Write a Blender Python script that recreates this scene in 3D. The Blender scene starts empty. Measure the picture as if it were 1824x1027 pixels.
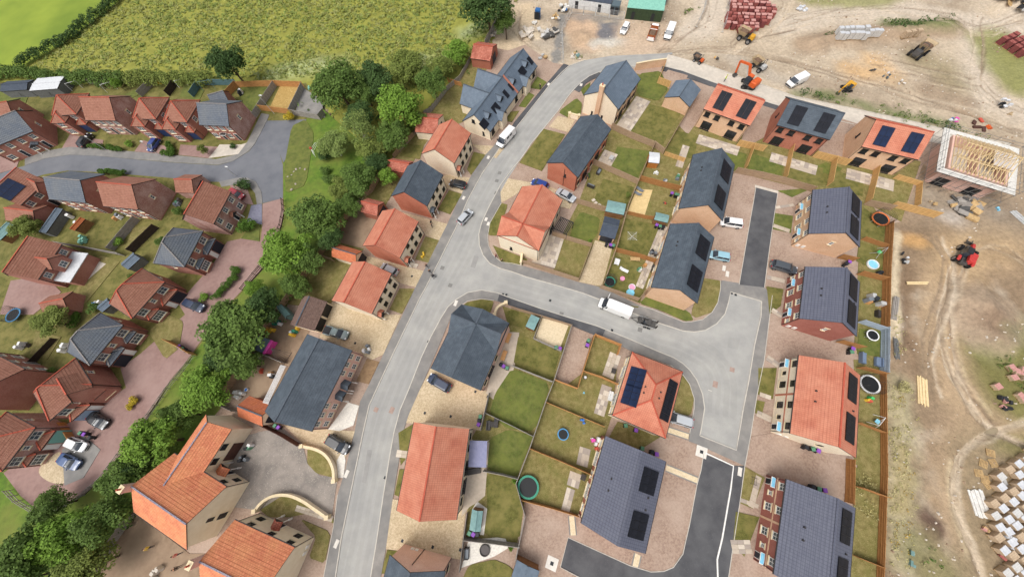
import bpy, math, random
from mathutils import Vector, Matrix, noise
from mathutils.geometry import tessellate_polygon

random.seed(7)
sc = bpy.context.scene
col = sc.collection
R = math.radians

# ---------------------------------------------------------------- camera
CAM_F, CAM_P, CAM_R, CAM_H = 594.9, R(69.3), R(10.45), 63.0
def _axes():
    c, s = math.cos(CAM_R), math.sin(CAM_R); cp, sp = math.cos(CAM_P), math.sin(CAM_P)
    return Vector((c, -s*sp, -s*cp)), Vector((s, c*sp, c*cp)), Vector((0, cp, -sp))
_r, _u, _f = _axes()
cam_d = bpy.data.cameras.new('camera'); cam = bpy.data.objects.new('camera', cam_d); col.objects.link(cam)
cam.matrix_world = Matrix(((_r.x, _u.x, -_f.x, 0), (_r.y, _u.y, -_f.y, 0), (_r.z, _u.z, -_f.z, CAM_H), (0, 0, 0, 1)))
cam_d.sensor_fit = 'HORIZONTAL'; cam_d.sensor_width = 36; cam_d.lens = CAM_F/1824*36
cam_d.clip_start = .5; cam_d.clip_end = 3000
sc.camera = cam

# ---------------------------------------------------------------- light
SUN_EL, SUN_AZ = 60, 215          # degrees; azimuth measured counter-clockwise from +X
w = bpy.data.worlds.new('World'); sc.world = w; w.use_nodes = True
nt = w.node_tree; bg = nt.nodes['Background']
sky = nt.nodes.new('ShaderNodeTexSky'); sky.sky_type = 'NISHITA'; sky.sun_disc = False
sky.sun_elevation = R(SUN_EL); sky.sun_rotation = R(90-SUN_AZ)
sky.air_density = 1.0; sky.dust_density = 6.0; sky.ozone_density = 1.0
hs = nt.nodes.new('ShaderNodeHueSaturation'); hs.inputs['Saturation'].default_value = .3
nt.links.new(sky.outputs[0], hs.inputs['Color']); nt.links.new(hs.outputs[0], bg.inputs[0]); bg.inputs[1].default_value = .19
sl = bpy.data.lights.new('sun', 'SUN'); sl.energy = .8; sl.angle = R(30); sl.color = (1, .98, .94)
so = bpy.data.objects.new('sun', sl); col.objects.link(so)
sd = Vector((math.cos(R(SUN_EL))*math.cos(R(SUN_AZ)), math.cos(R(SUN_EL))*math.sin(R(SUN_AZ)), math.sin(R(SUN_EL))))
so.rotation_euler = (-sd).to_track_quat('-Z', 'Y').to_euler(); so.location = sd*200
vs = sc.view_settings; vs.view_transform = 'Standard'; vs.look = 'None'; vs.exposure = 0.0; vs.gamma = 1; vs.use_curve_mapping = False

# ---------------------------------------------------------------- pixel -> place
def G(px, py, z=0.0):
    x = px-912; y = py-513.5
    d = _r*x - _u*y + _f*CAM_F
    t = (CAM_H-z)/-d.z
    return Vector((d.x*t, d.y*t, z))
def P2(px, py, z=0.0):
    v = G(px, py, z); return (v.x, v.y)

# ---------------------------------------------------------------- materials
MATS = {}
def rgb(c):   # sRGB 0-255 -> linear
    return tuple(((v/255)/12.92 if v/255 <= .04045 else ((v/255+.055)/1.055)**2.4) for v in c)
def mat(name, c, c2=None, scale=1.0, detail=4, rough=.8, bump=0.0, bscale=None, c3=None, scale3=.15, amt3=.6, spec=.3, metal=0.0,
        brick=None, lines=None, coords='Object', coat=0.0, island=0.0, lo=.35, hi=.65, emis=None, trans=0.0, speck=None):
    """node material: base colour c mixed to c2 by noise (scale per metre), to c3 by wide noise, optional brick/tile pattern on UV metres"""
    m = bpy.data.materials.new(name); m.use_nodes = True; MATS[name] = m
    nt = m.node_tree; N = nt.nodes; L = nt.links; b = N['Principled BSDF']
    b.inputs['Roughness'].default_value = rough; b.inputs['Specular IOR Level'].default_value = spec
    b.inputs['Metallic'].default_value = metal; b.inputs['Coat Weight'].default_value = coat
    tc = N.new('ShaderNodeTexCoord'); src = tc.outputs[coords]
    def C(c): return (c[0], c[1], c[2], 1)
    def mixc(fac, a, bb, mode='MIX'):
        x = N.new('ShaderNodeMix'); x.data_type = 'RGBA'; x.blend_type = mode
        for i, v in ((0, fac), (6, a), (7, bb)):
            if hasattr(v, 'is_linked') or hasattr(v, 'links'): L.new(v, x.inputs[i])
            else: x.inputs[i].default_value = v
        return x.outputs[2]
    def nz(sc_, det=4, rgh=.6):
        n = N.new('ShaderNodeTexNoise'); n.inputs['Scale'].default_value = sc_; n.inputs['Detail'].default_value = det; n.inputs['Roughness'].default_value = rgh
        L.new(src, n.inputs['Vector']); return n.outputs['Fac']
    def ramp(v, a, bb):
        r_ = N.new('ShaderNodeMapRange'); r_.inputs[1].default_value = a; r_.inputs[2].default_value = bb; L.new(v, r_.inputs[0]); return r_.outputs[0]
    cur = C(c)
    if c2: cur = mixc(ramp(nz(scale, detail), lo, hi), cur, C(c2))
    if c3:
        f = N.new('ShaderNodeMath'); f.operation = 'MULTIPLY'; f.inputs[1].default_value = amt3; L.new(ramp(nz(scale3, 4), .4, .65), f.inputs[0])
        cur = mixc(f.outputs[0], cur, C(c3))
    if speck:   # (scale, colour, threshold) scattered flecks
        f = ramp(nz(speck[0], 2, .5), speck[2], speck[2]+.05); cur = mixc(f, cur, C(speck[1]))
    hgt = None
    if brick:   # (width, height, mortar, colour2, mortar colour)
        t = N.new('ShaderNodeTexBrick'); L.new(tc.outputs['UV'], t.inputs['Vector'])
        t.inputs['Scale'].default_value = 1.0; t.inputs['Brick Width'].default_value = brick[0]; t.inputs['Row Height'].default_value = brick[1]
        t.inputs['Mortar Size'].default_value = brick[2]; t.inputs['Mortar Smooth'].default_value = .3; t.inputs['Bias'].default_value = 0
        t.inputs['Color1'].default_value = (1, 1, 1, 1); t.inputs['Color2'].default_value = C(brick[3]); t.inputs['Mortar'].default_value = C(brick[4])
        if len(brick) > 5: t.offset = brick[5]
        cur = mixc(1.0, cur, t.outputs['Color'], 'MULTIPLY'); hgt = t.outputs['Fac']
    if island:
        g = N.new('ShaderNodeNewGeometry'); h = N.new('ShaderNodeHueSaturation')
        r_ = N.new('ShaderNodeMapRange'); r_.inputs[3].default_value = 1-island; r_.inputs[4].default_value = 1+island; L.new(g.outputs['Random Per Island'], r_.inputs[0])
        L.new(r_.outputs[0], h.inputs['Value'])
        if hasattr(cur, 'links'): L.new(cur, h.inputs['Color'])
        else: h.inputs['Color'].default_value = cur
        cur = h.outputs[0]
    if hasattr(cur, 'links'): L.new(cur, b.inputs['Base Color'])
    else: b.inputs['Base Color'].default_value = cur
    if bump:
        bp = N.new('ShaderNodeBump'); bp.inputs['Strength'].default_value = bump; bp.inputs['Distance'].default_value = .05
        L.new(nz(bscale or scale*2, 5), bp.inputs['Height']); L.new(bp.outputs[0], b.inputs['Normal'])
    if trans:
        b.inputs['Subsurface Weight'].default_value = 0
        t = N.new('ShaderNodeBsdfTranslucent'); ms = N.new('ShaderNodeMixShader'); ms.inputs[0].default_value = trans
        if hasattr(cur, 'links'): L.new(cur, t.inputs[0])
        else: t.inputs[0].default_value = cur
        L.new(b.outputs[0], ms.inputs[1]); L.new(t.outputs[0], ms.inputs[2]); L.new(ms.outputs[0], N['Material Output'].inputs[0])
    return m
def M(n): return MATS[n]

# roofs (UV: u along the eaves, v up the slope, metres)
mat('slate', rgb((74, 83, 92)), rgb((90, 100, 109)), 1.2, 7, rough=.62, spec=.35, c3=rgb((62, 71, 80)), scale3=.4, brick=(.36, .34, .024, (.9, .91, .93), (.72, .72, .74)))
mat('slate_light', rgb((98, 111, 124)), rgb((110, 123, 136)), 1.2, 7, rough=.6, c3=rgb((88, 100, 113)), scale3=.4, brick=(.36, .34, .024, (.92, .93, .95), (.76, .76, .78)))
mat('coral_tile', rgb((196, 126, 100)), rgb((178, 106, 84)), .9, 7, rough=.75, c3=rgb((206, 144, 118)), scale3=.3, brick=(.3, .36, .028, (.95, .93, .92), (.74, .70, .68), 0))
mat('orange_tile', rgb((218, 142, 104)), rgb((204, 124, 92)), 2.5, rough=.8, c3=rgb((226, 160, 112)), scale3=.5, brick=(.40, .34, .03, (.86, .8, .76), (.66, .6, .57)))
mat('rustic_tile', rgb((184, 108, 88)), rgb((206, 138, 118)), 4.0, rough=.85, c3=rgb((150, 72, 56)), scale3=.8, brick=(.36, .34, .035, (.8, .74, .72), (.5, .46, .44)))
mat('garage_orange_tile', rgb((200, 124, 90)), rgb((184, 106, 78)), 3.0, rough=.85, c3=rgb((208, 126, 80)), scale3=.7, brick=(.3, .28, .016, (.86, .8, .76), (.58, .5, .48)))
mat('violet_tile', rgb((100, 103, 116)), rgb((93, 96, 110)), 1.2, rough=.6, spec=.35, brick=(.42, .42, .04, (.94, .94, .96), (.62, .62, .65), 0))
mat('oldred_tile', rgb((162, 116, 96)), rgb((146, 98, 80)), 2.0, rough=.85, c3=rgb((168, 120, 102)), scale3=.35, brick=(.34, .36, .035, (.84, .8, .78), (.58, .54, .52)))
mat('oldgrey_tile', rgb((106, 113, 122)), rgb((92, 100, 110)), 2.0, rough=.75, c3=rgb((120, 122, 122)), scale3=.3, brick=(.4, .42, .045, (.88, .89, .92), (.56, .56, .58)))
mat('brown_tile', rgb((112, 92, 84)), rgb((132, 108, 98)), 3.0, rough=.85, brick=(.3, .3, .018, (.84, .82, .8), (.55, .52, .5)))
mat('ridge_red', rgb((186, 92, 70)), rgb((170, 80, 62)), 3, rough=.8)
mat('ridge_dark', rgb((70, 78, 88)), rgb((84, 92, 100)), 3, rough=.7)
mat('ridge_grey', rgb((146, 140, 136)), rgb((120, 116, 114)), 3, rough=.8)
mat('ridge_blue', rgb((112, 110, 128)), rgb((150, 140, 146)), 3.5, rough=.7)
mat('felt_green', rgb((128, 160, 158)), rgb((112, 144, 142)), 1.5, rough=.85)
mat('felt_grey', rgb((104, 116, 128)), rgb((92, 104, 116)), 1.5, rough=.85)
mat('felt_dark', rgb((62, 70, 82)), rgb((72, 80, 92)), 1.5, rough=.85)
mat('felt_lilac', rgb((138, 140, 168)), rgb((126, 128, 158)), 1.5, rough=.6)
# walls
BR = (.225, .075, .010, (.86, .84, .82), (1.15, 1.12, 1.08))
def wallm(n, a, b_, c_=None): mat(n, rgb(a), rgb(b_), 5, rough=.9, c3=rgb(c_ or b_), scale3=.5, brick=BR, bump=.15, bscale=14)
wallm('cream_wall', (238, 226, 202), (228, 214, 188), (240, 230, 210))
wallm('buff_wall', (216, 180, 148), (204, 166, 134), (222, 190, 160))
wallm('red_wall', (178, 118, 98), (162, 102, 84), (188, 130, 110))
wallm('brightred_wall', (186, 116, 92), (172, 102, 80), (194, 128, 104))
wallm('pink_wall', (218, 182, 168), (206, 166, 152), (224, 194, 182))
wallm('plum_wall', (164, 104, 92), (148, 90, 80), (172, 116, 104))
wallm('oldbrick_wall', (168, 116, 102), (150, 98, 86), (180, 132, 118))
wallm('rustic_wall', (186, 148, 138), (150, 102, 92), (204, 176, 168))
wallm('garage_wall', (170, 110, 90), (156, 96, 78))
mat('render_wall', rgb((234, 222, 198)), rgb((226, 212, 184)), 1.2, rough=.9, c3=rgb((214, 198, 168)), scale3=.35, amt3=.4)
mat('stone_cap', rgb((226, 208, 172)), rgb((214, 196, 160)), 2, rough=.9)
# trim
mat('white_frame', rgb((232, 230, 224)), rgb((220, 218, 212)), 2, rough=.5)
mat('black_frame', rgb((34, 34, 36)), rough=.45)
mat('dark_trim', rgb((44, 42, 42)), rgb((58, 54, 54)), 2, rough=.6)
mat('brown_trim', rgb((92, 62, 52)), rgb((74, 50, 44)), 3, rough=.8)
mat('glass', rgb((58, 66, 74)), rgb((96, 106, 114)), .35, rough=.08, spec=.6)
mat('glass_dark', rgb((26, 28, 32)), rgb((46, 50, 56)), .35, rough=.08, spec=.5)
mat('blue_canopy', rgb((122, 190, 222)), rgb((136, 200, 228)), 2, rough=.3)
mat('solar', rgb((26, 28, 34)), rgb((33, 35, 42)), .8, rough=.5, spec=.12, brick=(.17, .17, .006, (1, 1, 1), (1.7, 1.7, 1.8), 0))
mat('solar_blue', rgb((24, 34, 56)), rgb((30, 42, 68)), .8, rough=.5, spec=.15, brick=(.17, .17, .006, (1, 1, 1), (1.6, 1.6, 1.7), 0))
mat('solar_frame', rgb((16, 16, 18)), rough=.4)
mat('blue_door', rgb((40, 56, 92)), rough=.5)
mat('navy_door', rgb((38, 42, 52)), rough=.5)
mat('white_door', rgb((226, 224, 220)), rough=.5)
mat('pale_door', rgb((150, 166, 186)), rgb((138, 154, 176)), 2, rough=.5)
mat('teal_door', rgb((120, 176, 166)), rough=.5)

# ---------------------------------------------------------------- mesh helpers
class MB:
    def __init__(s): s.v = []; s.f = []; s.uv = []; s.mi = []
    def face(s, pts, uv=None, m=0):
        i = len(s.v); s.v += [tuple(p) for p in pts]; s.f.append(tuple(range(i, i+len(pts)))); s.mi.append(m)
        if uv is None:
            p0, p1 = Vector(pts[0]), Vector(pts[1]); n = Vector((0, 0, 0))
            for k in range(1, len(pts)-1): n += (Vector(pts[k])-p0).cross(Vector(pts[k+1])-p0)
            if n.length < 1e-9: n = Vector((0, 0, 1))
            n.normalize()
            if abs(n.z) > .999: ux, uy = Vector((1, 0, 0)), Vector((0, 1, 0))
            else: ux = Vector((-n.y, n.x, 0)).normalized(); uy = n.cross(ux)
            uv = [(Vector(p).dot(ux), Vector(p).dot(uy)) for p in pts]
        s.uv.append(uv)
    def box(s, c, d, rz=0, m=0, rx=0, taper=1.0):
        cx, cy, cz = c; hx, hy, hz = d[0]/2, d[1]/2, d[2]/2
        rot = Matrix.Rotation(rz, 3, 'Z') @ Matrix.Rotation(rx, 3, 'X')
        p = []
        for z in (-1, 1):
            k = taper if z > 0 else 1
            for (x, y) in ((-1, -1), (1, -1), (1, 1), (-1, 1)):
                p.append(rot @ Vector((x*hx*k, y*hy*k, z*hz)) + Vector(c))
        for q in ((3, 2, 1, 0), (4, 5, 6, 7), (0, 1, 5, 4), (1, 2, 6, 5), (2, 3, 7, 6), (3, 0, 4, 7)): s.face([p[k] for k in q], None, m)
    def bar(s, a, b, t=.05, t2=None, m=0):
        a, b = Vector(a), Vector(b); d = (b-a)
        if d.length < 1e-6: return
        x = d.normalized(); up = Vector((0, 0, 1)) if abs(x.z) < .95 else Vector((1, 0, 0))
        y = up.cross(x).normalized(); z = x.cross(y); t2 = t2 or t
        p = [a+y*sy*t/2+z*sz*t2/2 for sy, sz in ((-1, -1), (1, -1), (1, 1), (-1, 1))] + [b+y*sy*t/2+z*sz*t2/2 for sy, sz in ((-1, -1), (1, -1), (1, 1), (-1, 1))]
        for q in ((0, 1, 2, 3), (7, 6, 5, 4), (0, 4, 5, 1), (1, 5, 6, 2), (2, 6, 7, 3), (3, 7, 4, 0)): s.face([p[k] for k in q], None, m)
    def cyl(s, a, b, r0, r1=None, n=10, m=0, caps=True):
        a, b = Vector(a), Vector(b); r1 = r0 if r1 is None else r1; x = (b-a).normalized()
        up = Vector((0, 0, 1)) if abs(x.z) < .95 else Vector((1, 0, 0)); y = up.cross(x).normalized(); z = x.cross(y)
        A = [a+(y*math.cos(2*math.pi*k/n)+z*math.sin(2*math.pi*k/n))*r0 for k in range(n)]
        B = [b+(y*math.cos(2*math.pi*k/n)+z*math.sin(2*math.pi*k/n))*r1 for k in range(n)]
        for k in range(n): s.face([A[k], A[(k+1) % n], B[(k+1) % n], B[k]], None, m)
        if caps: s.face(A[::-1], None, m); s.face(B, None, m)
    def loft(s, rings, m=0, cap=True):
        n = len(rings[0])
        for i in range(len(rings)-1):
            for k in range(n): s.face([rings[i][k], rings[i][(k+1) % n], rings[i+1][(k+1) % n], rings[i+1][k]], None, m)
        if cap: s.face(rings[0][::-1], None, m); s.face(rings[-1], None, m)
    def prism(s, poly, z0, z1, m=0, bottom=False):
        tri = tessellate_polygon([[Vector((p[0], p[1], 0)) for p in poly]])
        for t in tri:
            q = [poly[k] for k in t]
            ar = (q[1][0]-q[0][0])*(q[2][1]-q[0][1])-(q[2][0]-q[0][0])*(q[1][1]-q[0][1])
            if ar < 0: q = q[::-1]
            s.face([(a[0], a[1], z1) for a in q], None, m)
            if bottom: s.face([(a[0], a[1], z0) for a in q[::-1]], None, m)
        ar = sum(poly[i-1][0]*poly[i][1]-poly[i][0]*poly[i-1][1] for i in range(len(poly)))
        pl = poly if ar > 0 else poly[::-1]
        for i in range(len(pl)):
            a, b = pl[i-1], pl[i]; s.face([(a[0], a[1], z0), (b[0], b[1], z0), (b[0], b[1], z1), (a[0], a[1], z1)], None, m)
    def mesh(s, name, mats, smooth=False, merge=False):
        me = bpy.data.meshes.new(name); me.from_pydata(s.v, [], s.f)
        for mm in (mats if isinstance(mats, (list, tuple)) else [mats]): me.materials.append(M(mm) if isinstance(mm, str) else mm)
        ul = me.uv_layers.new(name='uv')
        flat = [c for u in s.uv for q in u for c in q]; ul.data.foreach_set('uv', flat)
        me.polygons.foreach_set('material_index', s.mi)
        if smooth: me.polygons.foreach_set('use_smooth', [True]*len(s.f))
        if merge:
            import bmesh
            bm = bmesh.new(); bm.from_mesh(me); bmesh.ops.remove_doubles(bm, verts=bm.verts, dist=1e-4); bm.to_mesh(me); bm.free()
        me.update(); return me
    def build(s, name, mats, parent=None, loc=(0, 0, 0), rz=0, smooth=False, merge=False):
        return link(name, s.mesh(name, mats, smooth, merge), parent, loc, rz)
def link(name, me, parent=None, loc=(0, 0, 0), rz=0, scale=None):
    o = bpy.data.objects.new(name, me); col.objects.link(o); o.location = loc
    if rz: o.rotation_euler = (0, 0, rz)
    if scale: o.scale = scale
    if parent: o.parent = parent
    return o
def tag(o, label=None, cat=None, group=None, kind=None):
    if label: o['label'] = label
    if cat: o['category'] = cat
    if group: o['group'] = group
    if kind: o['kind'] = kind
    return o
def thing(name, label, cat, loc=(0, 0, 0), rz=0, group=None):
    return tag(link(name, None, None, loc, rz), label, cat, group)
CACHE = {}
def cached(key, fn):
    if key not in CACHE: CACHE[key] = fn()
    return CACHE[key]
def copy_tree(o, parent=None):
    c = o.copy(); col.objects.link(c); c.parent = parent
    for ch in o.children: copy_tree(ch, c)
    return c
def place(o, loc, rz, label=None, group=None):
    o.location = loc; o.rotation_euler = (0, 0, rz)
    if label: o['label'] = label
    if group: o['group'] = group
    return o

_lift = {}
def slab(name, px, m, top, label=None, world=False, bottom=-.7):
    """a ground sheet given by its outline in photo pixels lying on the ground"""
    k = _lift.get(name, 0); _lift[name] = k+1
    top = top + .0035*(k % 7)
    pts = px if world else [P2(*p) for p in px]
    b = MB(); b.prism(pts, bottom, top); o = b.build(name, m); tag(o, label, None, None, 'structure'); return o
def ribbon(name, px, m, width, z0, z1, closed=False, side=0, world=False, parent=None):
    """a low strip following a line; side: 0 centred, +1 left, -1 right of the direction of travel"""
    pts = [Vector(p).to_2d() if world else Vector(P2(*p)) for p in px]
    n = len(pts); L_, R_ = [], []
    for i in range(n):
        a = pts[i-1] if (i or closed) else pts[i]; c = pts[(i+1) % n] if (i < n-1 or closed) else pts[i]
        d = (c-a).normalized(); nn = Vector((-d.y, d.x))
        L_.append(pts[i]+nn*width*(.5+.5*side)); R_.append(pts[i]-nn*width*(.5-.5*side))
    b = MB(); rng = range(n if closed else n-1)
    for i in rng:
        j = (i+1) % n
        l0, l1, r0, r1 = L_[i], L_[j], R_[i], R_[j]
        b.face([(r0.x, r0.y, z1), (r1.x, r1.y, z1), (l1.x, l1.y, z1), (l0.x, l0.y, z1)])
        b.face([(r0.x, r0.y, z0), (r1.x, r1.y, z0), (r1.x, r1.y, z1), (r0.x, r0.y, z1)])
        b.face([(l1.x, l1.y, z0), (l0.x, l0.y, z0), (l0.x, l0.y, z1), (l1.x, l1.y, z1)])
    if not closed:
        for i in (0, n-1):
            l, r_ = L_[i], R_[i]; q = [(l.x, l.y, z0), (r_.x, r_.y, z0), (r_.x, r_.y, z1), (l.x, l.y, z1)]
            b.face(q if i == 0 else q[::-1])
    o = b.build(name, m, parent); return o
def smooth_px(px, it=2, closed=False, k=.25):
    p = [Vector(q) for q in px]
    for _ in range(it):
        q = [] if closed else [p[0]]
        n = len(p)
        for i in range(n if closed else n-1):
            a, c = p[i], p[(i+1) % n]; q += [a*(1-k)+c*k, a*k+c*(1-k)]
        if not closed: q.append(p[-1])
        p = q
    return [(v.x, v.y) for v in p]

# ---------------------------------------------------------------- windows, doors, panels (local: x right, -y outwards, z up)
def win_meshes(style, w, h):
    def mk():
        fr = 'white_frame' if style[0] in 'wc' else 'black_frame'
        gl = 'glass_dark' if style[0] in 'bk' else 'glass'
        t = .09 if style[0] in 'wc' else .06
        nx = 2 if w > .75 else 1
        if w > 1.55: nx = 3
        if style[0] == 'c': nx = max(2, round(w/.6))
        b = MB()
        b.box((-w/2+t/2, -.02, h/2), (t, .10, h)); b.box((w/2-t/2, -.02, h/2), (t, .10, h))
        b.box((0, -.02, h-t/2), (w-2*t-.004, .10, t)); b.box((0, -.02, t/2), (w-2*t-.004, .10, t))
        for i in range(1, nx): b.box((-w/2+t/2+(w-t)*i/nx, -.018, h/2), (t*.7, .08, h-2*t-.004))
        if style[0] != 'p' and h > .6:
            for i in range(nx):
                x0 = -w/2+t/2+(w-t)*i/nx; x1 = -w/2+t/2+(w-t)*(i+1)/nx
                b.box(((x0+x1)/2, -.018, h*.52), ((x1-x0)-t*.75, .06, t*.5))
        b.box((0, -.09, -.035), (w+.22, .24, .07), m=1)          # sill
        if 's' in style[1:]: b.box((0, -.03, h+.09), (w+.3, .10, .18), m=1)   # stone head
        sill = 'stone_cap' if style[0] in 'wc' else fr
        p = MB(); p.face([(-w/2+.03, -.012, .03), (w/2-.03, -.012, .03), (w/2-.03, -.012, h-.03), (-w/2+.03, -.012, h-.03)])
        if 'k' in style[1:]: sill = 'stone_cap'
        return b.mesh('window', [fr, sill]), p.mesh('pane', gl)
    return cached(('win', style, round(w, 2), round(h, 2)), mk)
def add_window(house, loc, rz, style, w, h, z):
    a, b = win_meshes(style, w, h)
    o = link('window', a, house, (loc[0], loc[1], z), rz); link('pane', b, o)
def door_mesh(w, h, m, fr='white_frame'):
    def mk():
        b = MB(); t = .08
        b.box((-w/2+t/2, -.03, h/2), (t, .12, h)); b.box((w/2-t/2, -.03, h/2), (t, .12, h)); b.box((0, -.03, h-t/2), (w-2*t-.004, .12, t))
        d = MB(); d.box((0, -.015, (h-t)/2), (w-2*t-.006, .06, h-t-.01))
        d.box((0, -.05, h*.3), (w*.5, .02, h*.28)); d.box((0, -.05, h*.68), (w*.5, .02, h*.3))
        k = MB(); k.cyl((w*.3, -.12, h*.47), (w*.3, -.04, h*.47), .03, n=6)
        return b.mesh('door', fr), d.mesh('door_leaf', m), k.mesh('handle', 'white_frame')
    return cached(('door', w, h, m, fr), mk)
def add_door(house, loc, rz, w=.95, h=2.1, m='navy_door', fr='white_frame', z=.12):
    a, b, k = door_mesh(w, h, m, fr)
    o = link('door', a, house, (loc[0], loc[1], z), rz); link('door_leaf', b, o); link('handle', k, o)
def garage_door(house, loc, rz, w=2.3, h=2.1, m='navy_door', z=.1):
    def mk():
        b = MB(); b.box((0, -.03, h/2), (w, .08, h))
        for i in range(4): b.box((0, -.075, h*(i+.5)/4), (w-.12, .03, h/4-.06))
        return b.mesh('garage_door', m)
    link('garage_door', cached(('gd', w, h, m), mk), house, (loc[0], loc[1], z), rz)

# ---------------------------------------------------------------- houses
def gable_roof(L, d, ze, zr, mr, ridge_m, over=.32, verge=.12, hip0=False, hip1=False, thick=.14, name='roof', house=None, courses=True, x_off=0.0):
    """roof of length L (x), span d (y) between eaves; returns the roof object (with ridge tiles as its child)"""
    b = MB(); h0 = d/2 if hip0 else 0; h1 = d/2 if hip1 else 0
    if hip0 and hip1 and L < d: h0 = h1 = L/2
    e0, e1 = -L/2, L/2; r0, r1 = e0+h0, e1-h1
    sl = math.hypot(d/2, zr-ze); n = max(4, int(sl/.42)) if courses else 1
    st = .028 if courses else 0
    def slope(fn0, fn1, flip):
        # strips from eave to ridge, each one stepped over the one below
        for i in range(n):
            ta, tb = i/n, (i+1)/n
            A0, A1 = fn0(ta), fn1(ta); B0, B1 = fn0(tb), fn1(tb)
            up = Vector((0, 0, st)); a0, a1 = A0+up, A1+up
            q = [a0, a1, B1, B0]; w0 = (A0-fn0(0)).length
            if flip: q = q[::-1]
            ex = (A1-A0); ex = ex.normalized() if ex.length > 1e-6 else Vector((1, 0, 0))
            base = fn0(0)
            def uvp(p): return ((p-base).dot(ex), math.sqrt(max(0, (p-base).length_squared-((p-base).dot(ex))**2)))
            if (q[0]-q[1]).length < 1e-5: q = q[1:]
            elif (q[2]-q[3]).length < 1e-5: q = q[:3]
            b.face(q, [uvp(p) for p in q])
            if st:
                s_ = [A0, A1, a1, a0]
                if flip: s_ = s_[::-1]
                b.face(s_, [uvp(p) for p in s_])
    V = Vector
    def lerp(p, q): return lambda t: p.lerp(q, t)
    F0, F1, B0, B1 = V((e0, -d/2, ze)), V((e1, -d/2, ze)), V((e0, d/2, ze)), V((e1, d/2, ze)); R0, R1 = V((r0, 0, zr)), V((r1, 0, zr))
    slope(lerp(F0, R0), lerp(F1, R1), False); slope(lerp(B0, R0), lerp(B1, R1), True)
    if hip0: slope(lerp(B0, R0), lerp(F0, R0), False)
    if hip1: slope(lerp(F1, R1), lerp(B1, R1), False)
    # underside, fascia and verge edges
    dn = V((0, 0, -thick))
    for p, q in ((F0, F1), (B1, B0)): b.face([p+dn, q+dn, q, p], m=1)
    if hip0: b.face([B0+dn, F0+dn, F0, B0], m=1)
    else:
        b.face([B0+dn, R0+dn, R0+V((0, 0, st)), B0+V((0, 0, st))], m=1); b.face([R0+dn, F0+dn, F0+V((0, 0, st)), R0+V((0, 0, st))], m=1)
    if hip1: b.face([F1+dn, B1+dn, B1, F1], m=1)
    else:
        b.face([F1+dn, R1+dn, R1+V((0, 0, st)), F1+V((0, 0, st))], m=1); b.face([R1+dn, B1+dn, B1+V((0, 0, st)), R1+V((0, 0, st))], m=1)
    b.face([F1+dn, F0+dn, R0+dn, R1+dn] if (R1-R0).length > 1e-4 else [F1+dn, F0+dn, R0+dn], m=1); b.face([B0+dn, B1+dn, R1+dn, R0+dn] if (R1-R0).length > 1e-4 else [B0+dn, B1+dn, R1+dn], m=1)
    if hip0: b.face([F0+dn, B0+dn, R0+dn], m=1)
    if hip1: b.face([B1+dn, F1+dn, R1+dn], m=1)
    o = b.build(name, [mr, 'dark_trim'], house)
    t = MB(); lines = []
    if (R1-R0).length > .1: lines.append((R0, R1))
    if hip0: lines += [(F0, R0), (B0, R0)]
    if hip1: lines += [(F1, R1), (B1, R1)]
    for p, q in lines:
        k = max(1, int((q-p).length/.45))
        for i in range(k):
            a = p.lerp(q, i/k); c = p.lerp(q, (i+.94)/k); t.bar(a+V((0, 0, .045)), c+V((0, 0, .045)), .22, .09)
    t.build('ridge_tiles', ridge_m, o)
    return o
class House: pass
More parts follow.
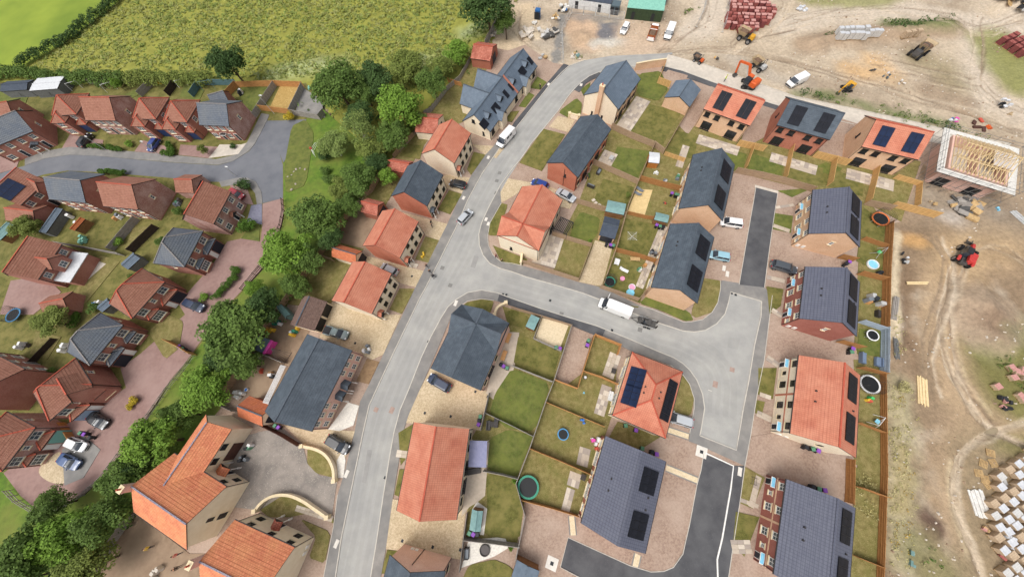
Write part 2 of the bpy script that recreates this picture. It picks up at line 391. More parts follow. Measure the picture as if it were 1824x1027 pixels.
def house(label, A, B, D=None, depth=None, ze=5.0, zr=8.0, wall='cream_wall', gable=None, roof='coral_tile', ridge=None, hip=(False, False), name='house', cat='house',
          over=.30, verge=.10, group=None, length=None, gutter=True, plinth=True, front_wall=None):
    """A, B: photo pixels of the two eave corners above the facade the camera sees; D: a far eave corner (either end)."""
    a, b = G(*A, ze).to_2d(), G(*B, ze).to_2d()
    x = (b-a).normalized()
    if length: b = a+x*length
    L = (b-a).length
    n = Vector((-x.y, x.x))
    if D: 
        d = G(*D, ze).to_2d()-a; dv = d.dot(n)
        if dv < 0: n = -n; dv = -dv
        depth = dv
    else:
        mid = (a+b)/2
        if (mid+n).length < mid.length: n = -n          # roof lies beyond its facade, seen from the camera
    c = (a+b)/2+n*depth/2
    if x.x*n.y-x.y*n.x < 0: x = -x                        # right-handed: facade at -y, x to the right seen from outside
    rz = math.atan2(x.y, x.x)
    t = thing(name, label, cat, (c.x, c.y, 0), rz, group)
    h = House(); h.o = t; h.L, h.d, h.ze, h.zr = L-2*verge, depth-2*over, ze, zr; h.rL, h.rd = L, depth; h.c = c; h.rz = rz; h.over = over; h.verge = verge
    pitch = (zr-ze)/(depth/2); wz = ze+pitch*over-.16; h.wz = wz
    l2, d2 = h.L/2, h.d/2; az = zr-.18
    fw = front_wall or wall; gw = gable or wall
    m = MB()
    m.face([(-l2, -d2, 0), (l2, -d2, 0), (l2, -d2, wz), (-l2, -d2, wz)], m=1)
    m.face([(l2, d2, 0), (-l2, d2, 0), (-l2, d2, wz), (l2, d2, wz)], m=1)
    for sx, hp in ((-1, hip[0]), (1, hip[1])):
        q = [(sx*l2, -sx*-d2 if False else -d2*sx, 0), (sx*l2, d2*sx, 0), (sx*l2, d2*sx, wz)]
        if not hp: q.append((sx*l2, 0, az))
        q.append((sx*l2, -d2*sx, wz)); m.face(q, m=2)
    m.build('wall', [wall, fw, gw], t)
    if ridge is None: ridge = {'coral_tile': 'ridge_red', 'orange_tile': 'ridge_blue', 'rustic_tile': 'ridge_red', 'oldred_tile': 'ridge_red', 'oldgrey_tile': 'ridge_grey', 'slate': 'ridge_dark', 'violet_tile': 'violet_tile'}.get(roof, 'ridge_dark')
    h.roof = gable_roof(L, depth, ze, zr, roof, ridge, hip0=hip[0], hip1=hip[1], house=t)
    if gutter:
        g = MB()
        for s in (-1, 1): g = MB(); g.bar((-L/2, s*(depth/2+.05), ze-.06), (L/2, s*(depth/2+.05), ze-.06), .11, .10); g.build('gutter', 'dark_trim', t)
        for k in (0, 1):
            if hip[k]: s = 2*k-1; g = MB(); g.bar((s*(L/2+.05), -depth/2, ze-.06), (s*(L/2+.05), depth/2, ze-.06), .11, .10); g.build('gutter', 'dark_trim', t)
        for s in (-1, 1):
            p = MB(); p.cyl((s*(l2-.15), -d2-.06, .05), (s*(l2-.15), -d2-.06, ze-.1), .045, n=6); p.build('downpipe', 'dark_trim', t)
    if plinth:
        p = MB(); p.box((0, 0, .11), (h.L+.05, h.d+.05, .22)); p.build('plinth', wall, t)
    return h
def face_pos(h, side, u):
    """u in 0..1 from left to right seen from outside; returns local (x,y), rotation"""
    if side == 'f': return (-h.L/2+u*h.L, -h.d/2), 0
    if side == 'b': return (h.L/2-u*h.L, h.d/2), math.pi
    if side == 'r': return (h.L/2, -h.d/2+u*h.d), math.pi/2
    if side == 'l': return (-h.L/2, h.d/2-u*h.d), -math.pi/2
def wins(h, side, us, z, w=1.1, ht=1.15, style='b'):
    for u in us:
        p, rz = face_pos(h, side, u); add_window(h.o, p, rz, style, w, ht, z)
def doors(h, side, us, **k):
    for u in us:
        p, rz = face_pos(h, side, u); add_door(h.o, p, rz, **k)
def french(h, side, us, w=1.8, style='p', z=.15):
    for u in us:
        p, rz = face_pos(h, side, u); add_window(h.o, p, rz, style, w, 2.05, z)
def canopy(h, side, u, kind='pitched', m='coral_tile', w=1.5, d=.9, z=2.35):
    p, rz = face_pos(h, side, u)
    o = link('canopy', None, h.o, (p[0], p[1], 0), rz)
    b = MB()
    if kind == 'pitched':
        zt = z+.65
        for s in (-1, 1):
            q = [(s*w/2, 0, z), (s*w/2, -d, z), (0, -d, zt), (0, 0, zt)]; b.face(q if s > 0 else q[::-1])
            q2 = [(v[0], v[1], v[2]-.09) for v in q]; b.face(q2[::-1] if s > 0 else q2, m=1)
            b.face([(s*w/2, 0, z-.09), (s*w/2, -d, z-.09), (s*w/2, -d, z), (s*w/2, 0, z)][::s], m=1)
        b.face([(-w/2, -d, z-.09), (w/2, -d, z-.09), (w/2, -d, z), (0, -d, zt), (-w/2, -d, z)], m=1)
        ob = b.build('canopy_roof', [m, 'dark_trim'], o)
        for s in (-1, 1):
            c = MB(); c.box((s*(w/2-.1), -d+.12, .45), (.2, .24, .9)); c.box((s*(w/2-.1), -d+.12, z/2+.4), (.10, .10, z-.95)); c.build('canopy_post', 'white_frame', o)
    else:
        b.box((0, -d/2, z), (w, d, .09)); b.box((0, -d/2, z+.055), (w-.16, d-.14, .05), m=1)
        b.build('canopy_roof', ['white_frame', m], o)
        for s in (-1, 1):
            c = MB(); c.bar((s*(w/2-.1), -.02, z-.5), (s*(w/2-.1), -d*.8, z-.05), .06); c.build('canopy_bracket', 'white_frame', o)
def solar(h, slope, u, v, nx, ny, pw=1.1, ph=1.72, m='solar', roof=None):
    """array of nx (along the eaves) by ny panels centred at u (0..1 left-right seen from that side) and v (0 eave..1 ridge)"""
    d2 = h.rd/2; rise = h.zr-h.ze; sl = math.hypot(d2, rise); ang = math.atan2(rise, d2)
    def mk():
        b = MB(); b.box((0, 0, .02), (pw-.02, ph-.02, .045)); g = MB()
        g.face([(-pw/2+.03, -ph/2+.03, .045), (pw/2-.03, -ph/2+.03, .045), (pw/2-.03, ph/2-.03, .045), (-pw/2+.03, ph/2-.03, .045)])
        return b.mesh('solar_panel', 'solar_frame'), g.mesh('cells', m)
    a, g = cached(('sol', pw, ph, m), mk)
    for i in range(nx):
        for j in range(ny):
            lx = -h.rL/2+u*h.rL+(i-(nx-1)/2)*pw; s = v*sl+(j-(ny-1)/2)*ph
            y = -d2+s*math.cos(ang); z = h.ze+s*math.sin(ang)
            nrm = Vector((0, -math.sin(ang), math.cos(ang)))*.10
            if slope == 'f': loc = (lx, y+nrm.y, z+nrm.z); rot = (ang, 0, 0)
            else: loc = (-lx, -y-nrm.y, z+nrm.z); rot = (ang, 0, math.pi)
            o = link('solar_panel', a, h.o, loc); o.rotation_euler = rot; link('solar_cells', g, o)
def vents(h, slope, uv, m='dark_trim'):
    d2 = h.rd/2; rise = h.zr-h.ze
    for u, v in uv:
        x = -h.rL/2+u*h.rL; y = -d2+v*d2; z = h.ze+rise*v
        if slope == 'b': x, y = -x, -y
        b = MB(); b.box((0, 0, .1), (.22, .22, .22)); b.build('roof_vent', m, h.o, (x, y, z))
def chimney(h, x, y, z0, z1, m='red_wall', w=.75, d=.75, pots=1):
    b = MB(); b.box((0, 0, (z0+z1)/2), (w, d, z1-z0)); b.box((0, 0, z1-.28), (w+.10, d+.10, .12)); b.box((0, 0, z1+.05), (w+.12, d+.12, .10), m=1)
    o = b.build('chimney', [m, 'stone_cap'], h.o, (x, y, 0))
    for i in range(pots):
        c = MB(); px = (i-(pots-1)/2)*.34; c.cyl((px, 0, z1+.1), (px, 0, z1+.62), .15, .12, n=8); c.build('chimney_pot', 'ridge_red', o)
def cross_gable(h, x0, x1, y_front, ze, zr, roof, wall, ridge=None, y_back=0.0, over=.25, front=True, name='cross_roof', hipf=False):
    """a wing with its ridge across the house: spans x0..x1, gable at y_front"""
    d = x1-x0; L = abs(y_back-y_front); cx = (x0+x1)/2; cy = (y_front+y_back)/2
    e = link('wing', None, h.o, (cx, cy, 0), math.pi/2 if y_front > y_back else -math.pi/2)
    sub = gable_roof(L, d, ze, zr, roof, ridge or 'ridge_dark', house=e, name=name, hip1=hipf)
    pitch = (zr-ze)/(d/2); wz = ze+pitch*over-.16; d2 = d/2-over; l1 = L/2-.12
    m = MB(); q = [(l1, -d2, 0), (l1, d2, 0), (l1, d2, wz)]
    if not hipf: q.append((l1, 0, zr-.18))
    q.append((l1, -d2, wz)); m.face(q)
    for s in (-1, 1):
        f = [(-L/2, s*d2, 0), (l1, s*d2, 0), (l1, s*d2, wz), (-L/2, s*d2, wz)]; m.face(f if s < 0 else f[::-1])
    m.build('wing_wall', wall, e)
    return e, l1, d2

# ---------------------------------------------------------------- ground materials
mat('asphalt_pale', rgb((170, 168, 162)), rgb((152, 151, 147)), .3, 8, rough=.9, c3=rgb((146, 145, 143)), scale3=.07, amt3=.55, bump=.1, bscale=25, speck=(26, rgb((142, 140, 136)), .62))
mat('asphalt_mid', rgb((146, 142, 136)), rgb((126, 123, 119)), .5, rough=.9, c3=rgb((112, 112, 112)), scale3=.22, amt3=.55, bump=.1, bscale=25, speck=(22, rgb((120, 118, 116)), .6))
mat('asphalt_dark', rgb((82, 82, 84)), rgb((72, 72, 75)), .6, rough=.85, c3=rgb((98, 98, 99)), scale3=.25, amt3=.7, bump=.12, bscale=25, speck=(9, rgb((104, 104, 104)), .66))
mat('asphalt_old', rgb((110, 112, 117)), rgb((101, 103, 109)), .4, rough=.9, c3=rgb((121, 122, 126)), scale3=.15, bump=.1, bscale=25)
mat('asphalt_track', rgb((165, 163, 157)), rgb((148, 147, 143)), .3, 8, rough=.9, c3=rgb((140, 139, 137)), scale3=.07, amt3=.5, bump=.1, bscale=25)
mat('asphalt_patch', rgb((150, 148, 144)), rgb((138, 136, 133)), .8, 8, rough=.9)
mat('kerb', rgb((196, 190, 178)), rgb((180, 174, 164)), 1.5, rough=.9)
mat('gravel_cream', rgb((204, 186, 156)), rgb((172, 152, 122)), 3.0, 8, rough=.95, c3=rgb((160, 140, 108)), scale3=.22, amt3=.5, bump=.5, bscale=18, speck=(14, rgb((222, 206, 176)), .60))
mat('gravel_pale', rgb((218, 200, 168)), rgb((200, 182, 148)), 3.0, 6, rough=.95, bump=.5, bscale=18, speck=(14, rgb((234, 220, 196)), .6))
mat('block_brown', rgb((164, 142, 125)), rgb((142, 119, 104)), 3.0, 8, rough=.95, c3=rgb((178, 158, 142)), scale3=.2, amt3=.6, lo=.4, hi=.6, bump=.4, bscale=16, speck=(12, rgb((196, 172, 156)), .62))
mat('block_pink', rgb((148, 120, 112)), rgb((134, 106, 99)), 1.2, 6, rough=.9, c3=rgb((164, 138, 130)), scale3=.12, amt3=.6, bump=.2, bscale=12)
mat('block_blue', rgb((128, 128, 142)), rgb((116, 116, 132)), 2, rough=.9)
mat('concrete_pale', rgb((206, 196, 182)), rgb((192, 182, 168)), 1.2, rough=.9, c3=rgb((180, 172, 160)), scale3=.3)
mat('pebble_white', rgb((228, 222, 210)), rgb((206, 200, 190)), 4, rough=.95, bump=.4, bscale=20, speck=(7, rgb((120, 120, 112)), .68))
mat('yard_tarmac', rgb((140, 132, 124)), rgb((122, 116, 110)), .8, 8, rough=.95, c3=rgb((160, 150, 140)), scale3=.3, amt3=.7, bump=.3, bscale=12, speck=(6, rgb((168, 160, 150)), .62))
mat('dirt_yard', rgb((150, 128, 106)), rgb((134, 112, 92)), .8, 8, rough=.95, c3=rgb((166, 144, 120)), scale3=.25, bump=.4, bscale=6)
mat('soil_bed', rgb((150, 124, 94)), rgb((130, 104, 78)), 1.5, 6, rough=.95, bump=.4, bscale=10)
mat('lawn', rgb((108, 104, 54)), rgb((78, 80, 36)), 1.3, 10, rough=.95, c3=rgb((132, 122, 72)), scale3=.45, amt3=.75, bump=.6, bscale=9, speck=(9, rgb((122, 124, 62)), .6))
mat('lawn_green', rgb((104, 106, 56)), rgb((76, 86, 38)), 1.1, 10, rough=.95, c3=rgb((118, 122, 58)), scale3=.4, amt3=.6, bump=.6, bscale=9, speck=(9, rgb((108, 128, 54)), .6))
mat('lawn_dry', rgb((142, 130, 84)), rgb((108, 98, 56)), 1.3, 10, rough=.95, c3=rgb((104, 104, 52)), scale3=.45, amt3=.7, bump=.6, bscale=9, speck=(9, rgb((158, 142, 96)), .6))
mat('lawn_straw', rgb((176, 146, 88)), rgb((160, 130, 74)), 1.6, 8, rough=.95, bump=.6, bscale=7, speck=(6, rgb((196, 170, 112)), .58))
mat('verge_grass', rgb((98, 126, 42)), rgb((74, 100, 34)), .8, 10, rough=.95, c3=rgb((126, 124, 62)), scale3=.12, amt3=.6, bump=.8, bscale=5)
mat('crop_green', rgb((118, 136, 48)), rgb((106, 126, 42)), .05, 3, rough=.95, c3=rgb((150, 164, 60)), scale3=.03, amt3=.8, bump=.4, bscale=1.5)
mat('base_soil', rgb((150, 136, 112)), rgb((132, 120, 98)), .4, 6, rough=.95)
mat('slab_a', rgb((190, 176, 158)), rgb((178, 164, 148)), 2, rough=.9)
mat('slab_b', rgb((168, 156, 144)), rgb((158, 146, 136)), 2, rough=.9)
mat('slab_c', rgb((206, 194, 178)), rgb((196, 184, 168)), 2, rough=.9)
mat('cover_pale', rgb((220, 214, 204)), rgb((206, 200, 190)), 2, rough=.85)
mat('timber_deck', rgb((222, 196, 144)), rgb((210, 184, 132)), 2, rough=.8, brick=(4.0, .14, .010, (.95, .94, .92), (.62, .58, .5)))

def attr_material(name, scale=1.2, bump=.6, bscale=5, k=.35, gain=1.0):
    m = bpy.data.materials.new(name); m.use_nodes = True; MATS[name] = m
    nt = m.node_tree; N = nt.nodes; L = nt.links; b = N['Principled BSDF']; b.inputs['Roughness'].default_value = .95; b.inputs['Specular IOR Level'].default_value = .2
    a = N.new('ShaderNodeAttribute'); a.attribute_name = 'tint'; tc = N.new('ShaderNodeTexCoord')
    h = N.new('ShaderNodeHueSaturation'); prev = None
    acc = None
    for s_, amp in ((scale, k), (scale*4.5, k*.6), (scale*.22, k*.6)):
        n = N.new('ShaderNodeTexNoise'); n.inputs['Scale'].default_value = s_; n.inputs['Detail'].default_value = 6; L.new(tc.outputs['Object'], n.inputs['Vector'])
        r_ = N.new('ShaderNodeMapRange'); r_.inputs[1].default_value = .25; r_.inputs[2].default_value = .75; g_ = gain if acc is None else 1; r_.inputs[3].default_value = (1-amp)*g_; r_.inputs[4].default_value = (1+amp)*g_; L.new(n.outputs['Fac'], r_.inputs[0])
        if acc is None: acc = r_.outputs[0]
        else:
            mu = N.new('ShaderNodeMath'); mu.operation = 'MULTIPLY'; L.new(acc, mu.inputs[0]); L.new(r_.outputs[0], mu.inputs[1]); acc = mu.outputs[0]
    L.new(acc, h.inputs['Value']); L.new(a.outputs['Color'], h.inputs['Color']); L.new(h.outputs[0], b.inputs['Base Color'])
    bp = N.new('ShaderNodeBump'); bp.inputs['Strength'].default_value = bump; bp.inputs['Distance'].default_value = .12
    n = N.new('ShaderNodeTexNoise'); n.inputs['Scale'].default_value = bscale; n.inputs['Detail'].default_value = 8; L.new(tc.outputs['Object'], n.inputs['Vector']); L.new(n.outputs['Fac'], bp.inputs['Height']); L.new(bp.outputs[0], b.inputs['Normal'])
    return m
attr_material('site_soil', 1.5, 1.2, 2.5, .2, .93); attr_material('meadow_grass', .4, .5, 2.2, .2, 1.1)

import numpy as np
def vnoise(x, y, s, seed=0):
    rs = np.random.RandomState(seed); T = rs.rand(256, 256)
    X, Y = x/s+1000, y/s+1000; xi, yi = np.floor(X).astype(int), np.floor(Y).astype(int); fx, fy = X-xi, Y-yi
    fx = fx*fx*(3-2*fx); fy = fy*fy*(3-2*fy)
    a = T[xi % 256, yi % 256]; b = T[(xi+1) % 256, yi % 256]; c = T[xi % 256, (yi+1) % 256]; d = T[(xi+1) % 256, (yi+1) % 256]
    return (a*(1-fx)+b*fx)*(1-fy)+(c*(1-fx)+d*fx)*fy
def fbm(x, y, s, seed=0, o=4):
    r_ = 0; a = .5
    for k in range(o): r_ = r_+a*vnoise(x, y, s/2**k, seed+k); a *= .5
    return r_
def inpoly(x, y, poly):
    r_ = np.zeros(x.shape, bool); n = len(poly)
    for i in range(n):
        x0, y0 = poly[i-1]; x1, y1 = poly[i]
        if y0 == y1: continue
        c = ((y0 > y) != (y1 > y)) & (x < (x1-x0)*(y-y0)/(y1-y0)+x0); r_ ^= c
    return r_
def pdist(x, y, line):
    best = np.full(x.shape, 1e9)
    for i in range(len(line)-1):
        (x0, y0), (x1, y1) = line[i], line[i+1]; dx, dy = x1-x0, y1-y0; l2 = dx*dx+dy*dy+1e-9
        t = np.clip(((x-x0)*dx+(y-y0)*dy)/l2, 0, 1); best = np.minimum(best, np.hypot(x-x0-t*dx, y-y0-t*dy))
    return best
def terrain(name, poly_px, step, base_col, strokes, mounds, amp, material, edge=1.5, seed=3, z0=0.0, col_fn=None):
    poly = [P2(*p) for p in poly_px]; xs = [p[0] for p in poly]; ys = [p[1] for p in poly]
    gx = np.arange(min(xs)-step, max(xs)+step, step); gy = np.arange(min(ys)-step, max(ys)+step, step)
    X, Y = np.meshgrid(gx, gy, indexing='ij')
    ins = inpoly(X, Y, poly); dist = pdist(X, Y, poly+[poly[0]])
    fade = np.clip(dist/edge, 0, 1)*ins
    Z = -.012+(fbm(X, Y, 6, seed)-.5)*amp*2*fade + (fbm(X, Y, 1.6, seed+9)-.5)*amp*fade
    C = np.empty(X.shape+(3,)); C[:] = rgb(base_col)
    if col_fn: C = col_fn(X, Y, C)
    warp = (fbm(X, Y, 2.2, seed+20)-.47)*2.2
    for line, wd, c, soft, op in strokes:
        L_ = [P2(*p) for p in line]
        if len(L_) == 1: L_ = L_*2
        mg = wd+soft+3; lx = [q[0] for q in L_]; ly = [q[1] for q in L_]
        i0, i1 = np.searchsorted(gx, (min(lx)-mg, max(lx)+mg)); j0, j1 = np.searchsorted(gy, (min(ly)-mg, max(ly)+mg)); sl_ = np.s_[i0:i1, j0:j1]
        if i1 <= i0 or j1 <= j0: continue
        d = pdist(X[sl_], Y[sl_], L_)+warp[sl_]*min(wd, 2.5)*.55
        a = np.clip((wd/2+soft/2-d)/max(soft, .01), 0, 1)*op
        if wd < .5: Z[sl_] -= .22*a
        C[sl_] = C[sl_]*(1-a[..., None])+np.array(rgb(c))*a[..., None]
    for line, wd, hh, sharp in mounds:
        L_ = [P2(*p) for p in line]
        if len(L_) == 1: L_ = L_*2
        d = pdist(X, Y, L_)+warp*wd*.12
        q = np.clip(1-d/wd, 0, 1); Z = Z+hh*np.power(q, sharp)*fade*(.75+.5*fbm(X, Y, 1.5, seed+40))
    nx, ny = X.shape; idx = np.arange(nx*ny).reshape(nx, ny)
    near = ins | (dist < 1.6); keep = near[:-1, :-1] & near[1:, :-1] & near[:-1, 1:] & near[1:, 1:]
    F = np.stack([idx[:-1, :-1], idx[1:, :-1], idx[1:, 1:], idx[:-1, 1:]], -1)[keep]
    used = np.unique(F); mp = -np.ones(nx*ny, int); mp[used] = np.arange(len(used))
    V = np.stack([X.ravel(), Y.ravel(), Z.ravel()+z0], -1)[used]; F = mp[F]
    me = bpy.data.meshes.new(name); me.from_pydata(V.tolist(), [], F.tolist())
    ca = me.color_attributes.new('tint', 'FLOAT_COLOR', 'POINT')
    cc = np.ones((len(used), 4), np.float32); cc[:, :3] = C.reshape(-1, 3)[used]; ca.data.foreach_set('color', cc.ravel())
    me.polygons.foreach_set('use_smooth', [True]*len(F)); me.materials.append(M(material))
    o = link(name, me); tag(o, kind='structure')
    Zg = Z+z0
    def zat(x, y):
        i = int(round((x-gx[0])/step)); j = int(round((y-gy[0])/step))
        return float(Zg[min(max(i, 0), nx-1), min(max(j, 0), ny-1)])
    return o, zat

# ---------------------------------------------------------------- ground
b = MB(); b.prism([(-700, -500), (700, -500), (700, 900), (-700, 900)], -1.5, -.6); tag(b.build('ground', 'base_soil'), kind='structure')

SITE = [(925, -60), (885, 40), (868, 80), (905, 90), (935, 80), (985, 112), (1014, 117), (1042, 107), (1087, 100), (1137, 97), (1190, 97), (1251, 114), (1311, 135), (1416, 172), (1520, 194), (1607, 212), (1720, 240), (1770, 252),
        (1760, 300), (1690, 340), (1645, 290), (1605, 395), (1577, 400), (1571, 482), (1568, 560), (1566, 640), (1567, 770), (1567, 845), (1560, 1027), (1557, 1150), (2050, 1150), (2050, -60)]
TRK = (180, 163, 140); PALE = (198, 184, 166); DRK = (128, 106, 84); GRS = (112, 118, 62)
def site_col(X, Y, C):
    t = np.clip((Y+X*.25-38)/40, 0, 1)[..., None]
    C = np.array(rgb((146, 125, 101)))*(1-t)+np.array(rgb((192, 175, 152)))*t
    a = np.clip((fbm(X, Y, 9, 71)-.42)*4, 0, 1)[..., None]*.45
    C = C*(1-a)+np.array(rgb((112, 93, 74)))*a
    a = np.clip((fbm(X, Y, 3.5, 81)-.55)*5, 0, 1)[..., None]*.5
    return C*(1-a)+np.array(rgb((194, 180, 160)))*a
strokes = [
    ([(1270, -20), (1268, 30), (1235, 62), (1180, 92)], 9, PALE, 3, 1),
    ([(1180, 92), (1260, 85), (1330, 92), (1420, 112), (1560, 150), (1700, 190), (1824, 235)], 7, TRK, 4, .8),
    ([(1300, 90), (1360, 60), (1400, 30), (1410, -20)], 6, TRK, 4, .7),
    ([(1400, 45), (1500, 22), (1620, 20), (1700, 40), (1760, 60), (1840, 30)], 8, PALE, 4, .85),
    ([(1740, 40), (1745, 90), (1735, 140), (1760, 180), (1840, 210)], 7, PALE, 4, .8),
    ([(1520, 125), (1580, 130), (1560, 110)], 6, (208, 166, 112), 4, .6),
    ([(1440, 80), (1480, 70), (1560, 62), (1690, 50)], 7, (160, 138, 114), 3, .9),
    ([(1580, 44), (1640, 45), (1690, 48)], 4, (92, 110, 54), 3, .7),
    ([(1440, 0), (1560, 4), (1600, -10)], 5, (140, 140, 86), 3, .8),
    ([(1640, 105), (1680, 120), (1700, 150)], 7, (150, 138, 104), 5, .6),
    ([(1780, 80), (1800, 110), (1824, 140)], 12, (132, 134, 74), 4, .85),
    ([(1650, 160), (1700, 175), (1720, 180)], 5, (150, 130, 108), 3, .7),
    ([(1420, 165), (1480, 172), (1560, 195), (1640, 212), (1700, 225)], 2.5, (96, 112, 60), 2.5, .65),
    ([(1300, 100), (1330, 118), (1380, 140), (1430, 150)], 4, (176, 164, 148), 3, .8),
    # right-hand haul road
    ([(1713, 452), (1690, 520), (1684, 600), (1695, 660), (1722, 715), (1765, 765), (1850, 805)], 7.5, (174, 150, 120), 3, .9),
    ([(1840, 750), (1770, 770), (1715, 800), (1698, 860), (1708, 920), (1738, 985), (1765, 1060)], 6.5, (170, 146, 117), 3, .9),
    ([(1683, 530), (1683, 600), (1692, 660), (1715, 710), (1755, 758)], .5, (200, 180, 150), .6, .8),
    ([(1704, 560), (1706, 620), (1722, 680), (1765, 735)], .5, (200, 180, 150), .6, .7),
    ([(1692, 820), (1692, 880), (1705, 925), (1724, 990)], .7, (220, 200, 166), .7, .8),
    ([(1618, 470), (1618, 540), (1622, 610), (1632, 660)], 1.6, DRK, 1.4, .85),
    ([(1660, 360), (1720, 380), (1780, 400)], 10, (150, 138, 122), 6, .6), ([(1700, 390)], 4, (200, 192, 184), 3, .6),
    ([(1700, 470), (1720, 440), (1790, 440)], 9, (186, 158, 120), 6, .6),
    ([(1615, 430), (1640, 430)], 2.5, (204, 160, 104), 2, .7),
    ([(1597, 420), (1594, 520), (1592, 600)], 1.6, (212, 196, 166), 1, .8),
    ([(1648, 935)], 5.0, (112, 90, 76), 1.2, .95), ([(1605, 690), (1602, 780), (1606, 880), (1600, 990)], 4.5, (168, 158, 126), 2, .8), ([(1606, 800), (1608, 900)], 2.5, (158, 140, 92), 2, .5),
    ([(1640, 980), (1680, 1027)], 6, (132, 128, 88), 3, .7), ([(1790, 640), (1824, 700)], 12, (112, 112, 58), 4, .8), ([(1760, 620), (1800, 600), (1830, 590)], 5, (140, 136, 96), 3, .7),
    ([(1800, 860), (1824, 960), (1830, 1040)], 16, (140, 124, 98), 4, .8), ([(1800, 795), (1830, 800)], 4, (120, 116, 70), 3, .7),
    ([(1745, 565)], 12, (164, 144, 122), 3, .9), ([(1760, 575)], 6, (134, 112, 92), 3, .8), ([(1800, 590)], 3, (128, 124, 92), 3, .6),
    # north yard
    ([(930, 20), (930, 60), (905, 85)], 8, (206, 184, 152), 3, .8), ([(940, 60), (990, 75)], 7, (170, 158, 142), 3, .7), ([(925, 62), (955, 62)], 4, (214, 196, 166), 2, .8),
    ([(1030, 40), (1050, 70)], 9, (196, 166, 138), 3, .9), ([(1085, 52), (1082, 60)], 6, (108, 108, 112), 1.6, .95), ([(1030, 66), (1040, 70)], 5, (172, 148, 122), 2, .8), ([(1060, 78), (1110, 74)], 3, (196, 190, 178), 2, .9),
    ([(1130, 55), (1170, 65), (1140, 80)], 10, (192, 168, 144), 4, .8), ([(1000, 28), (1050, 32), (1100, 36)], 3, (124, 122, 118), 2, .7), ([(1000, 30), (995, 80), (990, 110)], 2.2, (130, 128, 124), 1.2, .9),
]
rr = random.Random(3)
for ln, n_, sp in ((strokes[1][0], 9, 5), (strokes[3][0], 7, 6), (strokes[4][0], 7, 6), (strokes[2][0], 5, 5), (strokes[14][0], 9, 6), (strokes[15][0], 8, 5), (strokes[0][0], 5, 5), ([(1300, 95), (1330, 60), (1345, 80), (1420, 60)], 5, 6), ([(1720, 450), (1760, 430), (1830, 470)], 6, 7), ([(1660, 420), (1700, 470), (1680, 540), (1650, 620), (1660, 700)], 6, 7), ([(930, 15), (915, 60), (960, 85)], 5, 3), ([(1560, 110), (1640, 130), (1740, 150)], 6, 8)):
    for k in range(n_):
        ox, oy = rr.uniform(-sp, sp)*2.2, rr.uniform(-sp, sp)*1.6; cc = rr.choice([(206, 190, 168), (124, 106, 88), (136, 118, 98), (196, 178, 154)])
        strokes.append(([(q[0]+ox+rr.uniform(-6, 6), q[1]+oy+rr.uniform(-4, 4)) for q in smooth_px(ln, 1)], rr.uniform(.15, .45), cc, .35, rr.uniform(.35, .8)))
mounds = [([(1700, 470), (1730, 500)], 2.0, .3, 1), ([(1790, 470), (1824, 500)], 4, .7, 1.2), ([(1810, 620), (1830, 650)], 4, .6, 1.2), ([(1640, 440), (1650, 480)], 2.5, .35, 1.1), ([(1780, 300), (1824, 330)], 5, .9, 1.2), ([(1742, 548), (1752, 560)], 6.5, 2.3, 1.4), ([(1765, 578)], 3.0, -1.3, 1.5), ([(1648, 935)], 2.6, .9, 1.2), ([(1450, 78), (1480, 72), (1560, 60), (1690, 48)], 4.0, 1.3, 1.3),
          ([(1032, 64), (1042, 68)], 3.2, 1.0, 1.3), ([(980, 45)], 3.2, 1.0, 1.3), ([(935, 62), (952, 62)], 2.0, .6, 1.2), ([(1790, 12), (1800, 14)], 5, 1.6, 1.2), ([(1618, 470), (1618, 540), (1622, 610)], 1.2, -.3, 1),
          ([(1085, 54)], 2.5, .3, 1.2), ([(1598, 560), (1598, 640)], 1.5, .35, 1), ([(1605, 700), (1606, 990)], 2.2, .4, 1)]
site_o, site_z = terrain('site_ground', SITE, .34, (200, 180, 150), strokes, mounds, .16, 'site_soil', col_fn=site_col)

MEADOW = [(-60, 138), (0, 134), (60, 128), (200, 132), (330, 140), (380, 150), (450, 145), (545, 150), (560, 180), (640, 190), (700, 200), (760, 160), (830, 100), (868, 80), (885, 40), (925, -60), (230, -60), (205, 0), (120, 70), (50, 118), (0, 130), (-60, 136)]
MEADOW = [(-40, 141), (45, 120), (120, 72), (215, 0), (250, -60), (930, -60), (888, 38), (868, 82), (835, 120), (790, 160), (745, 200), (720, 250), (690, 290), (640, 260), (560, 150), (450, 152), (380, 150), (200, 150)]
def meadow_col(X, Y, C):
    a = np.clip((fbm(X, Y, 22, 5)-.40)*4, 0, 1)[..., None]; C = np.array(rgb((134, 148, 76)))*(1-a)+np.array(rgb((162, 162, 98)))*a
    a = np.clip((fbm(X, Y, 7, 15)-.5)*5, 0, 1)[..., None]*.8; C = C*(1-a)+np.array(rgb((100, 126, 52)))*a
    g = np.clip((X+22+fbm(X, Y, 12, 33)*26-18)/22, 0, 1)[..., None]*.75; C = C*(1-g)+np.array(rgb((84, 118, 40)))*g
    a = np.clip((fbm(X, Y, 2.2, 25)-.52)*6, 0, 1)[..., None]*.5; return C*(1-a)+np.array(rgb((176, 170, 112)))*a
mead_o, mead_z = terrain('meadow', MEADOW, .8, (130, 130, 60), [([(500, 130), (560, 120), (600, 118)], 7, (150, 158, 116), 4, .7), ([(745, 115), (790, 105)], 6, (150, 160, 120), 4, .6), ([(830, 60), (860, 45)], 5, (150, 162, 124), 4, .6)],
                         [([(540, 118), (600, 122)], 5, .9, 1.2)], .35, 'meadow_grass', edge=2, z0=.0)
slab('crop_field', [(-120, -60), (250, -60), (215, 0), (120, 72), (45, 120), (-40, 141), (-120, 150)], 'crop_green', .02)

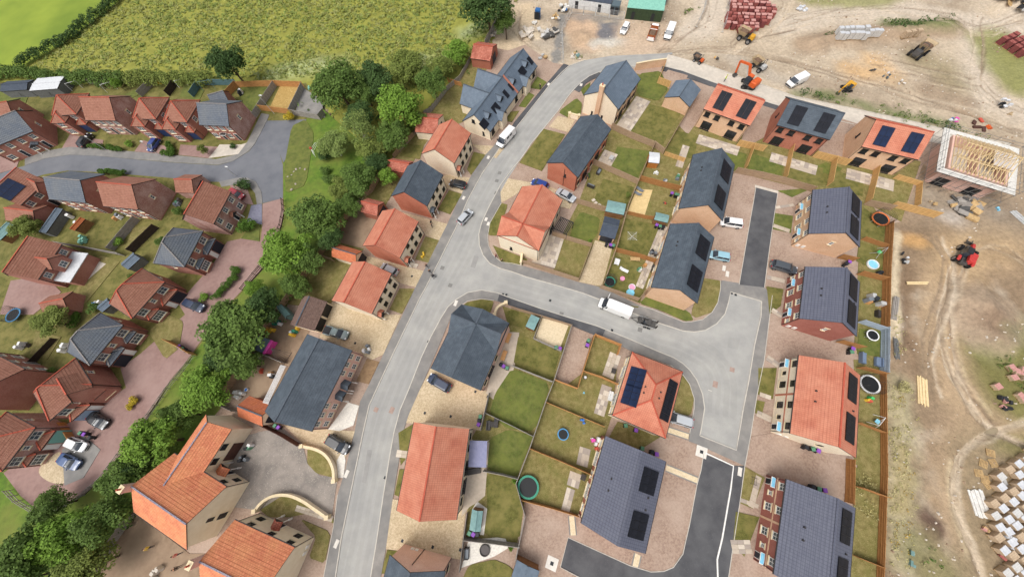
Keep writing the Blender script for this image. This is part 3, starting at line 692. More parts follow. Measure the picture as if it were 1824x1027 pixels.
# ---------------------------------------------------------------- the estate's ground, roads, pavements, drives, lawns
slab('estate_ground', [(868, 82), (905, 90), (935, 80), (985, 112), (1014, 117), (1087, 100), (1190, 97), (1251, 114), (1416, 172), (1607, 212), (1720, 240), (1770, 252), (1760, 300), (1690, 340), (1645, 290), (1605, 395), (1577, 400), (1571, 482), (1566, 640), (1567, 845), (1557, 1150),
      (120, 1150), (240, 912), (405, 712), (480, 590), (570, 457), (640, 360), (700, 280), (770, 200), (830, 120)], 'block_brown', .004)
slab('verge', [(505, 290), (545, 213), (570, 190), (640, 250), (700, 285), (640, 360), (570, 457), (480, 590), (405, 712), (240, 912), (120, 1150), (-60, 1150), (-60, 830), (10, 842), (40, 885), (65, 906), (105, 908), (152, 880), (188, 849), (218, 810), (260, 752), (306, 678), (338, 642), (372, 592), (408, 547), (436, 516), (481, 466), (502, 406), (508, 377), (505, 352)], 'verge_grass', .03)
for p in ([(1130, 130), (1190, 150), (1229, 193), (1260, 200), (1340, 228), (1480, 252), (1640, 288), (1605, 395), (1545, 362), (1444, 340), (1308, 306), (1240, 276), (1205, 375), (1190, 400), (1150, 520), (1135, 538), (1072, 512), (985, 482), (1005, 410), (1030, 362), (1055, 295), (1088, 230), (1105, 200)],
          [(895, 545), (1018, 581), (1103, 615), (1090, 740), (1030, 915), (930, 890), (921, 860), (925, 966), (830, 955), (838, 783), (866, 735), (873, 699), (890, 640), (905, 580)], [(770, 198), (800, 160), (838, 108), (870, 115), (830, 215), (765, 245), (735, 290), (690, 360), (650, 440), (590, 540), (511, 542), (571, 457), (632, 374), (686, 300), (738, 243)],
          [(1530, 330), (1577, 401), (1571, 482), (1566, 640), (1567, 845), (1557, 1090), (1490, 1090), (1520, 900), (1530, 800), (1520, 640), (1530, 440)]):
    slab('garden', p, 'lawn_dry', .05)
slab('old_estate_ground', [(-260, 150), (200, 150), (380, 150), (545, 148), (575, 190), (545, 213), (505, 290), (508, 377), (436, 516), (306, 678), (188, 849), (65, 906), (-60, 830), (-260, 900)], 'lawn', .012)

ROAD_W = [(598, 1027), (608, 960), (647, 770), (658, 721), (688, 656), (708, 614), (748, 531), (758, 513), (783, 464), (815, 400), (833, 357), (858, 311), (883, 274), (900, 250), (921, 226), (950, 189), (979, 152), (1000, 130), (1014, 117.5), (1042, 107.5), (1087, 100), (1137, 97.5), (1190, 97)]
ROAD_NE = [(1251, 114), (1311, 135), (1346, 147.5), (1416, 172.5), (1520, 194), (1607, 212.5), (1720, 240), (1800, 257)]
ROAD_NE2 = [(1780, 285), (1700, 262), (1600, 240), (1520, 222), (1415, 198), (1346, 176), (1278, 150), (1256, 142), (1216, 127), (1180, 118)]
ROAD_E1 = [(1150, 117), (1110, 120), (1067, 129), (1050, 136), (1035, 147), (1022, 160), (1010, 175), (994.5, 197.5), (972, 225), (947, 255), (927, 284.5), (912, 302), (890.5, 332), (870.5, 369.5), (858, 397), (853, 417), (854, 437), (860.5, 454.5), (873, 469.5), (890.5, 478), (912, 484), (937, 493), (987, 507), (1037, 521.5), (1067, 533), (1124.5, 556.5), (1169.5, 574), (1216, 589), (1236, 591), (1256, 588), (1276, 576.5), (1291, 559), (1297, 539), (1301, 520)]
ROAD_HEAD = [(1356, 536.5), (1354.7, 564), (1343.5, 614), (1333.5, 676.5), (1323.5, 726.5), (1316, 771), (1311, 801)]
ROAD_S = [(1246, 775), (1248.5, 764), (1254.7, 726.5), (1251, 701.5), (1241, 676.5), (1228.5, 659), (1216, 647), (1199.5, 636.5), (1174.5, 626.5), (1124.5, 605), (1087, 590), (1062, 580), (1012, 565), (962, 549), (912, 531.5), (885.5, 521.5), (858, 516.5), (833, 521), (813, 533), (798, 546.5), (785.5, 566.5), (768, 599), (750.5, 636.5), (728, 694), (713, 729), (702, 770), (694, 815), (683, 882.5), (672, 957.5), (660.5, 1027)]
sw = [(585, 1090)]; se = [(648, 1090)]
slab('new_road', [(1190, 97)]+ROAD_NE+ROAD_NE2, 'concrete_pale', .026)
slab('road', sw+ROAD_W+ROAD_NE+ROAD_NE2+ROAD_E1+ROAD_HEAD+ROAD_S+se, 'asphalt_pale', .02)
for ln in (sw+ROAD_W[:20], ROAD_NE, ROAD_E1+ROAD_HEAD[:1], ROAD_HEAD+ROAD_S[:1], ROAD_S+se, ROAD_NE2[3:]):
    tag(ribbon('kerb', ln, 'kerb', .16, 0, .135), kind='structure')
def offset_line(px, off):
    p = [Vector(P2(*q)) for q in smooth_px(px, 2)]; r_ = []
    for i, q in enumerate(p): d = (p[min(i+1, len(p)-1)]-p[max(i-1, 0)]).normalized(); r_.append(q+Vector((-d.y, d.x))*(off+random.uniform(-.12, .12)))
    return r_
for ln in ([(616, 1060), (640, 960), (675, 770), (706, 690), (745, 600), (790, 510), (830, 440), (862, 360), (905, 285), (965, 205), (1020, 140), (1090, 112), (1200, 105)], [(886, 502), (950, 520), (1050, 552), (1150, 590), (1240, 620), (1290, 660), (1285, 740)]):
    for off in (-1.9, -.7, .7, 1.9): tag(ribbon('wheel_track', offset_line(ln, off), 'asphalt_track', random.uniform(.6, 1.0), 0, .0245 if ln[0][0] < 700 else .0285, world=True), kind='structure')
for px in ([(845, 455), (853, 457), (846, 478), (838, 475)], [(1010, 548), (1040, 557), (1037, 562), (1008, 553)], [(655, 800), (663, 801), (652, 860), (645, 858)], [(935, 240), (942, 244), (925, 268), (918, 264)], [(1300, 600), (1318, 604), (1314, 622), (1296, 618)]): slab('road_patch', px, 'asphalt_patch' if px[0][0] in (845, 655) else 'asphalt_track', .034)
PAV_W = [(577, 1027), (595, 935), (602, 880), (616, 834), (632, 769), (642, 714), (658, 684), (683, 631), (718, 559), (739, 514), (783, 427), (798, 397), (823, 344), (840, 312), (865, 276), (878, 262), (890, 245)]
slab('pavement', [(570, 1090)]+PAV_W+[(900, 250), (883, 274), (858, 311), (833, 357), (815, 400), (783, 464), (758, 513), (748, 531), (708, 614), (688, 656), (658, 721), (647, 770), (608, 960), (598, 1027), (585, 1090)], 'asphalt_mid', .10)
slab('pavement', [(905, 235), (917, 217), (960, 165), (1004, 114), (1014, 117.5), (979, 152), (950, 189), (921, 226), (900, 250)], 'asphalt_dark', .10)
slab('pavement', [(890.5, 332), (870.5, 369.5), (858, 397), (853, 417), (854, 437), (860.5, 454.5), (873, 469.5), (890.5, 478), (912, 484), (937, 493), (987, 507), (1037, 521.5), (1067, 533), (1124.5, 556.5), (1169.5, 574), (1216, 589), (1236, 591), (1256, 588), (1276, 576.5), (1291, 559), (1297, 539), (1301, 520), (1356, 536.5), (1354.7, 564), (1343.5, 614), (1333.5, 676.5), (1323.5, 726.5), (1316, 771), (1311, 801), (1246, 775), (1240, 790), (1326, 829),
      (1336, 777), (1348, 701), (1361, 639), (1368, 581), (1375, 526), (1361, 512), (1285, 499), (1283, 514), (1278, 539), (1268, 556), (1251, 569), (1231, 573), (1216, 573), (1162, 551), (1139, 544), (1072, 512), (1029, 502), (962, 482), (929, 473), (912, 469), (893, 467), (878, 454), (870, 437), (869, 419), (873, 397), (893, 362)], 'asphalt_mid', .10)
slab('pavement', [(1139, 544), (1169.5, 551.5), (1216, 573), (1231, 573), (1251, 569), (1268, 556), (1273, 548), (1288, 562), (1276, 576.5), (1256, 588), (1236, 591), (1216, 589), (1169.5, 574), (1130, 558)], 'asphalt_mid', .112)
slab('pavement', [(1246, 775), (1248.5, 764), (1254.7, 726.5), (1251, 701.5), (1241, 676.5), (1228.5, 659), (1216, 647), (1199.5, 636.5), (1174.5, 626.5), (1124.5, 605), (1087, 590), (1062, 580), (1012, 565), (962, 549), (912, 531.5), (885.5, 521.5), (858, 516.5), (833, 521), (813, 533), (798, 546.5), (785.5, 566.5), (768, 599), (750.5, 636.5), (728, 694), (713, 729), (702, 770), (694, 815), (683, 882.5), (672, 957.5), (660.5, 1027), (648, 1090),
      (668, 1090), (680, 1020), (688, 975), (700, 887), (710, 827), (718, 770), (728, 739), (748, 694), (768, 649), (783, 614), (805, 561), (823, 543), (833, 536), (858, 532), (880, 535), (905, 541), (912, 545), (964, 563), (1019, 580), (1057, 596), (1104, 615), (1124, 625), (1194, 650), (1216, 667), (1228, 684), (1236, 709), (1236, 727), (1228, 771), (1226, 785), (1240, 790)], 'asphalt_mid', .10)
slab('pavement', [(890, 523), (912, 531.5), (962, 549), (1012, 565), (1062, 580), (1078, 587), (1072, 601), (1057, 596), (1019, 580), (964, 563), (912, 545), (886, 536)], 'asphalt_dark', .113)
slab('pavement', [(1067, 129), (1050, 136), (1035, 147), (1022, 160), (1032, 165), (1044, 149), (1056, 142), (1072, 136)], 'asphalt_dark', .112)
slab('pavement', [(1180, 118), (1216, 127), (1256, 142), (1278, 150), (1346, 176), (1415, 198), (1413, 206), (1344, 184), (1276, 158), (1212, 135), (1178, 126)], 'asphalt_dark', .105)
slab('side_road', [(1253, 807), (1306, 829), (1301, 870), (1286, 957), (1277, 995), (1278, 1027), (1278, 1090), (1100, 1090), (1032, 1027), (998, 1009), (1012, 956), (1122, 1006), (1159, 1017), (1182, 1016), (1199, 1009), (1216, 985), (1221, 962), (1228, 932), (1241, 862), (1248, 837)], 'asphalt_dark', .03)
slab('side_road', [(1346, 333), (1385, 342), (1378, 387), (1368, 457), (1361, 512), (1316, 507), (1328, 437), (1340, 369)], 'asphalt_dark', .105)
slab('side_pavement', [(1306, 829), (1326, 829), (1317, 895), (1306, 965), (1297, 1027), (1295, 1090), (1278, 1090), (1278, 1027), (1277, 995), (1286, 957), (1301, 870)], 'asphalt_dark', .10)
for ln in ([(1250, 803), (1306, 829), (1301, 870), (1286, 957), (1277, 995), (1278, 1027), (1278, 1090)],): tag(ribbon('kerb', ln, 'white_frame', .2, 0, .13), kind='structure')
for ln in ([(1253, 807), (1248, 837), (1241, 862), (1228, 932), (1221, 962), (1216, 985), (1199, 1009), (1182, 1016), (1159, 1017), (1122, 1006), (1012, 956), (998, 1009), (1032, 1027)], [(1346, 333), (1340, 369), (1328, 437), (1316, 507)], [(1385, 342), (1378, 387), (1368, 457), (1361, 512)], [(1346, 333), (1385, 342)],
           [(1326, 829), (1317, 895), (1306, 965), (1297, 1027)], [(1375, 526), (1368, 581), (1361, 639), (1348, 701), (1336, 777), (1326, 829)], [(1283, 500), (1283, 514), (1278, 539), (1268, 556), (1251, 569), (1231, 573), (1216, 573), (1162, 551), (1139, 544)], [(1194, 650), (1216, 667), (1228, 684), (1236, 709), (1236, 727), (1228, 771)],
           [(893, 362), (873, 397), (869, 419), (870, 437), (878, 454), (893, 467), (912, 469), (929, 473)], [(823, 543), (833, 536), (858, 532), (880, 535)], [(577, 1027), (595, 935), (602, 880)]):
    tag(ribbon('edging', ln, 'kerb', .10, 0, .14), kind='structure')
slab('threshold', [(1344, 330), (1386, 341), (1385, 345), (1344, 334)], 'concrete_pale', .15)

def lawns(m, z, *polys):
    for p in polys: slab('lawn', smooth_px(p, 1, True, .12) if len(p) > 4 else p, m, z)
def drives(m, z, *polys, name='driveway'):
    for p in polys: slab(name, p, m, z)
drives('gravel_cream', .085,
       [(794, 311), (838, 317), (826, 346), (800, 337), (775, 330)], [(715, 378), (797, 399), (783, 430), (755, 417), (720, 405)], [(650, 455), (756, 483), (743, 512), (713, 504), (660, 480)],
       [(592, 538), (660, 560), (715, 560), (683, 631), (664, 640), (628, 624), (570, 600)], [(500, 750), (590, 765), (633, 767), (606, 841), (596, 830), (543, 792)],
       [(768, 654), (873, 699), (858, 766), (720, 752), (728, 739), (748, 694)], [(700, 888), (830, 905), (820, 995), (686, 976)], [(994, 207), (1024, 214), (1012, 236), (978, 226)],
       [(1060, 428), (1092, 436), (1072, 510), (1031, 502)], [(905, 318), (972, 330), (1003, 342), (1026, 350), (1015, 372), (980, 365), (930, 340), (893, 362), (890, 345)], [(840, 258), (900, 262), (884, 282), (864, 276)])
drives('gravel_pale', .095, [(966, 566), (1013, 579), (997, 621), (952, 604)])
drives('block_brown', .088, [(1018, 581), (1057, 596), (1027, 692), (987, 677)], [(1190, 125), (1225, 135), (1213, 165), (1165, 150)], [(1242, 160), (1278, 152), (1258, 195), (1225, 240), (1210, 225)], [(1345, 180), (1385, 190), (1370, 240), (1330, 262), (1320, 250)], [(1455, 250), (1500, 212), (1530, 222), (1505, 290), (1460, 280)],
       [(1308, 320), (1345, 330), (1340, 370), (1328, 437), (1316, 507), (1240, 488), (1262, 420), (1290, 380)], [(1385, 345), (1445, 338), (1440, 380), (1380, 387)], [(1376, 410), (1420, 440), (1525, 460), (1520, 480), (1430, 480), (1362, 500), (1368, 457)],
       [(1370, 570), (1400, 582), (1520, 610), (1530, 640), (1400, 640), (1362, 640)], [(1338, 777), (1380, 770), (1520, 815), (1515, 880), (1420, 860), (1326, 829)], [(1150, 770), (1226, 785), (1253, 807), (1248, 838), (1241, 862), (1228, 932), (1216, 977), (1199, 1008), (1182, 1015), (1159, 1016), (1122, 1005), (1012, 955), (1016, 910), (1040, 925), (1090, 780)],
       [(932, 890), (1014, 915), (1012, 955), (998, 1009), (1032, 1027), (1090, 1090), (900, 1090), (918, 993)], [(1185, 745), (1228, 750), (1226, 785), (1180, 775)])
drives('concrete_pale', .098, [(1310, 369), (1337, 379), (1335, 389), (1307, 378)], name='path')
drives('yard_tarmac', .07, [(440, 775), (464, 768), (505, 762), (540, 792), (548, 825), (570, 846), (602, 850), (590, 925), (555, 905), (510, 878), (462, 908), (400, 900), (400, 830)], name='yard')
drives('dirt_yard', .07, [(238, 910), (338, 985), (372, 985), (420, 1060), (140, 1090)], [(505, 560), (552, 590), (474, 729), (443, 704), (405, 704), (425, 672), (450, 622), (478, 580)], [(640, 352), (700, 375), (655, 445), (598, 430)], name='yard')
drives('soil_bed', .1, [(654, 638), (676, 644), (657, 684), (635, 678)], name='garden_bed')
drives('pebble_white', .1, [(620, 716), (640, 722), (630, 757), (605, 767), (585, 764)], [(835, 960), (900, 955), (905, 975), (880, 990), (850, 1000), (822, 1010)], [(612, 800), (616, 820), (612, 850), (603, 850), (600, 820)], name='garden_bed')
lawns('lawn_dry', .11, [(820, 145), (834, 117), (848, 122), (844, 150), (823, 150)], [(798, 160), (823, 162), (821, 190), (798, 204), (773, 197)], [(683, 311), (708, 318), (693, 357), (664, 347)], [(571, 457), (623, 475), (590, 536), (545, 545), (511, 542)],
      [(1168, 262), (1216, 290), (1207, 336), (1137, 322)], [(1162, 339), (1202, 345), (1190, 370), (1175, 395), (1147, 387)], [(1057, 599), (1102, 614), (1097, 679), (1037, 661)], [(1037, 664), (1097, 684), (1072, 754), (972, 714)], [(972, 716), (1077, 758), (1050, 842), (945, 796)], [(943, 797), (1036, 838), (1017, 908), (927, 885)],
      [(1250, 495), (1284, 500), (1283, 514), (1278, 539), (1268, 556), (1240, 566), (1230, 560)], [(1196, 655), (1216, 668), (1228, 685), (1236, 710), (1230, 740), (1195, 735)], [(1534, 480), (1575, 490), (1568, 570), (1530, 575)], [(1525, 660), (1566, 660), (1566, 760), (1520, 740)], [(1520, 760), (1567, 772), (1567, 845), (1520, 825)], [(1520, 830), (1567, 850), (1563, 935), (1520, 915)], [(1515, 920), (1563, 940), (1557, 1090), (1500, 1090)],
      [(1530, 300), (1560, 330), (1610, 350), (1605, 395), (1545, 360)], [(1052, 443), (1007, 432), (987, 480), (1032, 495)], [(534, 922), (590, 947), (579, 1002), (551, 992), (564, 955)], [(464, 907), (504, 881), (534, 887), (594, 920), (595, 932), (554, 912), (516, 920), (480, 920)], [(548, 797), (581, 805), (595, 850), (564, 842), (548, 825)], [(694, 551), (712, 514), (739, 514), (716, 559)], [(740, 462), (758, 421), (782, 428), (763, 468)],
      [(1326, 830), (1362, 850), (1340, 905), (1317, 895)], [(1100, 750), (1180, 775), (1140, 800), (1085, 778)])
lawns('lawn', .112, [(730, 257), (755, 260), (748, 284), (712, 278)], [(800, 339), (823, 346), (802, 382), (780, 374)], [(844, 271), (865, 276), (839, 312), (832, 302)], [(1158, 186), (1213, 202), (1178, 262), (1121, 236)], [(968, 230), (1007, 240), (965, 305), (925, 290)], [(1057, 357), (1075, 319), (1129, 334), (1112, 380)], [(1112, 389), (1189, 404), (1162, 462), (1097, 443)], [(1092, 454), (1157, 472), (1140, 540), (1072, 510)], [(924, 594), (952, 606), (998, 626), (983, 679), (914, 651)],
      [(1205, 233), (1245, 243), (1235, 283), (1182, 273)], [(866, 842), (922, 853), (935, 888), (925, 962), (862, 952), (868, 900)], [(835, 1005), (880, 995), (905, 1005), (935, 1035), (815, 1050)], [(1350, 655), (1383, 655), (1376, 710), (1350, 702)], [(1310, 910), (1352, 920), (1325, 990), (1305, 965)], [(1346, 712), (1362, 715), (1356, 740), (1345, 735)], [(873, 397), (893, 362), (905, 365), (885, 420), (870, 419)], [(878, 437), (940, 462), (929, 473), (893, 467)], [(1070, 540), (1140, 546), (1216, 573), (1170, 552)],
      [(912, 551), (942, 564), (936, 585), (905, 577), (898, 556)], [(833, 538), (858, 533), (880, 536), (873, 558), (824, 545)], [(710, 770), (740, 752), (735, 800), (714, 828)], [(703, 880), (712, 835), (730, 835), (715, 885)], [(690, 978), (712, 980), (690, 1020), (680, 1020)], [(905, 200), (925, 198), (912, 218), (898, 215)], [(1440, 300), (1500, 318), (1470, 330), (1405, 325)], [(1335, 262), (1400, 285), (1390, 320), (1330, 300)],
      [(1525, 360), (1577, 400), (1571, 440), (1530, 420)], [(1530, 430), (1572, 445), (1571, 488), (1525, 465)], [(1365, 510), (1395, 515), (1390, 545), (1370, 560)])
lawns('lawn_green', .114, [(1138, 132), (1177, 127), (1190, 160), (1172, 181), (1134, 170)], [(1027, 175), (1037, 185), (1034, 207), (1014, 211), (994, 200)], [(957, 137), (974, 147), (962, 160), (944, 157)], [(941, 165), (952, 170), (936, 192), (924, 190)], [(1034, 160), (1052, 147), (1048, 165), (1040, 172)], [(1084, 302), (1099, 262), (1160, 270), (1132, 324)], [(1034, 377), (1069, 389), (1064, 417), (1052, 433), (1014, 424), (1022, 397)],
      [(912, 655), (981, 683), (952, 768), (902, 762), (872, 735), (882, 700)], [(872, 780), (905, 764), (950, 775), (940, 800), (920, 850), (868, 836)], [(1138, 540), (1175, 552), (1220, 572), (1235, 570), (1228, 556), (1160, 520)], [(1284, 262), (1330, 275), (1322, 308), (1300, 300)], [(1340, 275), (1396, 290), (1388, 322), (1330, 306)], [(1380, 380), (1412, 385), (1408, 415), (1376, 408)], [(1530, 585), (1568, 590), (1566, 635), (1525, 630)], [(1385, 340), (1448, 335), (1410, 352)], [(1394, 318), (1475, 330), (1500, 300), (1470, 290)]
      )
lawns('lawn', .113, [(1402, 290), (1466, 300), (1462, 328), (1398, 322)], [(1480, 300), (1540, 325), (1535, 350), (1470, 330)])
slab('deck', [(1134, 337), (1162, 339), (1147, 387), (1117, 379)], 'timber_deck', .16)

# old estate
OLD_ROAD = [(-60, 330), (20, 302), (45, 295), (82, 282), (125, 276), (175, 278), (304, 289.5), (389, 294.5), (416, 287), (444, 269.5), (454, 257), (476, 215), (506, 215), (499, 250), (498, 272), (504, 294), (504, 353), (468, 362), (466, 342), (456, 324), (441, 317), (424, 317), (391, 324), (359, 323), (304, 317), (232, 311), (185, 307), (120, 304), (77, 311), (20, 330), (-60, 370)]
slab('road', OLD_ROAD, 'asphalt_old', .02)
slab('pavement', [(506, 215), (546, 213), (533, 250), (505, 290), (498, 272), (499, 250)], 'asphalt_old', .09)
slab('pavement', [(454, 257), (476, 215), (480, 205), (466, 202), (440, 255), (425, 275), (385, 284), (304, 276), (175, 265), (125, 262), (82, 269), (45, 283), (45, 295), (82, 282), (125, 276), (175, 278), (304, 289), (389, 294), (416, 287), (444, 269)], 'asphalt_mid', .09)
slab('pavement', [(391, 324), (424, 317), (441, 317), (456, 324), (466, 342), (468, 362), (458, 364), (455, 345), (445, 332), (425, 328), (395, 333)], 'asphalt_mid', .09)
slab('lane', [(468, 363), (504, 353), (506, 377), (500, 405), (479, 464), (434, 514), (405, 545), (370, 590), (335, 640), (304, 676), (257, 750), (215, 808), (185, 847), (150, 878), (105, 905), (62, 903), (37, 882), (7, 842), (60, 800), (100, 765), (165, 730), (225, 690), (215, 655), (250, 630), (330, 560), (318, 540), (380, 470), (405, 430), (430, 425), (464, 430), (467, 407)], 'block_pink', .055)
slab('driveway', [(448, 366), (467, 363), (467, 400), (440, 395)], 'block_blue', .085); slab('driveway', smooth_px([(65, 838), (92, 812), (112, 800), (122, 840), (116, 864), (85, 857)], 2, True), 'gravel_cream', .09); slab('driveway', [(112, 800), (150, 775), (180, 800), (150, 850), (116, 864)], 'asphalt_mid', .088)
for p in ([(322, 258), (390, 262), (372, 282), (318, 276)], [(255, 250), (300, 262), (296, 276), (240, 270)], [(125, 240), (185, 250), (180, 268), (110, 266)], [(20, 500), (80, 490), (110, 520), (60, 560), (0, 560)], [(-40, 280), (40, 270), (30, 300), (-40, 320)], [(410, 330), (440, 335), (452, 365), (420, 360)]):
    slab('driveway', p, 'block_pink', .08)
slab('driveway', [(372, 282), (392, 258), (430, 258), (440, 255), (425, 275)], 'concrete_pale', .095)
lawns('lawn_green', .10, [(430, 425), (462, 430), (464, 400), (452, 395)], [(520, 225), (545, 213), (560, 240), (545, 330), (510, 345), (506, 300)], [(430, 155), (485, 155), (455, 205), (425, 190)], [(240, 160), (262, 162), (230, 178), (215, 175)], [(0, 150), (60, 150), (40, 200), (0, 205)], [(330, 150), (365, 160), (355, 180), (320, 172)])
lawns('lawn_straw', .10, [(500, 152), (541, 152), (522, 195), (482, 190)]); lawns('lawn_dry', .10, [(180, 455), (215, 465), (145, 550), (118, 540)], [(265, 590), (300, 560), (328, 572), (320, 620), (295, 640)], [(240, 400), (275, 405), (235, 450), (222, 445)], [(65, 590), (110, 600), (85, 640), (55, 630)])
slab('patio', [(160, 460), (190, 470), (150, 505), (128, 500)], 'concrete_pale', .12); slab('patio', [(545, 160), (562, 175), (580, 210), (530, 205)], 'asphalt_mid', .12)
drives('asphalt_mid', .085, [(538, 155), (575, 180), (575, 210), (525, 205)], name='yard')

drives('slab_a', .116, [(893, 590), (925, 592), (920, 640), (905, 690), (880, 712), (866, 700)], [(838, 783), (872, 787), (868, 832), (864, 882), (850, 894), (836, 902), (822, 920)], name='patio')
drives('cover_pale', .117, [(850, 892), (868, 905), (862, 952), (850, 950), (853, 912), (842, 905)], name='path')
# patios laid in separate slabs
def patio(label, px, sx=.9, sy=.6):
    """px: corner, corner along, corner across of a paved rectangle"""
    a, b_, c_ = [Vector(P2(*p)) for p in px]; x = (b_-a); L = x.length; x.normalize(); n = Vector((-x.y, x.x)); D = (c_-a).dot(n)
    if D < 0: n = -n; D = -D
    o = MB(); o.prism([tuple(v) for v in (a, a+x*L, a+x*L+n*D, a+n*D)], -.05, .118); base = o.build('patio', 'slab_b'); tag(base, kind='structure')
    nx, ny = max(1, round(L/sx)), max(1, round(D/sy)); dx, dy = L/nx, D/ny
    rz = math.atan2(x.y, x.x); flip = 1 if x.x*n.y-x.y*n.x > 0 else -1
    for i in range(nx):
        for j in range(ny):
            mm = random.choice(['slab_a', 'slab_a', 'slab_b', 'slab_c'])
            def mk(mm=mm):
                q = MB(); q.box((0, 0, .014), (1, 1, .03)); return q.mesh('paving_slab', mm)
            p = a+x*(dx*(i+.5))+n*(dy*(j+.5))
            link('paving_slab', cached(('slab', mm), mk), base, (p.x, p.y, .115+random.uniform(0, .006)), rz, (dx-.025, dy-.025, 1))
for px in ([(1034, 172), (1036, 172), (1036, 172)],)[:0]: pass
PATIOS = [[(1133, 172), (1096, 226), (1154, 188)], [(1077, 267), (1062, 292), (1101, 275)], [(1005, 424), (988, 478), (965, 415)], [(1245, 240), (1318, 262), (1240, 256)], [(1374, 272), (1456, 296), (1369, 288)], [(1508, 300), (1592, 322), (1502, 318)], [(1036, 845), (1030, 870), (1016, 836)], [(1024, 872), (1014, 912), (1010, 866)],
          [(1106, 634), (1092, 676), (1086, 628)], [(1090, 690), (1076, 742), (1072, 684)], [(1052, 800), (1046, 832), (1032, 798)], [(1189, 405), (1165, 465), (1175, 402)], [(1164, 468), (1145, 515), (1150, 465)], [(1228, 262), (1215, 300), (1216, 258)],
          [(1412, 363), (1380, 368), (1411, 368)], [(1405, 415), (1376, 405), (1407, 409)], [(1397, 505), (1365, 497), (1398, 498)], [(1390, 566), (1372, 555), (1392, 558)], [(1384, 655), (1363, 640), (1386, 645)], [(1372, 752), (1346, 740), (1375, 742)], [(1372, 712), (1352, 705), (1374, 705)], [(1356, 850), (1342, 905), (1345, 848)], [(1340, 985), (1305, 985), (1345, 960)], [(1350, 905), (1318, 893), (1352, 898)],
          [(700, 462), (742, 478), (703, 455)], [(595, 918), (530, 898), (594, 930)], [(745, 805), (708, 800), (742, 818)]]
for q in PATIOS: patio('', q)

# ---------------------------------------------------------------- the new estate's houses
# west side of the main street
def villa(label, A, B, D, roof, gable, zr, can='coral_tile', front='cream_wall', wall=None):
    h = house(label, A, B, D, zr=zr, roof=roof, wall=wall or gable, gable=gable, front_wall=front)
    us = (.37, .61, .86); wins(h, 'f', us, 3.35, 1.0, 1.2, 'bk'); wins(h, 'f', us, .75, 1.0, 1.3, 'bk')
    doors(h, 'f', [.11], m='navy_door', fr='black_frame'); canopy(h, 'f', .11, 'pitched', can)
    wins(h, 'b', (.2, .5, .8), 3.35, 1.0, 1.1, 'bk'); french(h, 'b', [.3], 1.8, 'b')
    return h
h1 = villa('cream brick house with coral roof beside the slate-roofed dormer bungalows', (809, 291), (839, 237.5), (749, 276.5), 'coral_tile', 'cream_wall', 7.75)
h2 = villa('cream-fronted house with dark slate roof and red brick gable, slate porch hood', (760.5, 367), (789, 311), (695.5, 351.5), 'slate', 'brightred_wall', 8.1, 'slate')
h3 = villa('coral-roofed house with cream front and red brick gable next to the slate-roofed one', (712, 459), (745.5, 394.5), (646, 437.5), 'coral_tile', 'brightred_wall', 7.75)
h4 = villa('coral-roofed cream house beside the brown-tiled double garage', (662, 559), (697.5, 487), (591, 535), 'coral_tile', 'cream_wall', 7.8)
h5 = house('long pink brick semi-detached house with slate roof and many white windows', (555, 768), (627, 623.5), (474, 729), zr=8.15, roof='slate', wall='pink_wall')
us = (.07, .18, .29, .71, .82, .93); wins(h5, 'f', us, 3.3, .95, 1.25, 'wk'); wins(h5, 'f', us, .7, .95, 1.35, 'wk')
for u in (.44, .58): doors(h5, 'f', [u], m='navy_door'); canopy(h5, 'f', u, 'pitched', 'slate', 1.7, 1.5)
french(h5, 'b', (.3, .7), 2.4, 'w')
def crosswing(label, A, B, D, roof, wall, zr, end, frac=.46):
    h = house(label, A, B, D, zr=zr, roof=roof, wall=wall)
    d = h.rd; wl = h.rL*frac; x0, x1 = (h.rL/2-wl, h.rL/2) if end == 'r' else (-h.rL/2, -h.rL/2+wl)
    rm = 'ridge_red' if roof == 'coral_tile' else 'ridge_dark'
    for yf in (-d/2-.03, d/2+.03): cross_gable(h, x0, x1, yf, 5.02, zr, roof, wall, rm, name='wing_roof')
    return h
h14 = crosswing('slate-roofed house with a cross gable and pink brick garden side, on the street corner', (855.5, 695), (907, 575), (768, 655), 'slate', 'pink_wall', 7.9, 'r')
wins(h14, 'f', (.08, .3, .5, .72, .92), 3.3, 1.1, 1.15, 'bk'); wins(h14, 'f', (.12, .5), .8, 1.1, 1.2, 'bk'); french(h14, 'f', (.3, .78), 2.2, 'b')
h13 = crosswing('coral-roofed cream house with a cross gable at the road junction', (959.5, 447), (1002, 356), (883, 423), 'coral_tile', 'cream_wall', 7.75, 'l')
wins(h13, 'f', (.1, .34, .6, .88), 3.3, 1.1, 1.15, 'bk'); french(h13, 'f', (.22, .62), 2.2, 'b'); wins(h13, 'f', (.08, .4, .88), .8, 1.0, 1.2, 'bk'); doors(h13, 'b', [.5], m='navy_door'); wins(h13, 'l', [.3], .9, .5, 1.1, 'b')
h10 = house('buff brick house with slate roof and a tall gable chimney', (1101.5, 195), (1141, 141), (1039, 170), zr=7.9, roof='slate_light', wall='buff_wall', gable='cream_wall')
wins(h10, 'f', (.15, .38, .62, .86), 3.3, 1.0, 1.15, 'bk'); french(h10, 'f', (.3, .7), 2.0, 'b'); wins(h10, 'f', (.1, .5, .9), .8, 1.0, 1.2, 'bk')
chimney(h10, -h10.L/2-.36, .3, 0, 9.2, 'buff_wall', .7, 1.0); wins(h10, 'l', (.3, .62), .7, .45, 1.0, 'b')
h12 = house('red brick house with slate roof and black-framed windows', (1029, 316), (1088.5, 230), (972.6, 291.5), zr=7.25, roof='slate', wall='brightred_wall')
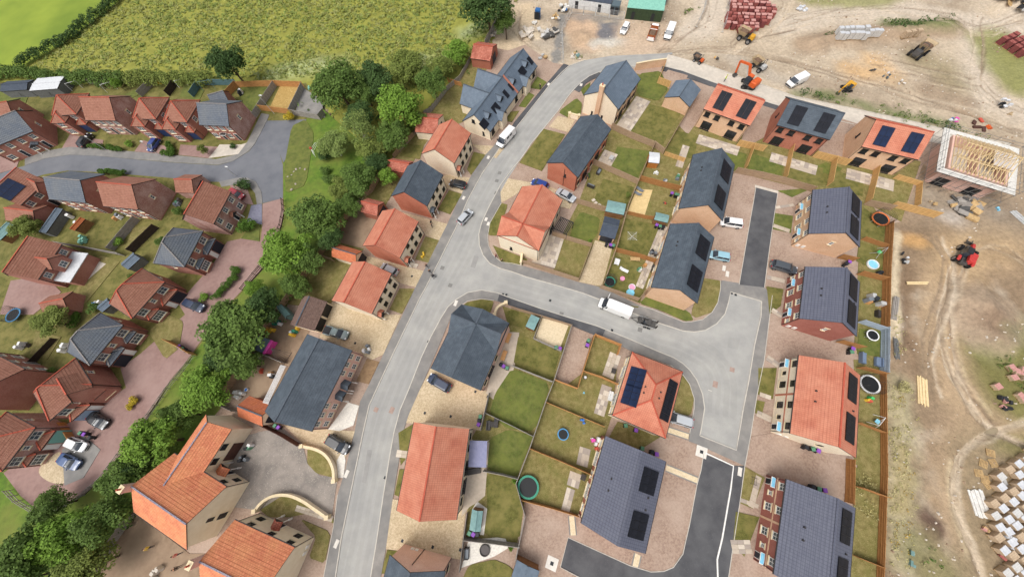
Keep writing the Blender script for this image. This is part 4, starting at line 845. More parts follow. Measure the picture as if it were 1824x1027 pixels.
wins(h12, 'f', (.08, .28, .5, .72, .92), 3.3, 1.0, 1.1, 'bk'); french(h12, 'f', (.3, .68), 2.2, 'b'); wins(h12, 'f', (.1, .5, .9), .8, 1.0, 1.2, 'bk'); wins(h12, 'l', [.62], 3.3, .5, .8, 'b')
b = MB(); b.cyl((0, 0, .1), (0, 0, 5.6), .05, n=6); b.build('downpipe', 'dark_trim', h12.o, (-h12.L/2-.07, -.6, 0))
# slate pair in the middle of the block
h20 = house('buff semi-detached pair with slate roof and solar panels beside the upper parking court', (1287, 393), (1308.5, 293), (1209, 372), zr=8.2, roof='slate', wall='buff_wall')
h21 = house('slate-roofed semi-detached pair with solar panels by the dry corner lawn', (1241.8, 540), (1271.8, 422), (1160, 512), zr=7.7, roof='slate', wall='buff_wall')
for h in (h20, h21):
    solar(h, 'f', .27, .46, 4, 2, 1.05, 1.55); solar(h, 'f', .73, .46, 4, 2, 1.05, 1.55)
    wins(h, 'f', (.1, .35, .65, .9), 3.3, 1.1, 1.15, 'ws'); wins(h, 'f', (.15, .6), .8, 1.1, 1.2, 'ws'); doors(h, 'f', (.38, .85), m='navy_door')
    wins(h, 'b', (.1, .35, .65, .9), 3.3, 1.1, 1.15, 'ws'); french(h, 'b', (.2, .8), 2.0, 'w'); wins(h, 'b', (.4, .6), .9, .9, 1.1, 'ws'); vents(h, 'b', [(.3, .45), (.36, .45)])
# hipped red house, violet house, coral house by the street
h15 = house('hipped coral-roofed cream house with solar panels on both slopes', (1091, 739), (1126, 626.5), (1186, 777.5), zr=7.75, roof='coral_tile', wall='cream_wall', hip=(True, True))
solar(h15, 'f', .37, .38, 3, 2, 1.1, 1.3, 'solar_blue'); solar(h15, 'f', .64, .38, 3, 2, 1.1, 1.3, 'solar_blue'); solar(h15, 'b', .36, .3, 3, 2, 1.1, 1.05); solar(h15, 'b', .65, .3, 3, 2, 1.1, 1.05)
wins(h15, 'f', (.12, .34, .66, .88), 3.3, 1.2, 1.2, 'ws'); french(h15, 'f', (.28, .74), 2.0, 'w'); wins(h15, 'f', (.08, .5, .92), .9, 1.0, 1.2, 'ws'); vents(h15, 'f', [(.46, .72), (.55, .72)]); vents(h15, 'b', [(.46, .72), (.55, .72)])
h16 = house('large brick semi-detached house with violet-grey roof and two solar arrays', (1035, 931), (1079, 776), (1148.5, 987.4), zr=8.1, roof='violet_tile', wall='red_wall', gutter=True)
solar(h16, 'b', .25, .48, 3, 2, 1.12, 1.62); solar(h16, 'b', .72, .48, 3, 2, 1.12, 1.62)
wins(h16, 'f', (.08, .22, .42, .58, .78, .92), 3.3, 1.1, 1.15, 'ws'); french(h16, 'f', (.3, .7), 2.2, 'w'); wins(h16, 'f', (.1, .5, .9), .9, 1.1, 1.15, 'ws'); vents(h16, 'f', [(.42, .45), (.55, .45)]); vents(h16, 'b', [(.42, .35), (.55, .35)])
h17 = house('coral-roofed cream house standing alone between two gravel drives', (813, 925), (836, 763.5), (706.6, 908.5), zr=8.2, roof='coral_tile', wall='cream_wall')
wins(h17, 'f', (.1, .36, .64, .9), 3.3, 1.1, 1.15, 'bk'); french(h17, 'f', (.28, .5), 2.2, 'b'); wins(h17, 'f', (.12, .75, .9), .8, 1.1, 1.2, 'bk'); doors(h17, 'b', [.5], m='navy_door')
h18 = house('pink brick house with slate roof, half of it beyond the street corner drive', (793, 1016), (770, 1120), (690.5, 1004), zr=8.1, roof='slate', wall='pink_wall', length=11)
wins(h18, 'f', (.3, .6, .9), 3.3, 1.0, 1.15, 'bk'); wins(h18, 'f', (.3, .9), .8, 1.0, 1.2, 'bk'); b = MB(); b.cyl((0, 0, .1), (0, 0, 5.8), .06, n=6); b.build('downpipe', 'dark_trim', h18.o, (h18.L/2+.07, .5, 0))
for k in (-.9, -.2):
    b = MB(); b.box((0, 0, .9), (.12, .5, .6)); b.build('meter_box', 'white_frame', h18.o, (h18.L/2+.06, 2.4+k, 0))
# houses with sky-blue door canopies along the east edge
def canopy_house(label, A, B, D, zr, wall, roof, wide, style='ws', bands=None, length=None):
    h = house(label, A, B, D, zr=zr, roof=roof, wall=wall, length=length)
    if wide: du, su, wu, uu = (.07, .93), (.2, .8), (.36, .64), (.09, .36, .64, .91)
    else: du, su, wu, uu = (.2, .8), (.06, .94), (.37, .63), (.09, .36, .64, .91)
    wins(h, 'f', uu, 3.35, 1.05, 1.3, style); wins(h, 'f', wu, .8, 1.05, 1.4, style); wins(h, 'f', su, 1.2, .6, .8, style)
    for u in du: doors(h, 'f', [u], m='navy_door'); canopy(h, 'f', u, 'flat', 'blue_canopy', 1.5, .6, 2.3)
    solar(h, 'b', .28, .47, 4, 2, 1.05, 1.45); solar(h, 'b', .76, .47, 4, 2, 1.05, 1.45); vents(h, 'f', [(.42, .45), (.55, .45)]); vents(h, 'b', [(.5, .35)])
    french(h, 'b', (.25, .75), 2.0, 'w'); wins(h, 'b', (.1, .36, .64, .9), 3.35, 1.05, 1.2, style)
    p, rz = face_pos(h, 'l' if False else 'r', .5)
    wins(h, 'r', [.55], 3.4, .55, .95, style)
    if bands:
        b = MB(); b.box((0, -h.d/2-.02, 2.75), (h.L+.06, .06, .22)); b.box((0, -h.d/2-.021, h.wz/2), (.3, .062, h.wz-.1)); b.build('brick_band', bands, h.o)
    for k in (.08, .2):
        b = MB(); b.box((0, 0, .9), (.12, .55, .7)); b.build('meter_box', 'white_frame', h.o, (h.L/2+.06, -h.d/2+k*h.d, 0))
    return h
h22 = canopy_house('buff brick house with violet-grey roof and sky-blue door canopies', (1440, 416), (1448, 338), (1531, 439.6), 7.65, 'buff_wall', 'violet_tile', False)
h23 = canopy_house('dark red brick house with violet-grey roof beside the brown block drives', (1424, 567), (1434.6, 474.6), (1525.6, 599), 7.95, 'plum_wall', 'violet_tile', False)
h24 = canopy_house('coral-roofed cream house with brick bands and sky-blue canopies', (1407.4, 771.5), (1423, 632), (1524.4, 813.6), 7.95, 'cream_wall', 'coral_tile', True, 'bk', 'brightred_wall')
h25 = canopy_house('red brick house with buff bands, violet-grey roof and white windows', (1378, 1022), (1401, 852.5), (1523.4, 899.5), 8.0, 'plum_wall', 'violet_tile', True, 'ws', 'buff_wall')
# unfinished row on the north side
def row_house(label, A, B, wall, roof, m):
    h = house(label, A, B, None, 8.8, zr=7.8, roof=roof, wall=wall)
    wins(h, 'f', (.12, .34, .66, .88), 3.35, 1.15, 1.1, 'b'); french(h, 'f', (.22, .78), 2.1, 'b')
    solar(h, 'f', .26, .5, 2, 2, 1.15, 1.85, m); solar(h, 'f', .76, .5, 2, 2, 1.15, 1.85, m); wins(h, 'l', [.5], 3.3, .5, 1.0, 'b'); wins(h, 'b', (.12, .34, .66, .88), 3.35, 1.15, 1.1, 'b')
    return h
h26 = row_house('buff brick new semi-detached house with red tiled roof beside the orange excavator', (1253, 194), (1336, 224), 'buff_wall', 'coral_tile', 'solar')
h27 = row_house('red brick new semi-detached house with dark tiled roof and solar panels', (1383.5, 222.5), (1478.5, 249), 'red_wall', 'slate', 'solar')
h28 = row_house('buff new semi-detached house with red tiled roof beside the scaffolded shell', (1535, 261), (1636, 284.5), 'buff_wall', 'coral_tile', 'solar_blue')
# orange-roofed houses in the south-west
h7 = house('big cream L-shaped house with bright orange tiled roof and a chimney', (403.5, 866), (300, 800), (338, 982), zr=8.35, roof='orange_tile', wall='render_wall', length=11.7)
w7, wl, wd = cross_gable(h7, -h7.rL/2+5.0, -h7.rL/2+10.9, -h7.rd/2-7.0, 4.98, 7.15, 'orange_tile', 'render_wall', 'ridge_blue', name='wing_roof')
wins(h7, 'l', (.42,), 3.3, .6, 1.2, 'bk'); wins(h7, 'l', [.42], .9, .9, 1.6, 'bk'); wins(h7, 'f', (.15,), 3.3, 1.0, 1.2, 'bk'); wins(h7, 'f', (.12,), .9, 1.0, 1.2, 'bk'); doors(h7, 'f', [.32], m='navy_door'); canopy(h7, 'f', .34, 'pitched', 'orange_tile', 2.2, 1.3, 2.5)
for (x, z, hh) in ((0.2, 3.3, 1.1), (2.6, 3.3, 1.1)): add_window(w7, (x, -wd-.0), 0, 'bk', 1.1, hh, z); add_window(w7, (x, wd), math.pi, 'bk', 1.1, hh, z)
b = MB(); b.box((1.6, -wd-.04, 1.15), (3.0, .1, 2.2)); b.build('garage_door', 'brown_trim', w7)
chimney(h7, h7.L/2+.36, .4, 0, 9.3, 'pink_wall', .7, 1.0)
h8 = house('cream rendered house with orange tiled roof and a small tiled porch', (418, 925), (525, 974), None, 8.9, zr=8.05, roof='orange_tile', wall='render_wall')
wins(h8, 'f', (.14, .46, .82), 3.3, 1.0, 1.15, 'bk'); wins(h8, 'f', (.18, .85), .8, 1.1, 1.2, 'bk'); doors(h8, 'f', [.52], m='navy_door'); canopy(h8, 'f', .52, 'pitched', 'rustic_tile', 1.6, 1.3)
chimney(h8, h8.L/2+.36, .2, 0, 9.1, 'pink_wall', .7, 1.0)
for k in (-.8, .1):
    b = MB(); b.box((0, 0, 1.0), (.12, .5, .7)); b.build('meter_box', 'white_frame', h8.o, (-h8.L/2-.06, -2.4+k, 0))

# dormer bungalows
def u_of(h, px, z):
    p = G(*px, z).to_2d()-h.c; x = Vector((math.cos(h.rz), math.sin(h.rz))); y = Vector((-x.y, x.x)); return p.dot(x), p.dot(y)
h9 = house('pair of slate-roofed dormer bungalows with solar panels beside the white van', (873, 235), (957, 117.5), (820.5, 220), ze=2.8, zr=6.1, roof='slate_light', wall='cream_wall', gable='cream_wall')
sl9 = (h9.zr-h9.ze)/(h9.rd/2)
for px in ((872, 204), (894, 174), (916, 143), (937, 112)):
    x, y = u_of(h9, px, 5.0); yf = -h9.rd/2+1.35; dw = 1.75
    e, l1, d2 = cross_gable(h9, x-dw/2, x+dw/2, yf, 4.55, 5.35, 'slate_light', 'slate_light', y_back=-.5, over=.12, name='dormer_roof')
    add_window(e, (l1+.0, 0), math.pi/2, 'b', 1.05, .95, 3.75)
for px in ((889, 201), (934, 141)):
    x, y = u_of(h9, px, 3.5); cross_gable(h9, x-1.4, x+1.4, -h9.rd/2-.9, 2.8, 4.3, 'slate_light', 'cream_wall', y_back=-1.0, name='porch_roof')
for (pa, pb) in (((825.5, 150), (869, 161)), ((850.5, 122.5), (892, 132.5))):
    xa, ya = u_of(h9, pa, 5.9); cross_gable(h9, xa-3.0, xa+3.0, ya, 2.82, 5.9, 'slate_light', 'cream_wall', y_back=0, name='rear_roof')
for px, n in (((860, 218), 2), ((877, 188), 2), ((898, 164), 1), ((905, 150), 1), ((922, 122), 2), ((942, 105), 1)):
    x, y = u_of(h9, px, 4.6); solar(h9, 'f', (x+h9.rL/2)/h9.rL, .42, n, 1, 1.1, 1.9)
b = MB(); q0 = Vector((1.6, -h9.rd/2-.05, h9.ze)); q1 = Vector((1.6, 0, h9.zr)); b.bar(q0+Vector((0, 0, .12)), q1+Vector((0, 0, .12)), .35, .4); b.build('party_wall', 'red_wall', h9.o)
wins(h9, 'f', (.06, .2, .55, .7, .94), .8, 1.2, 1.25, 'b'); doors(h9, 'f', (.32, .82), m='navy_door'); wins(h9, 'l', [.42], 3.6, .8, .9, 'b'); wins(h9, 'l', [.75], .8, .5, 1.1, 'b'); wins(h9, 'b', (.1,), .8, 2.0, 1.6, 'b')

# ---------------------------------------------------------------- garages and outbuildings of the new estate
def garage(label, A, B, D=None, depth=None, ze=2.4, zr=3.7, roof='rustic_tile', wall='garage_wall', door=None, gable=None, length=None, name='garage', dm='navy_door'):
    h = house(label, A, B, D, depth, ze=ze, zr=zr, roof=roof, wall=wall, gable=gable, name=name, cat='garage', over=.2, gutter=False, length=length)
    if door:
        p, rz = face_pos(h, door, .5)
        b = MB(); b.box((0, -.02, 1.08), (2.5, .1, 2.16)); b.build('garage_door', dm, h.o, (p[0], p[1], .02), rz)
    return h
garage('small brick garage with rustic red roof at the head of the site yard', (838, 104), (873, 109), (842, 73), zr=4.0, door='r', ze=2.5)
garage('rustic red garage behind the coral-roofed house by the bungalows', (739, 235), (778, 239), (746, 200), zr=3.9, door='r', wall='cream_wall')
garage('rustic red garage behind the slate-roofed villa', (690, 303), (728, 309), (693, 281), zr=3.7, door='r')
garage('rustic red garage between slate-roofed villa and bare garden', (642, 377), (672, 385), (648, 351), zr=3.8, door='r')
garage('orange-tiled garage with open dark door beside silver car drive', (591, 457), (634, 470), (600, 434), zr=3.8, door='r', wall='cream_wall', roof='garage_orange_tile')
garage('orange-tiled brick garage beside the children\'s play yard', (424, 741), (468, 759), (443, 704), zr=3.9, door='r', gable='cream_wall', roof='garage_orange_tile')
g = garage('double garage with brown pantiles and two black doors', (560, 589), (583, 537), (516, 579), zr=4.2, roof='brown_tile', wall='cream_wall')
for u in (.25, .75): p, rz = face_pos(g, 'f', u); garage_door(g.o, p, rz, 2.5, 2.2, 'black_frame')
garage('slate-roofed buff brick garage behind the chimney house', (1228.5, 191), (1248.5, 160), (1183.5, 173), ze=2.5, zr=4.0, roof='slate_light', wall='buff_wall', door='b')
garage('small slate-roofed garage at the end of the gravel drive', (1067, 418.5), (1095, 426), (1078, 385), ze=2.3, zr=3.3, roof='felt_dark', wall='buff_wall', door='f')

def shed(label, A, B, D=None, depth=None, ze=1.9, zr=2.3, roof='felt_green', wall='shed_timber', name='shed', cat='shed', pent=False, length=None, door='f'):
    h = house(label, A, B, D, depth, ze=ze, zr=zr, roof=roof, wall=wall, name=name, cat=cat, over=.1, verge=.08, gutter=False, plinth=False, length=length, ridge=roof)
    p, rz = face_pos(h, door, .5); b = MB(); b.box((0, -.02, .85), (.75, .07, 1.65)); b.bar((-.3, -.07, .3), (.3, -.07, 1.4), .07, .03); b.build('shed_door', wall, h.o, (p[0], p[1], .08), rz)
    return h
mat('shed_timber', rgb((150, 112, 76)), rgb((132, 96, 64)), 3, rough=.85, brick=(6.0, .13, .012, (.92, .9, .88), (.5, .45, .4)))
mat('shed_orange', rgb((196, 130, 64)), rgb((180, 116, 56)), 3, rough=.85, brick=(6.0, .13, .012, (.92, .9, .88), (.5, .45, .4)))
mat('shed_grey', rgb((120, 122, 122)), rgb((104, 106, 106)), 3, rough=.85, brick=(6.0, .13, .012, (.92, .9, .88), (.5, .5, .5)))
mat('metal_green', rgb((112, 142, 138)), rgb((100, 130, 126)), 2, rough=.5)
mat('white_roof', rgb((208, 210, 212)), rgb((194, 196, 198)), 2, rough=.6)
shed('green-felted shed on the garden corner by the stepping stones', (1078, 376), (1111, 383), (1086, 357))
shed('pale green shed beside the purple-lidded bins', (1165, 391), (1189, 397), (1170, 378))
shed('orange timber shed with white roof at the fence corner', (1155, 289), (1174, 291), (1160, 271), roof='white_roof', wall='shed_orange')
shed('green-roofed shed beside the pale gravel pad', (936, 581), (951, 588), (943, 558), zr=2.15)
shed('green-roofed shed with bins at its end', (836, 943), (841, 906), (856, 945), zr=2.4)
shed('dark-roofed garden building on the edge of the brown block yard', (961, 1016), (948, 1060), (919, 1001), ze=2.4, zr=2.7, roof='felt_grey', wall='shed_timber')
shed('dark-roofed arch shed of pale green metal beside the brown-tiled garage', (493, 549), (510, 568), (500, 540), ze=2.0, zr=2.6, roof='metal_green', wall='metal_green')
h = shed('grey shed with a bright pink playhouse front', (470, 629), (484, 606), (452, 612), ze=1.8, zr=2.3, roof='felt_grey', wall='shed_grey')
mat('hot_pink', rgb((222, 84, 172)), rgb((206, 70, 156)), 2, rough=.6)
b = MB(); b.box((0, -h.d/2-.06, .95), (h.L+.04, .1, 1.85)); b.box((0, -h.d/2-.25, 1.95), (h.L+.3, .5, .08), rx=.3); b.build('play_front', 'hot_pink', h.o)

# ---------------------------------------------------------------- the older estate in the west
def porch(h, x0, x1, proj, roof, wall, ze=2.5, zr=3.5, hip=True):
    return cross_gable(h, x0, x1, -h.d/2-proj, ze, zr, roof, wall, 'ridge_grey' if 'grey' in roof else 'ridge_red', y_back=-h.d/2+.05, over=.15, name='porch_roof', hipf=hip)
def detached(label, A, B, D=None, depth=None, roof='oldred_tile', zr=8.1, gd='navy_door', flip=False, length=None, wall='oldbrick_wall'):
    h = house(label, A, B, D, depth, ze=4.9, zr=zr, roof=roof, wall=wall, hip=(True, True), length=length)
    us = (.18, .5, .8) if not flip else (.2, .5, .82)
    wins(h, 'f', (us[0], us[2]), 3.2, 1.5, 1.3, 'c'); wins(h, 'f', (us[1],), 3.4, .7, .9, 'ws')
    s = -1 if flip else 1; L = h.L
    a, b_ = sorted((s*-L*.02, s*L*.46)); e, l1, d2 = porch(h, a, b_, 1.1, roof, wall, 2.5, 3.5)
    b = MB(); b.box((l1+.03, s*.55, 1.12), (.08, 2.3, 2.1)); b.build('garage_door', gd, e); add_door(e, (l1, -s*1.25), math.pi/2, .9, 2.05, 'white_door')
    a, b_ = sorted((s*-L*.44, s*-L*.12)); e, l1, d2 = porch(h, a, b_, .8, roof, wall, 2.5, 3.4); add_window(e, (l1, 0), math.pi/2, 'c', b_-a-.5, 1.4, .8)
    wins(h, 'b', (.2, .5, .8), 3.2, 1.2, 1.2, 'c'); french(h, 'b', [.4], 2.2, 'w'); wins(h, 'l', [.5], 3.4, .6, .9, 'ws'); wins(h, 'r', [.5], 3.4, .6, .9, 'ws')
    return h
o6 = detached('grey hipped-roof brick house beside the curved green hedge', (328.3, 475.3), (361.7, 411.3), (273.3, 468.7), roof='oldgrey_tile', zr=8.0)
o7 = detached('red hipped-roof brick house with dark car on its pink drive', (235, 567), (293.3, 502), (196.7, 538.7), zr=8.0)
o8 = detached('grey hipped-roof house with black garage door and round grassy bed', (160, 650.3), (218.8, 579), (125, 619), roof='oldgrey_tile', zr=8.0, flip=True)
o9 = detached('red hipped-roof house with pale blue garage door and yellow shrubs', (87.5, 749), (163.8, 684), (47.5, 709), zr=8.1, gd='pale_door', flip=True)
cross_gable(o9, o9.L*.02, o9.L*.5, -o9.rd/2-.6, 4.9, 7.2, 'oldred_tile', 'oldbrick_wall', 'ridge_red', name='wing_roof')
o10 = detached('red hipped-roof house with teal garage door by the white and blue cars', (3, 839), (63, 761), None, 7.6, zr=8.1, gd='teal_door', wall='rustic_wall')
def gabled(label, A, B, D=None, depth=8.4, roof='oldred_tile', zr=8.1, wall='oldbrick_wall', gable=None, n=4):
    h = house(label, A, B, D, depth, ze=4.9, zr=zr, roof=roof, wall=wall, gable=gable)
    us = [(i+.5)/n for i in range(n)]; wins(h, 'f', us, 3.2, 1.1, 1.2, 'c'); wins(h, 'f', us[::2], .8, 1.3, 1.3, 'c'); doors(h, 'f', us[1::2], m='navy_door')
    wins(h, 'b', us, 3.2, 1.1, 1.2, 'c'); french(h, 'b', [us[0]], 2.0, 'w'); wins(h, 'r', [.5], 3.3, .6, 1.0, 'ws')
    return h
o1 = gabled('brick house with grey roof and red gable at the bend of the old road', (-25, 268), (58.7, 233.7), None, 8.5, roof='oldgrey_tile', zr=8.0)
canopy(o1, 'f', .72, 'pitched', 'oldgrey_tile', 2.2, 1.2)
o2 = gabled('red-roofed brick house with mottled brick gable between the two hipped ones', (152.5, 214), (206, 215), None, 8.5, zr=8.05, gable='rustic_wall', wall='rustic_wall')
o5 = gabled('grey-roofed end house with mottled brick gable by the turning head', (355, 222.5), (408, 225), None, 8.3, roof='oldgrey_tile', zr=7.6, gable='rustic_wall')
canopy(o5, 'f', .5, 'flat', 'dark_trim', 1.6, .9)
oa = gabled('grey-roofed brick house across the old road with cluttered garden behind', (87.5, 354.5), (152.5, 361), (120, 304.5), roof='oldgrey_tile', zr=7.7)
ob = gabled('brown-red roofed house with mottled gable joined to the grey-roofed one', (184, 367), (246, 373), (207.5, 313), zr=8.1, gable='rustic_wall')
def hipped(label, A, B, depth, zr=7.7, gdm='blue_door', side=1):
    h = house(label, A, B, None, depth, ze=4.9, zr=zr, roof='oldred_tile', wall='oldbrick_wall', hip=(True, True))
    wins(h, 'f', (.25, .72), 3.2, 1.3, 1.2, 'c'); wins(h, 'r', (.3, .7), 3.2, 1.1, 1.2, 'c')
    e, l1, d2 = cross_gable(h, -h.L*.55, h.L*.05, -h.d/2-2.2, 4.2, 5.6, 'oldred_tile', 'oldbrick_wall', 'ridge_red', y_back=-h.d/2+1.2, over=.15, name='wing_roof', hipf=True)
    add_window(e, (l1, 0), math.pi/2, 'c', 1.5, 1.3, 2.9); add_window(e, (l1, 0), math.pi/2, 'c', 2.0, 1.4, .7)
    e, l1, d2 = porch(h, h.L*.08, h.L*.5, 1.2, 'oldred_tile', 'oldbrick_wall'); b = MB(); b.box((l1+.03, 0, 1.12), (.08, 2.3, 2.1)); b.build('garage_door', gdm, e)
    return h
ol = hipped('hipped red-tiled house with blue garage door beside the grey-roofed corner house', (92, 206), (136, 204), 7.4)
od = hipped('hipped red-tiled house between mottled gable house and blue car', (236, 211), (277.5, 212.5), 7.4)
oe = hipped('hipped red-tiled house with dark blue garage door near the grey corner house', (291, 216), (333, 218), 7.4)
of_ = gabled('red-roofed house with long flat white extension beside a straw lawn', (67.5, 498), (110, 434.5), None, 7.6, zr=7.8, n=3)
e, l1, d2 = cross_gable(of_, -1.6, 1.9, -of_.d/2-1.6, 4.6, 6.2, 'oldred_tile', 'oldbrick_wall', 'ridge_red', y_back=-1.0, name='wing_roof'); add_window(e, (l1, 0), math.pi/2, 'c', 1.3, 1.2, 3.0)
b = MB(); b.box((0, -of_.d/2-2.0, 1.25), (6.6, 3.9, 2.5)); b.box((0, -of_.d/2-2.0, 2.57), (7.0, 4.2, .14), m=1); b.build('extension', ['oldbrick_wall', 'white_roof'], of_.o)
og = gabled('narrow red-roofed cottage of mottled brick by the blue paved drive', (380, 399), (411.5, 341), None, 7.8, zr=7.9, wall='rustic_wall', n=3)
canopy(og, 'f', .5, 'pitched', 'oldred_tile', 1.6, 1.0)
op = gabled('brick house with blue solar panels and wide garden doors at the old road bend', (36, 366), (82, 322), None, 8.0, zr=8.0, n=3)
solar(op, 'f', .3, .62, 4, 2, 1.1, 1.5, 'solar_blue'); cross_gable(op, .6, 4.0, -op.rd/2-.9, 4.7, 6.4, 'oldred_tile', 'oldbrick_wall', 'ridge_red', y_back=-.8, name='wing_roof')
oq = gabled('orange brick house with brown-red roof cut by the picture edge near round trampoline', (-25, 622), (44, 657), None, 8.0, zr=7.9, n=3)
orr = gabled('small brick house with pale blue glazed roof beside the grey-roofed bend house', (-30, 215), (22, 205), None, 6.0, zr=6.6, roof='oldred_tile', n=2)
garage('small red-tiled garage behind the solar-panelled house', (10, 392), (62, 398), None, 5.0, roof='oldred_tile', wall='oldbrick_wall', zr=3.8)
garage('small garage with dark door beside the mottled brick cottage', (313, 343), (345, 344), None, 5.2, roof='oldred_tile', wall='rustic_wall', zr=4.0, door='r')
garage('low red-tiled garage beside the pale path and straw lawn', (78, 560), (108, 554), None, 4.2, roof='oldred_tile', wall='oldbrick_wall', zr=3.6, length=5.0)
garage('grey-roofed rear extension of the corner house by the blue fence', (380, 190), (408, 182), None, 4.2, roof='oldgrey_tile', wall='oldbrick_wall', zr=4.2)
shed('long dark-roofed shed at the top of the cluttered gardens', (0, 163), (48, 160), None, 4, zr=2.9, roof='felt_dark', wall='shed_grey', ze=2.3)
shed('grey flat-roofed open garage with white roof edge by the field hedge', (52, 162), (102, 158), None, 5, zr=2.6, roof='white_roof', wall='shed_grey', ze=2.4)
shed('dark blue felted shed on the straw lawn corner', (228, 480), (250, 460), (212, 472), zr=2.4, roof='felt_grey', wall='shed_grey')
shed('long blue-grey roofed garden store behind the grey-roofed terrace', (82, 415), (112, 372), None, 2.2, zr=2.3, roof='felt_grey', wall='shed_grey')
shed('rust-orange metal roofed store in the terrace gardens', (133, 411), (152, 390), None, 1.8, zr=2.2, roof='rust_metal', wall='shed_timber') if mat('rust_metal', rgb((158, 90, 48)), rgb((138, 74, 40)), 3, rough=.8) else 0
shed('blue glasshouse-roofed shed with yellow timber struts at the picture edge', (0, 428), (28, 402), None, 2.6, zr=2.7, roof='felt_green', wall='shed_timber')
shed('blue-grey lean-to store between red and grey hipped houses', (182, 556), (200, 541), None, 2.2, zr=2.3, roof='felt_grey', wall='shed_grey')

# ---------------------------------------------------------------- fences and garden walls
def timber(n, a, b_): mat(n, rgb(a), rgb(b_), 2.5, 6, rough=.9, island=.10)
timber('fence_brown', (172, 148, 122), (154, 130, 104)); timber('fence_rust', (172, 126, 78), (154, 108, 64)); timber('fence_gold', (206, 168, 112), (190, 150, 96)); timber('fence_grey', (160, 154, 146), (140, 134, 128)); timber('fence_dark', (70, 58, 50), (58, 48, 42))
timber('fence_blue', (166, 178, 188), (154, 166, 178)); timber('fence_teal', (98, 128, 132), (84, 114, 120)); timber('fence_orange', (196, 146, 92), (178, 128, 78)); mat('concrete_post', rgb((190, 184, 172)), rgb((172, 166, 156)), 3, rough=.9)
def fence_mesh(style, kind, h):
    def mk():
        b = MB()
        if kind == 'panel':
            n = 12
            for i in range(n): b.box(((i+.5)/n-.5, .012*(i % 2)-.006, h/2), (.98/n if i % 2 else 1.12/n, .02, h-.04-.012*(i % 3)))
            for z in (.3, h*.55, h-.25): b.box((0, -.045, z), (.985, .045, .085))
            b.box((0, -.01, h), (.99, .07, .035))
        elif kind == 'rail':
            for z in (.45, .85, 1.15): b.box((0, 0, z), (1, .05, .11))
        elif kind == 'post': b.box((0, 0, (h+.08)/2), (.1, .1, h+.08))
        return b.mesh({'rail': 'rail_bay'}.get(kind, kind), style)
    return cached(('fence', style, kind, h), mk)
def fence(label, px, style='fence_brown', h=1.8, kind='panel', flip=False, post=None, group=None, bay=1.85, z=.1, name=None):
    pts = [G(*p) for p in px]
    t = thing(name or ('post_and_rail_fence' if kind == 'rail' else 'fence'), label, 'fence', (pts[0].x, pts[0].y, z-.1), 0, group)
    pm, qm = fence_mesh(style, kind, h), fence_mesh(post or style, 'post', h if kind != 'rail' else 1.2)
    first = True
    for a, c in zip(pts, pts[1:]):
        d = c-a; L = d.length; n = max(1, round(L/bay)); rz = math.atan2(d.y, d.x)+(math.pi if flip else 0)
        for i in range(n):
            m = a+d*((i+.5)/n)-pts[0]; link('panel' if kind == 'panel' else 'rail_bay', pm, t, (m.x, m.y, random.uniform(-.02, .02)), rz+random.uniform(-.006, .006), (L/n-.02, 1, 1))
        for i in range(0 if first else 1, n+1):
            m = a+d*(i/n)-pts[0]; link('post', qm, t, (m.x, m.y, 0), rz)
        first = False
    return t
FB = 'weathered brown board fence '
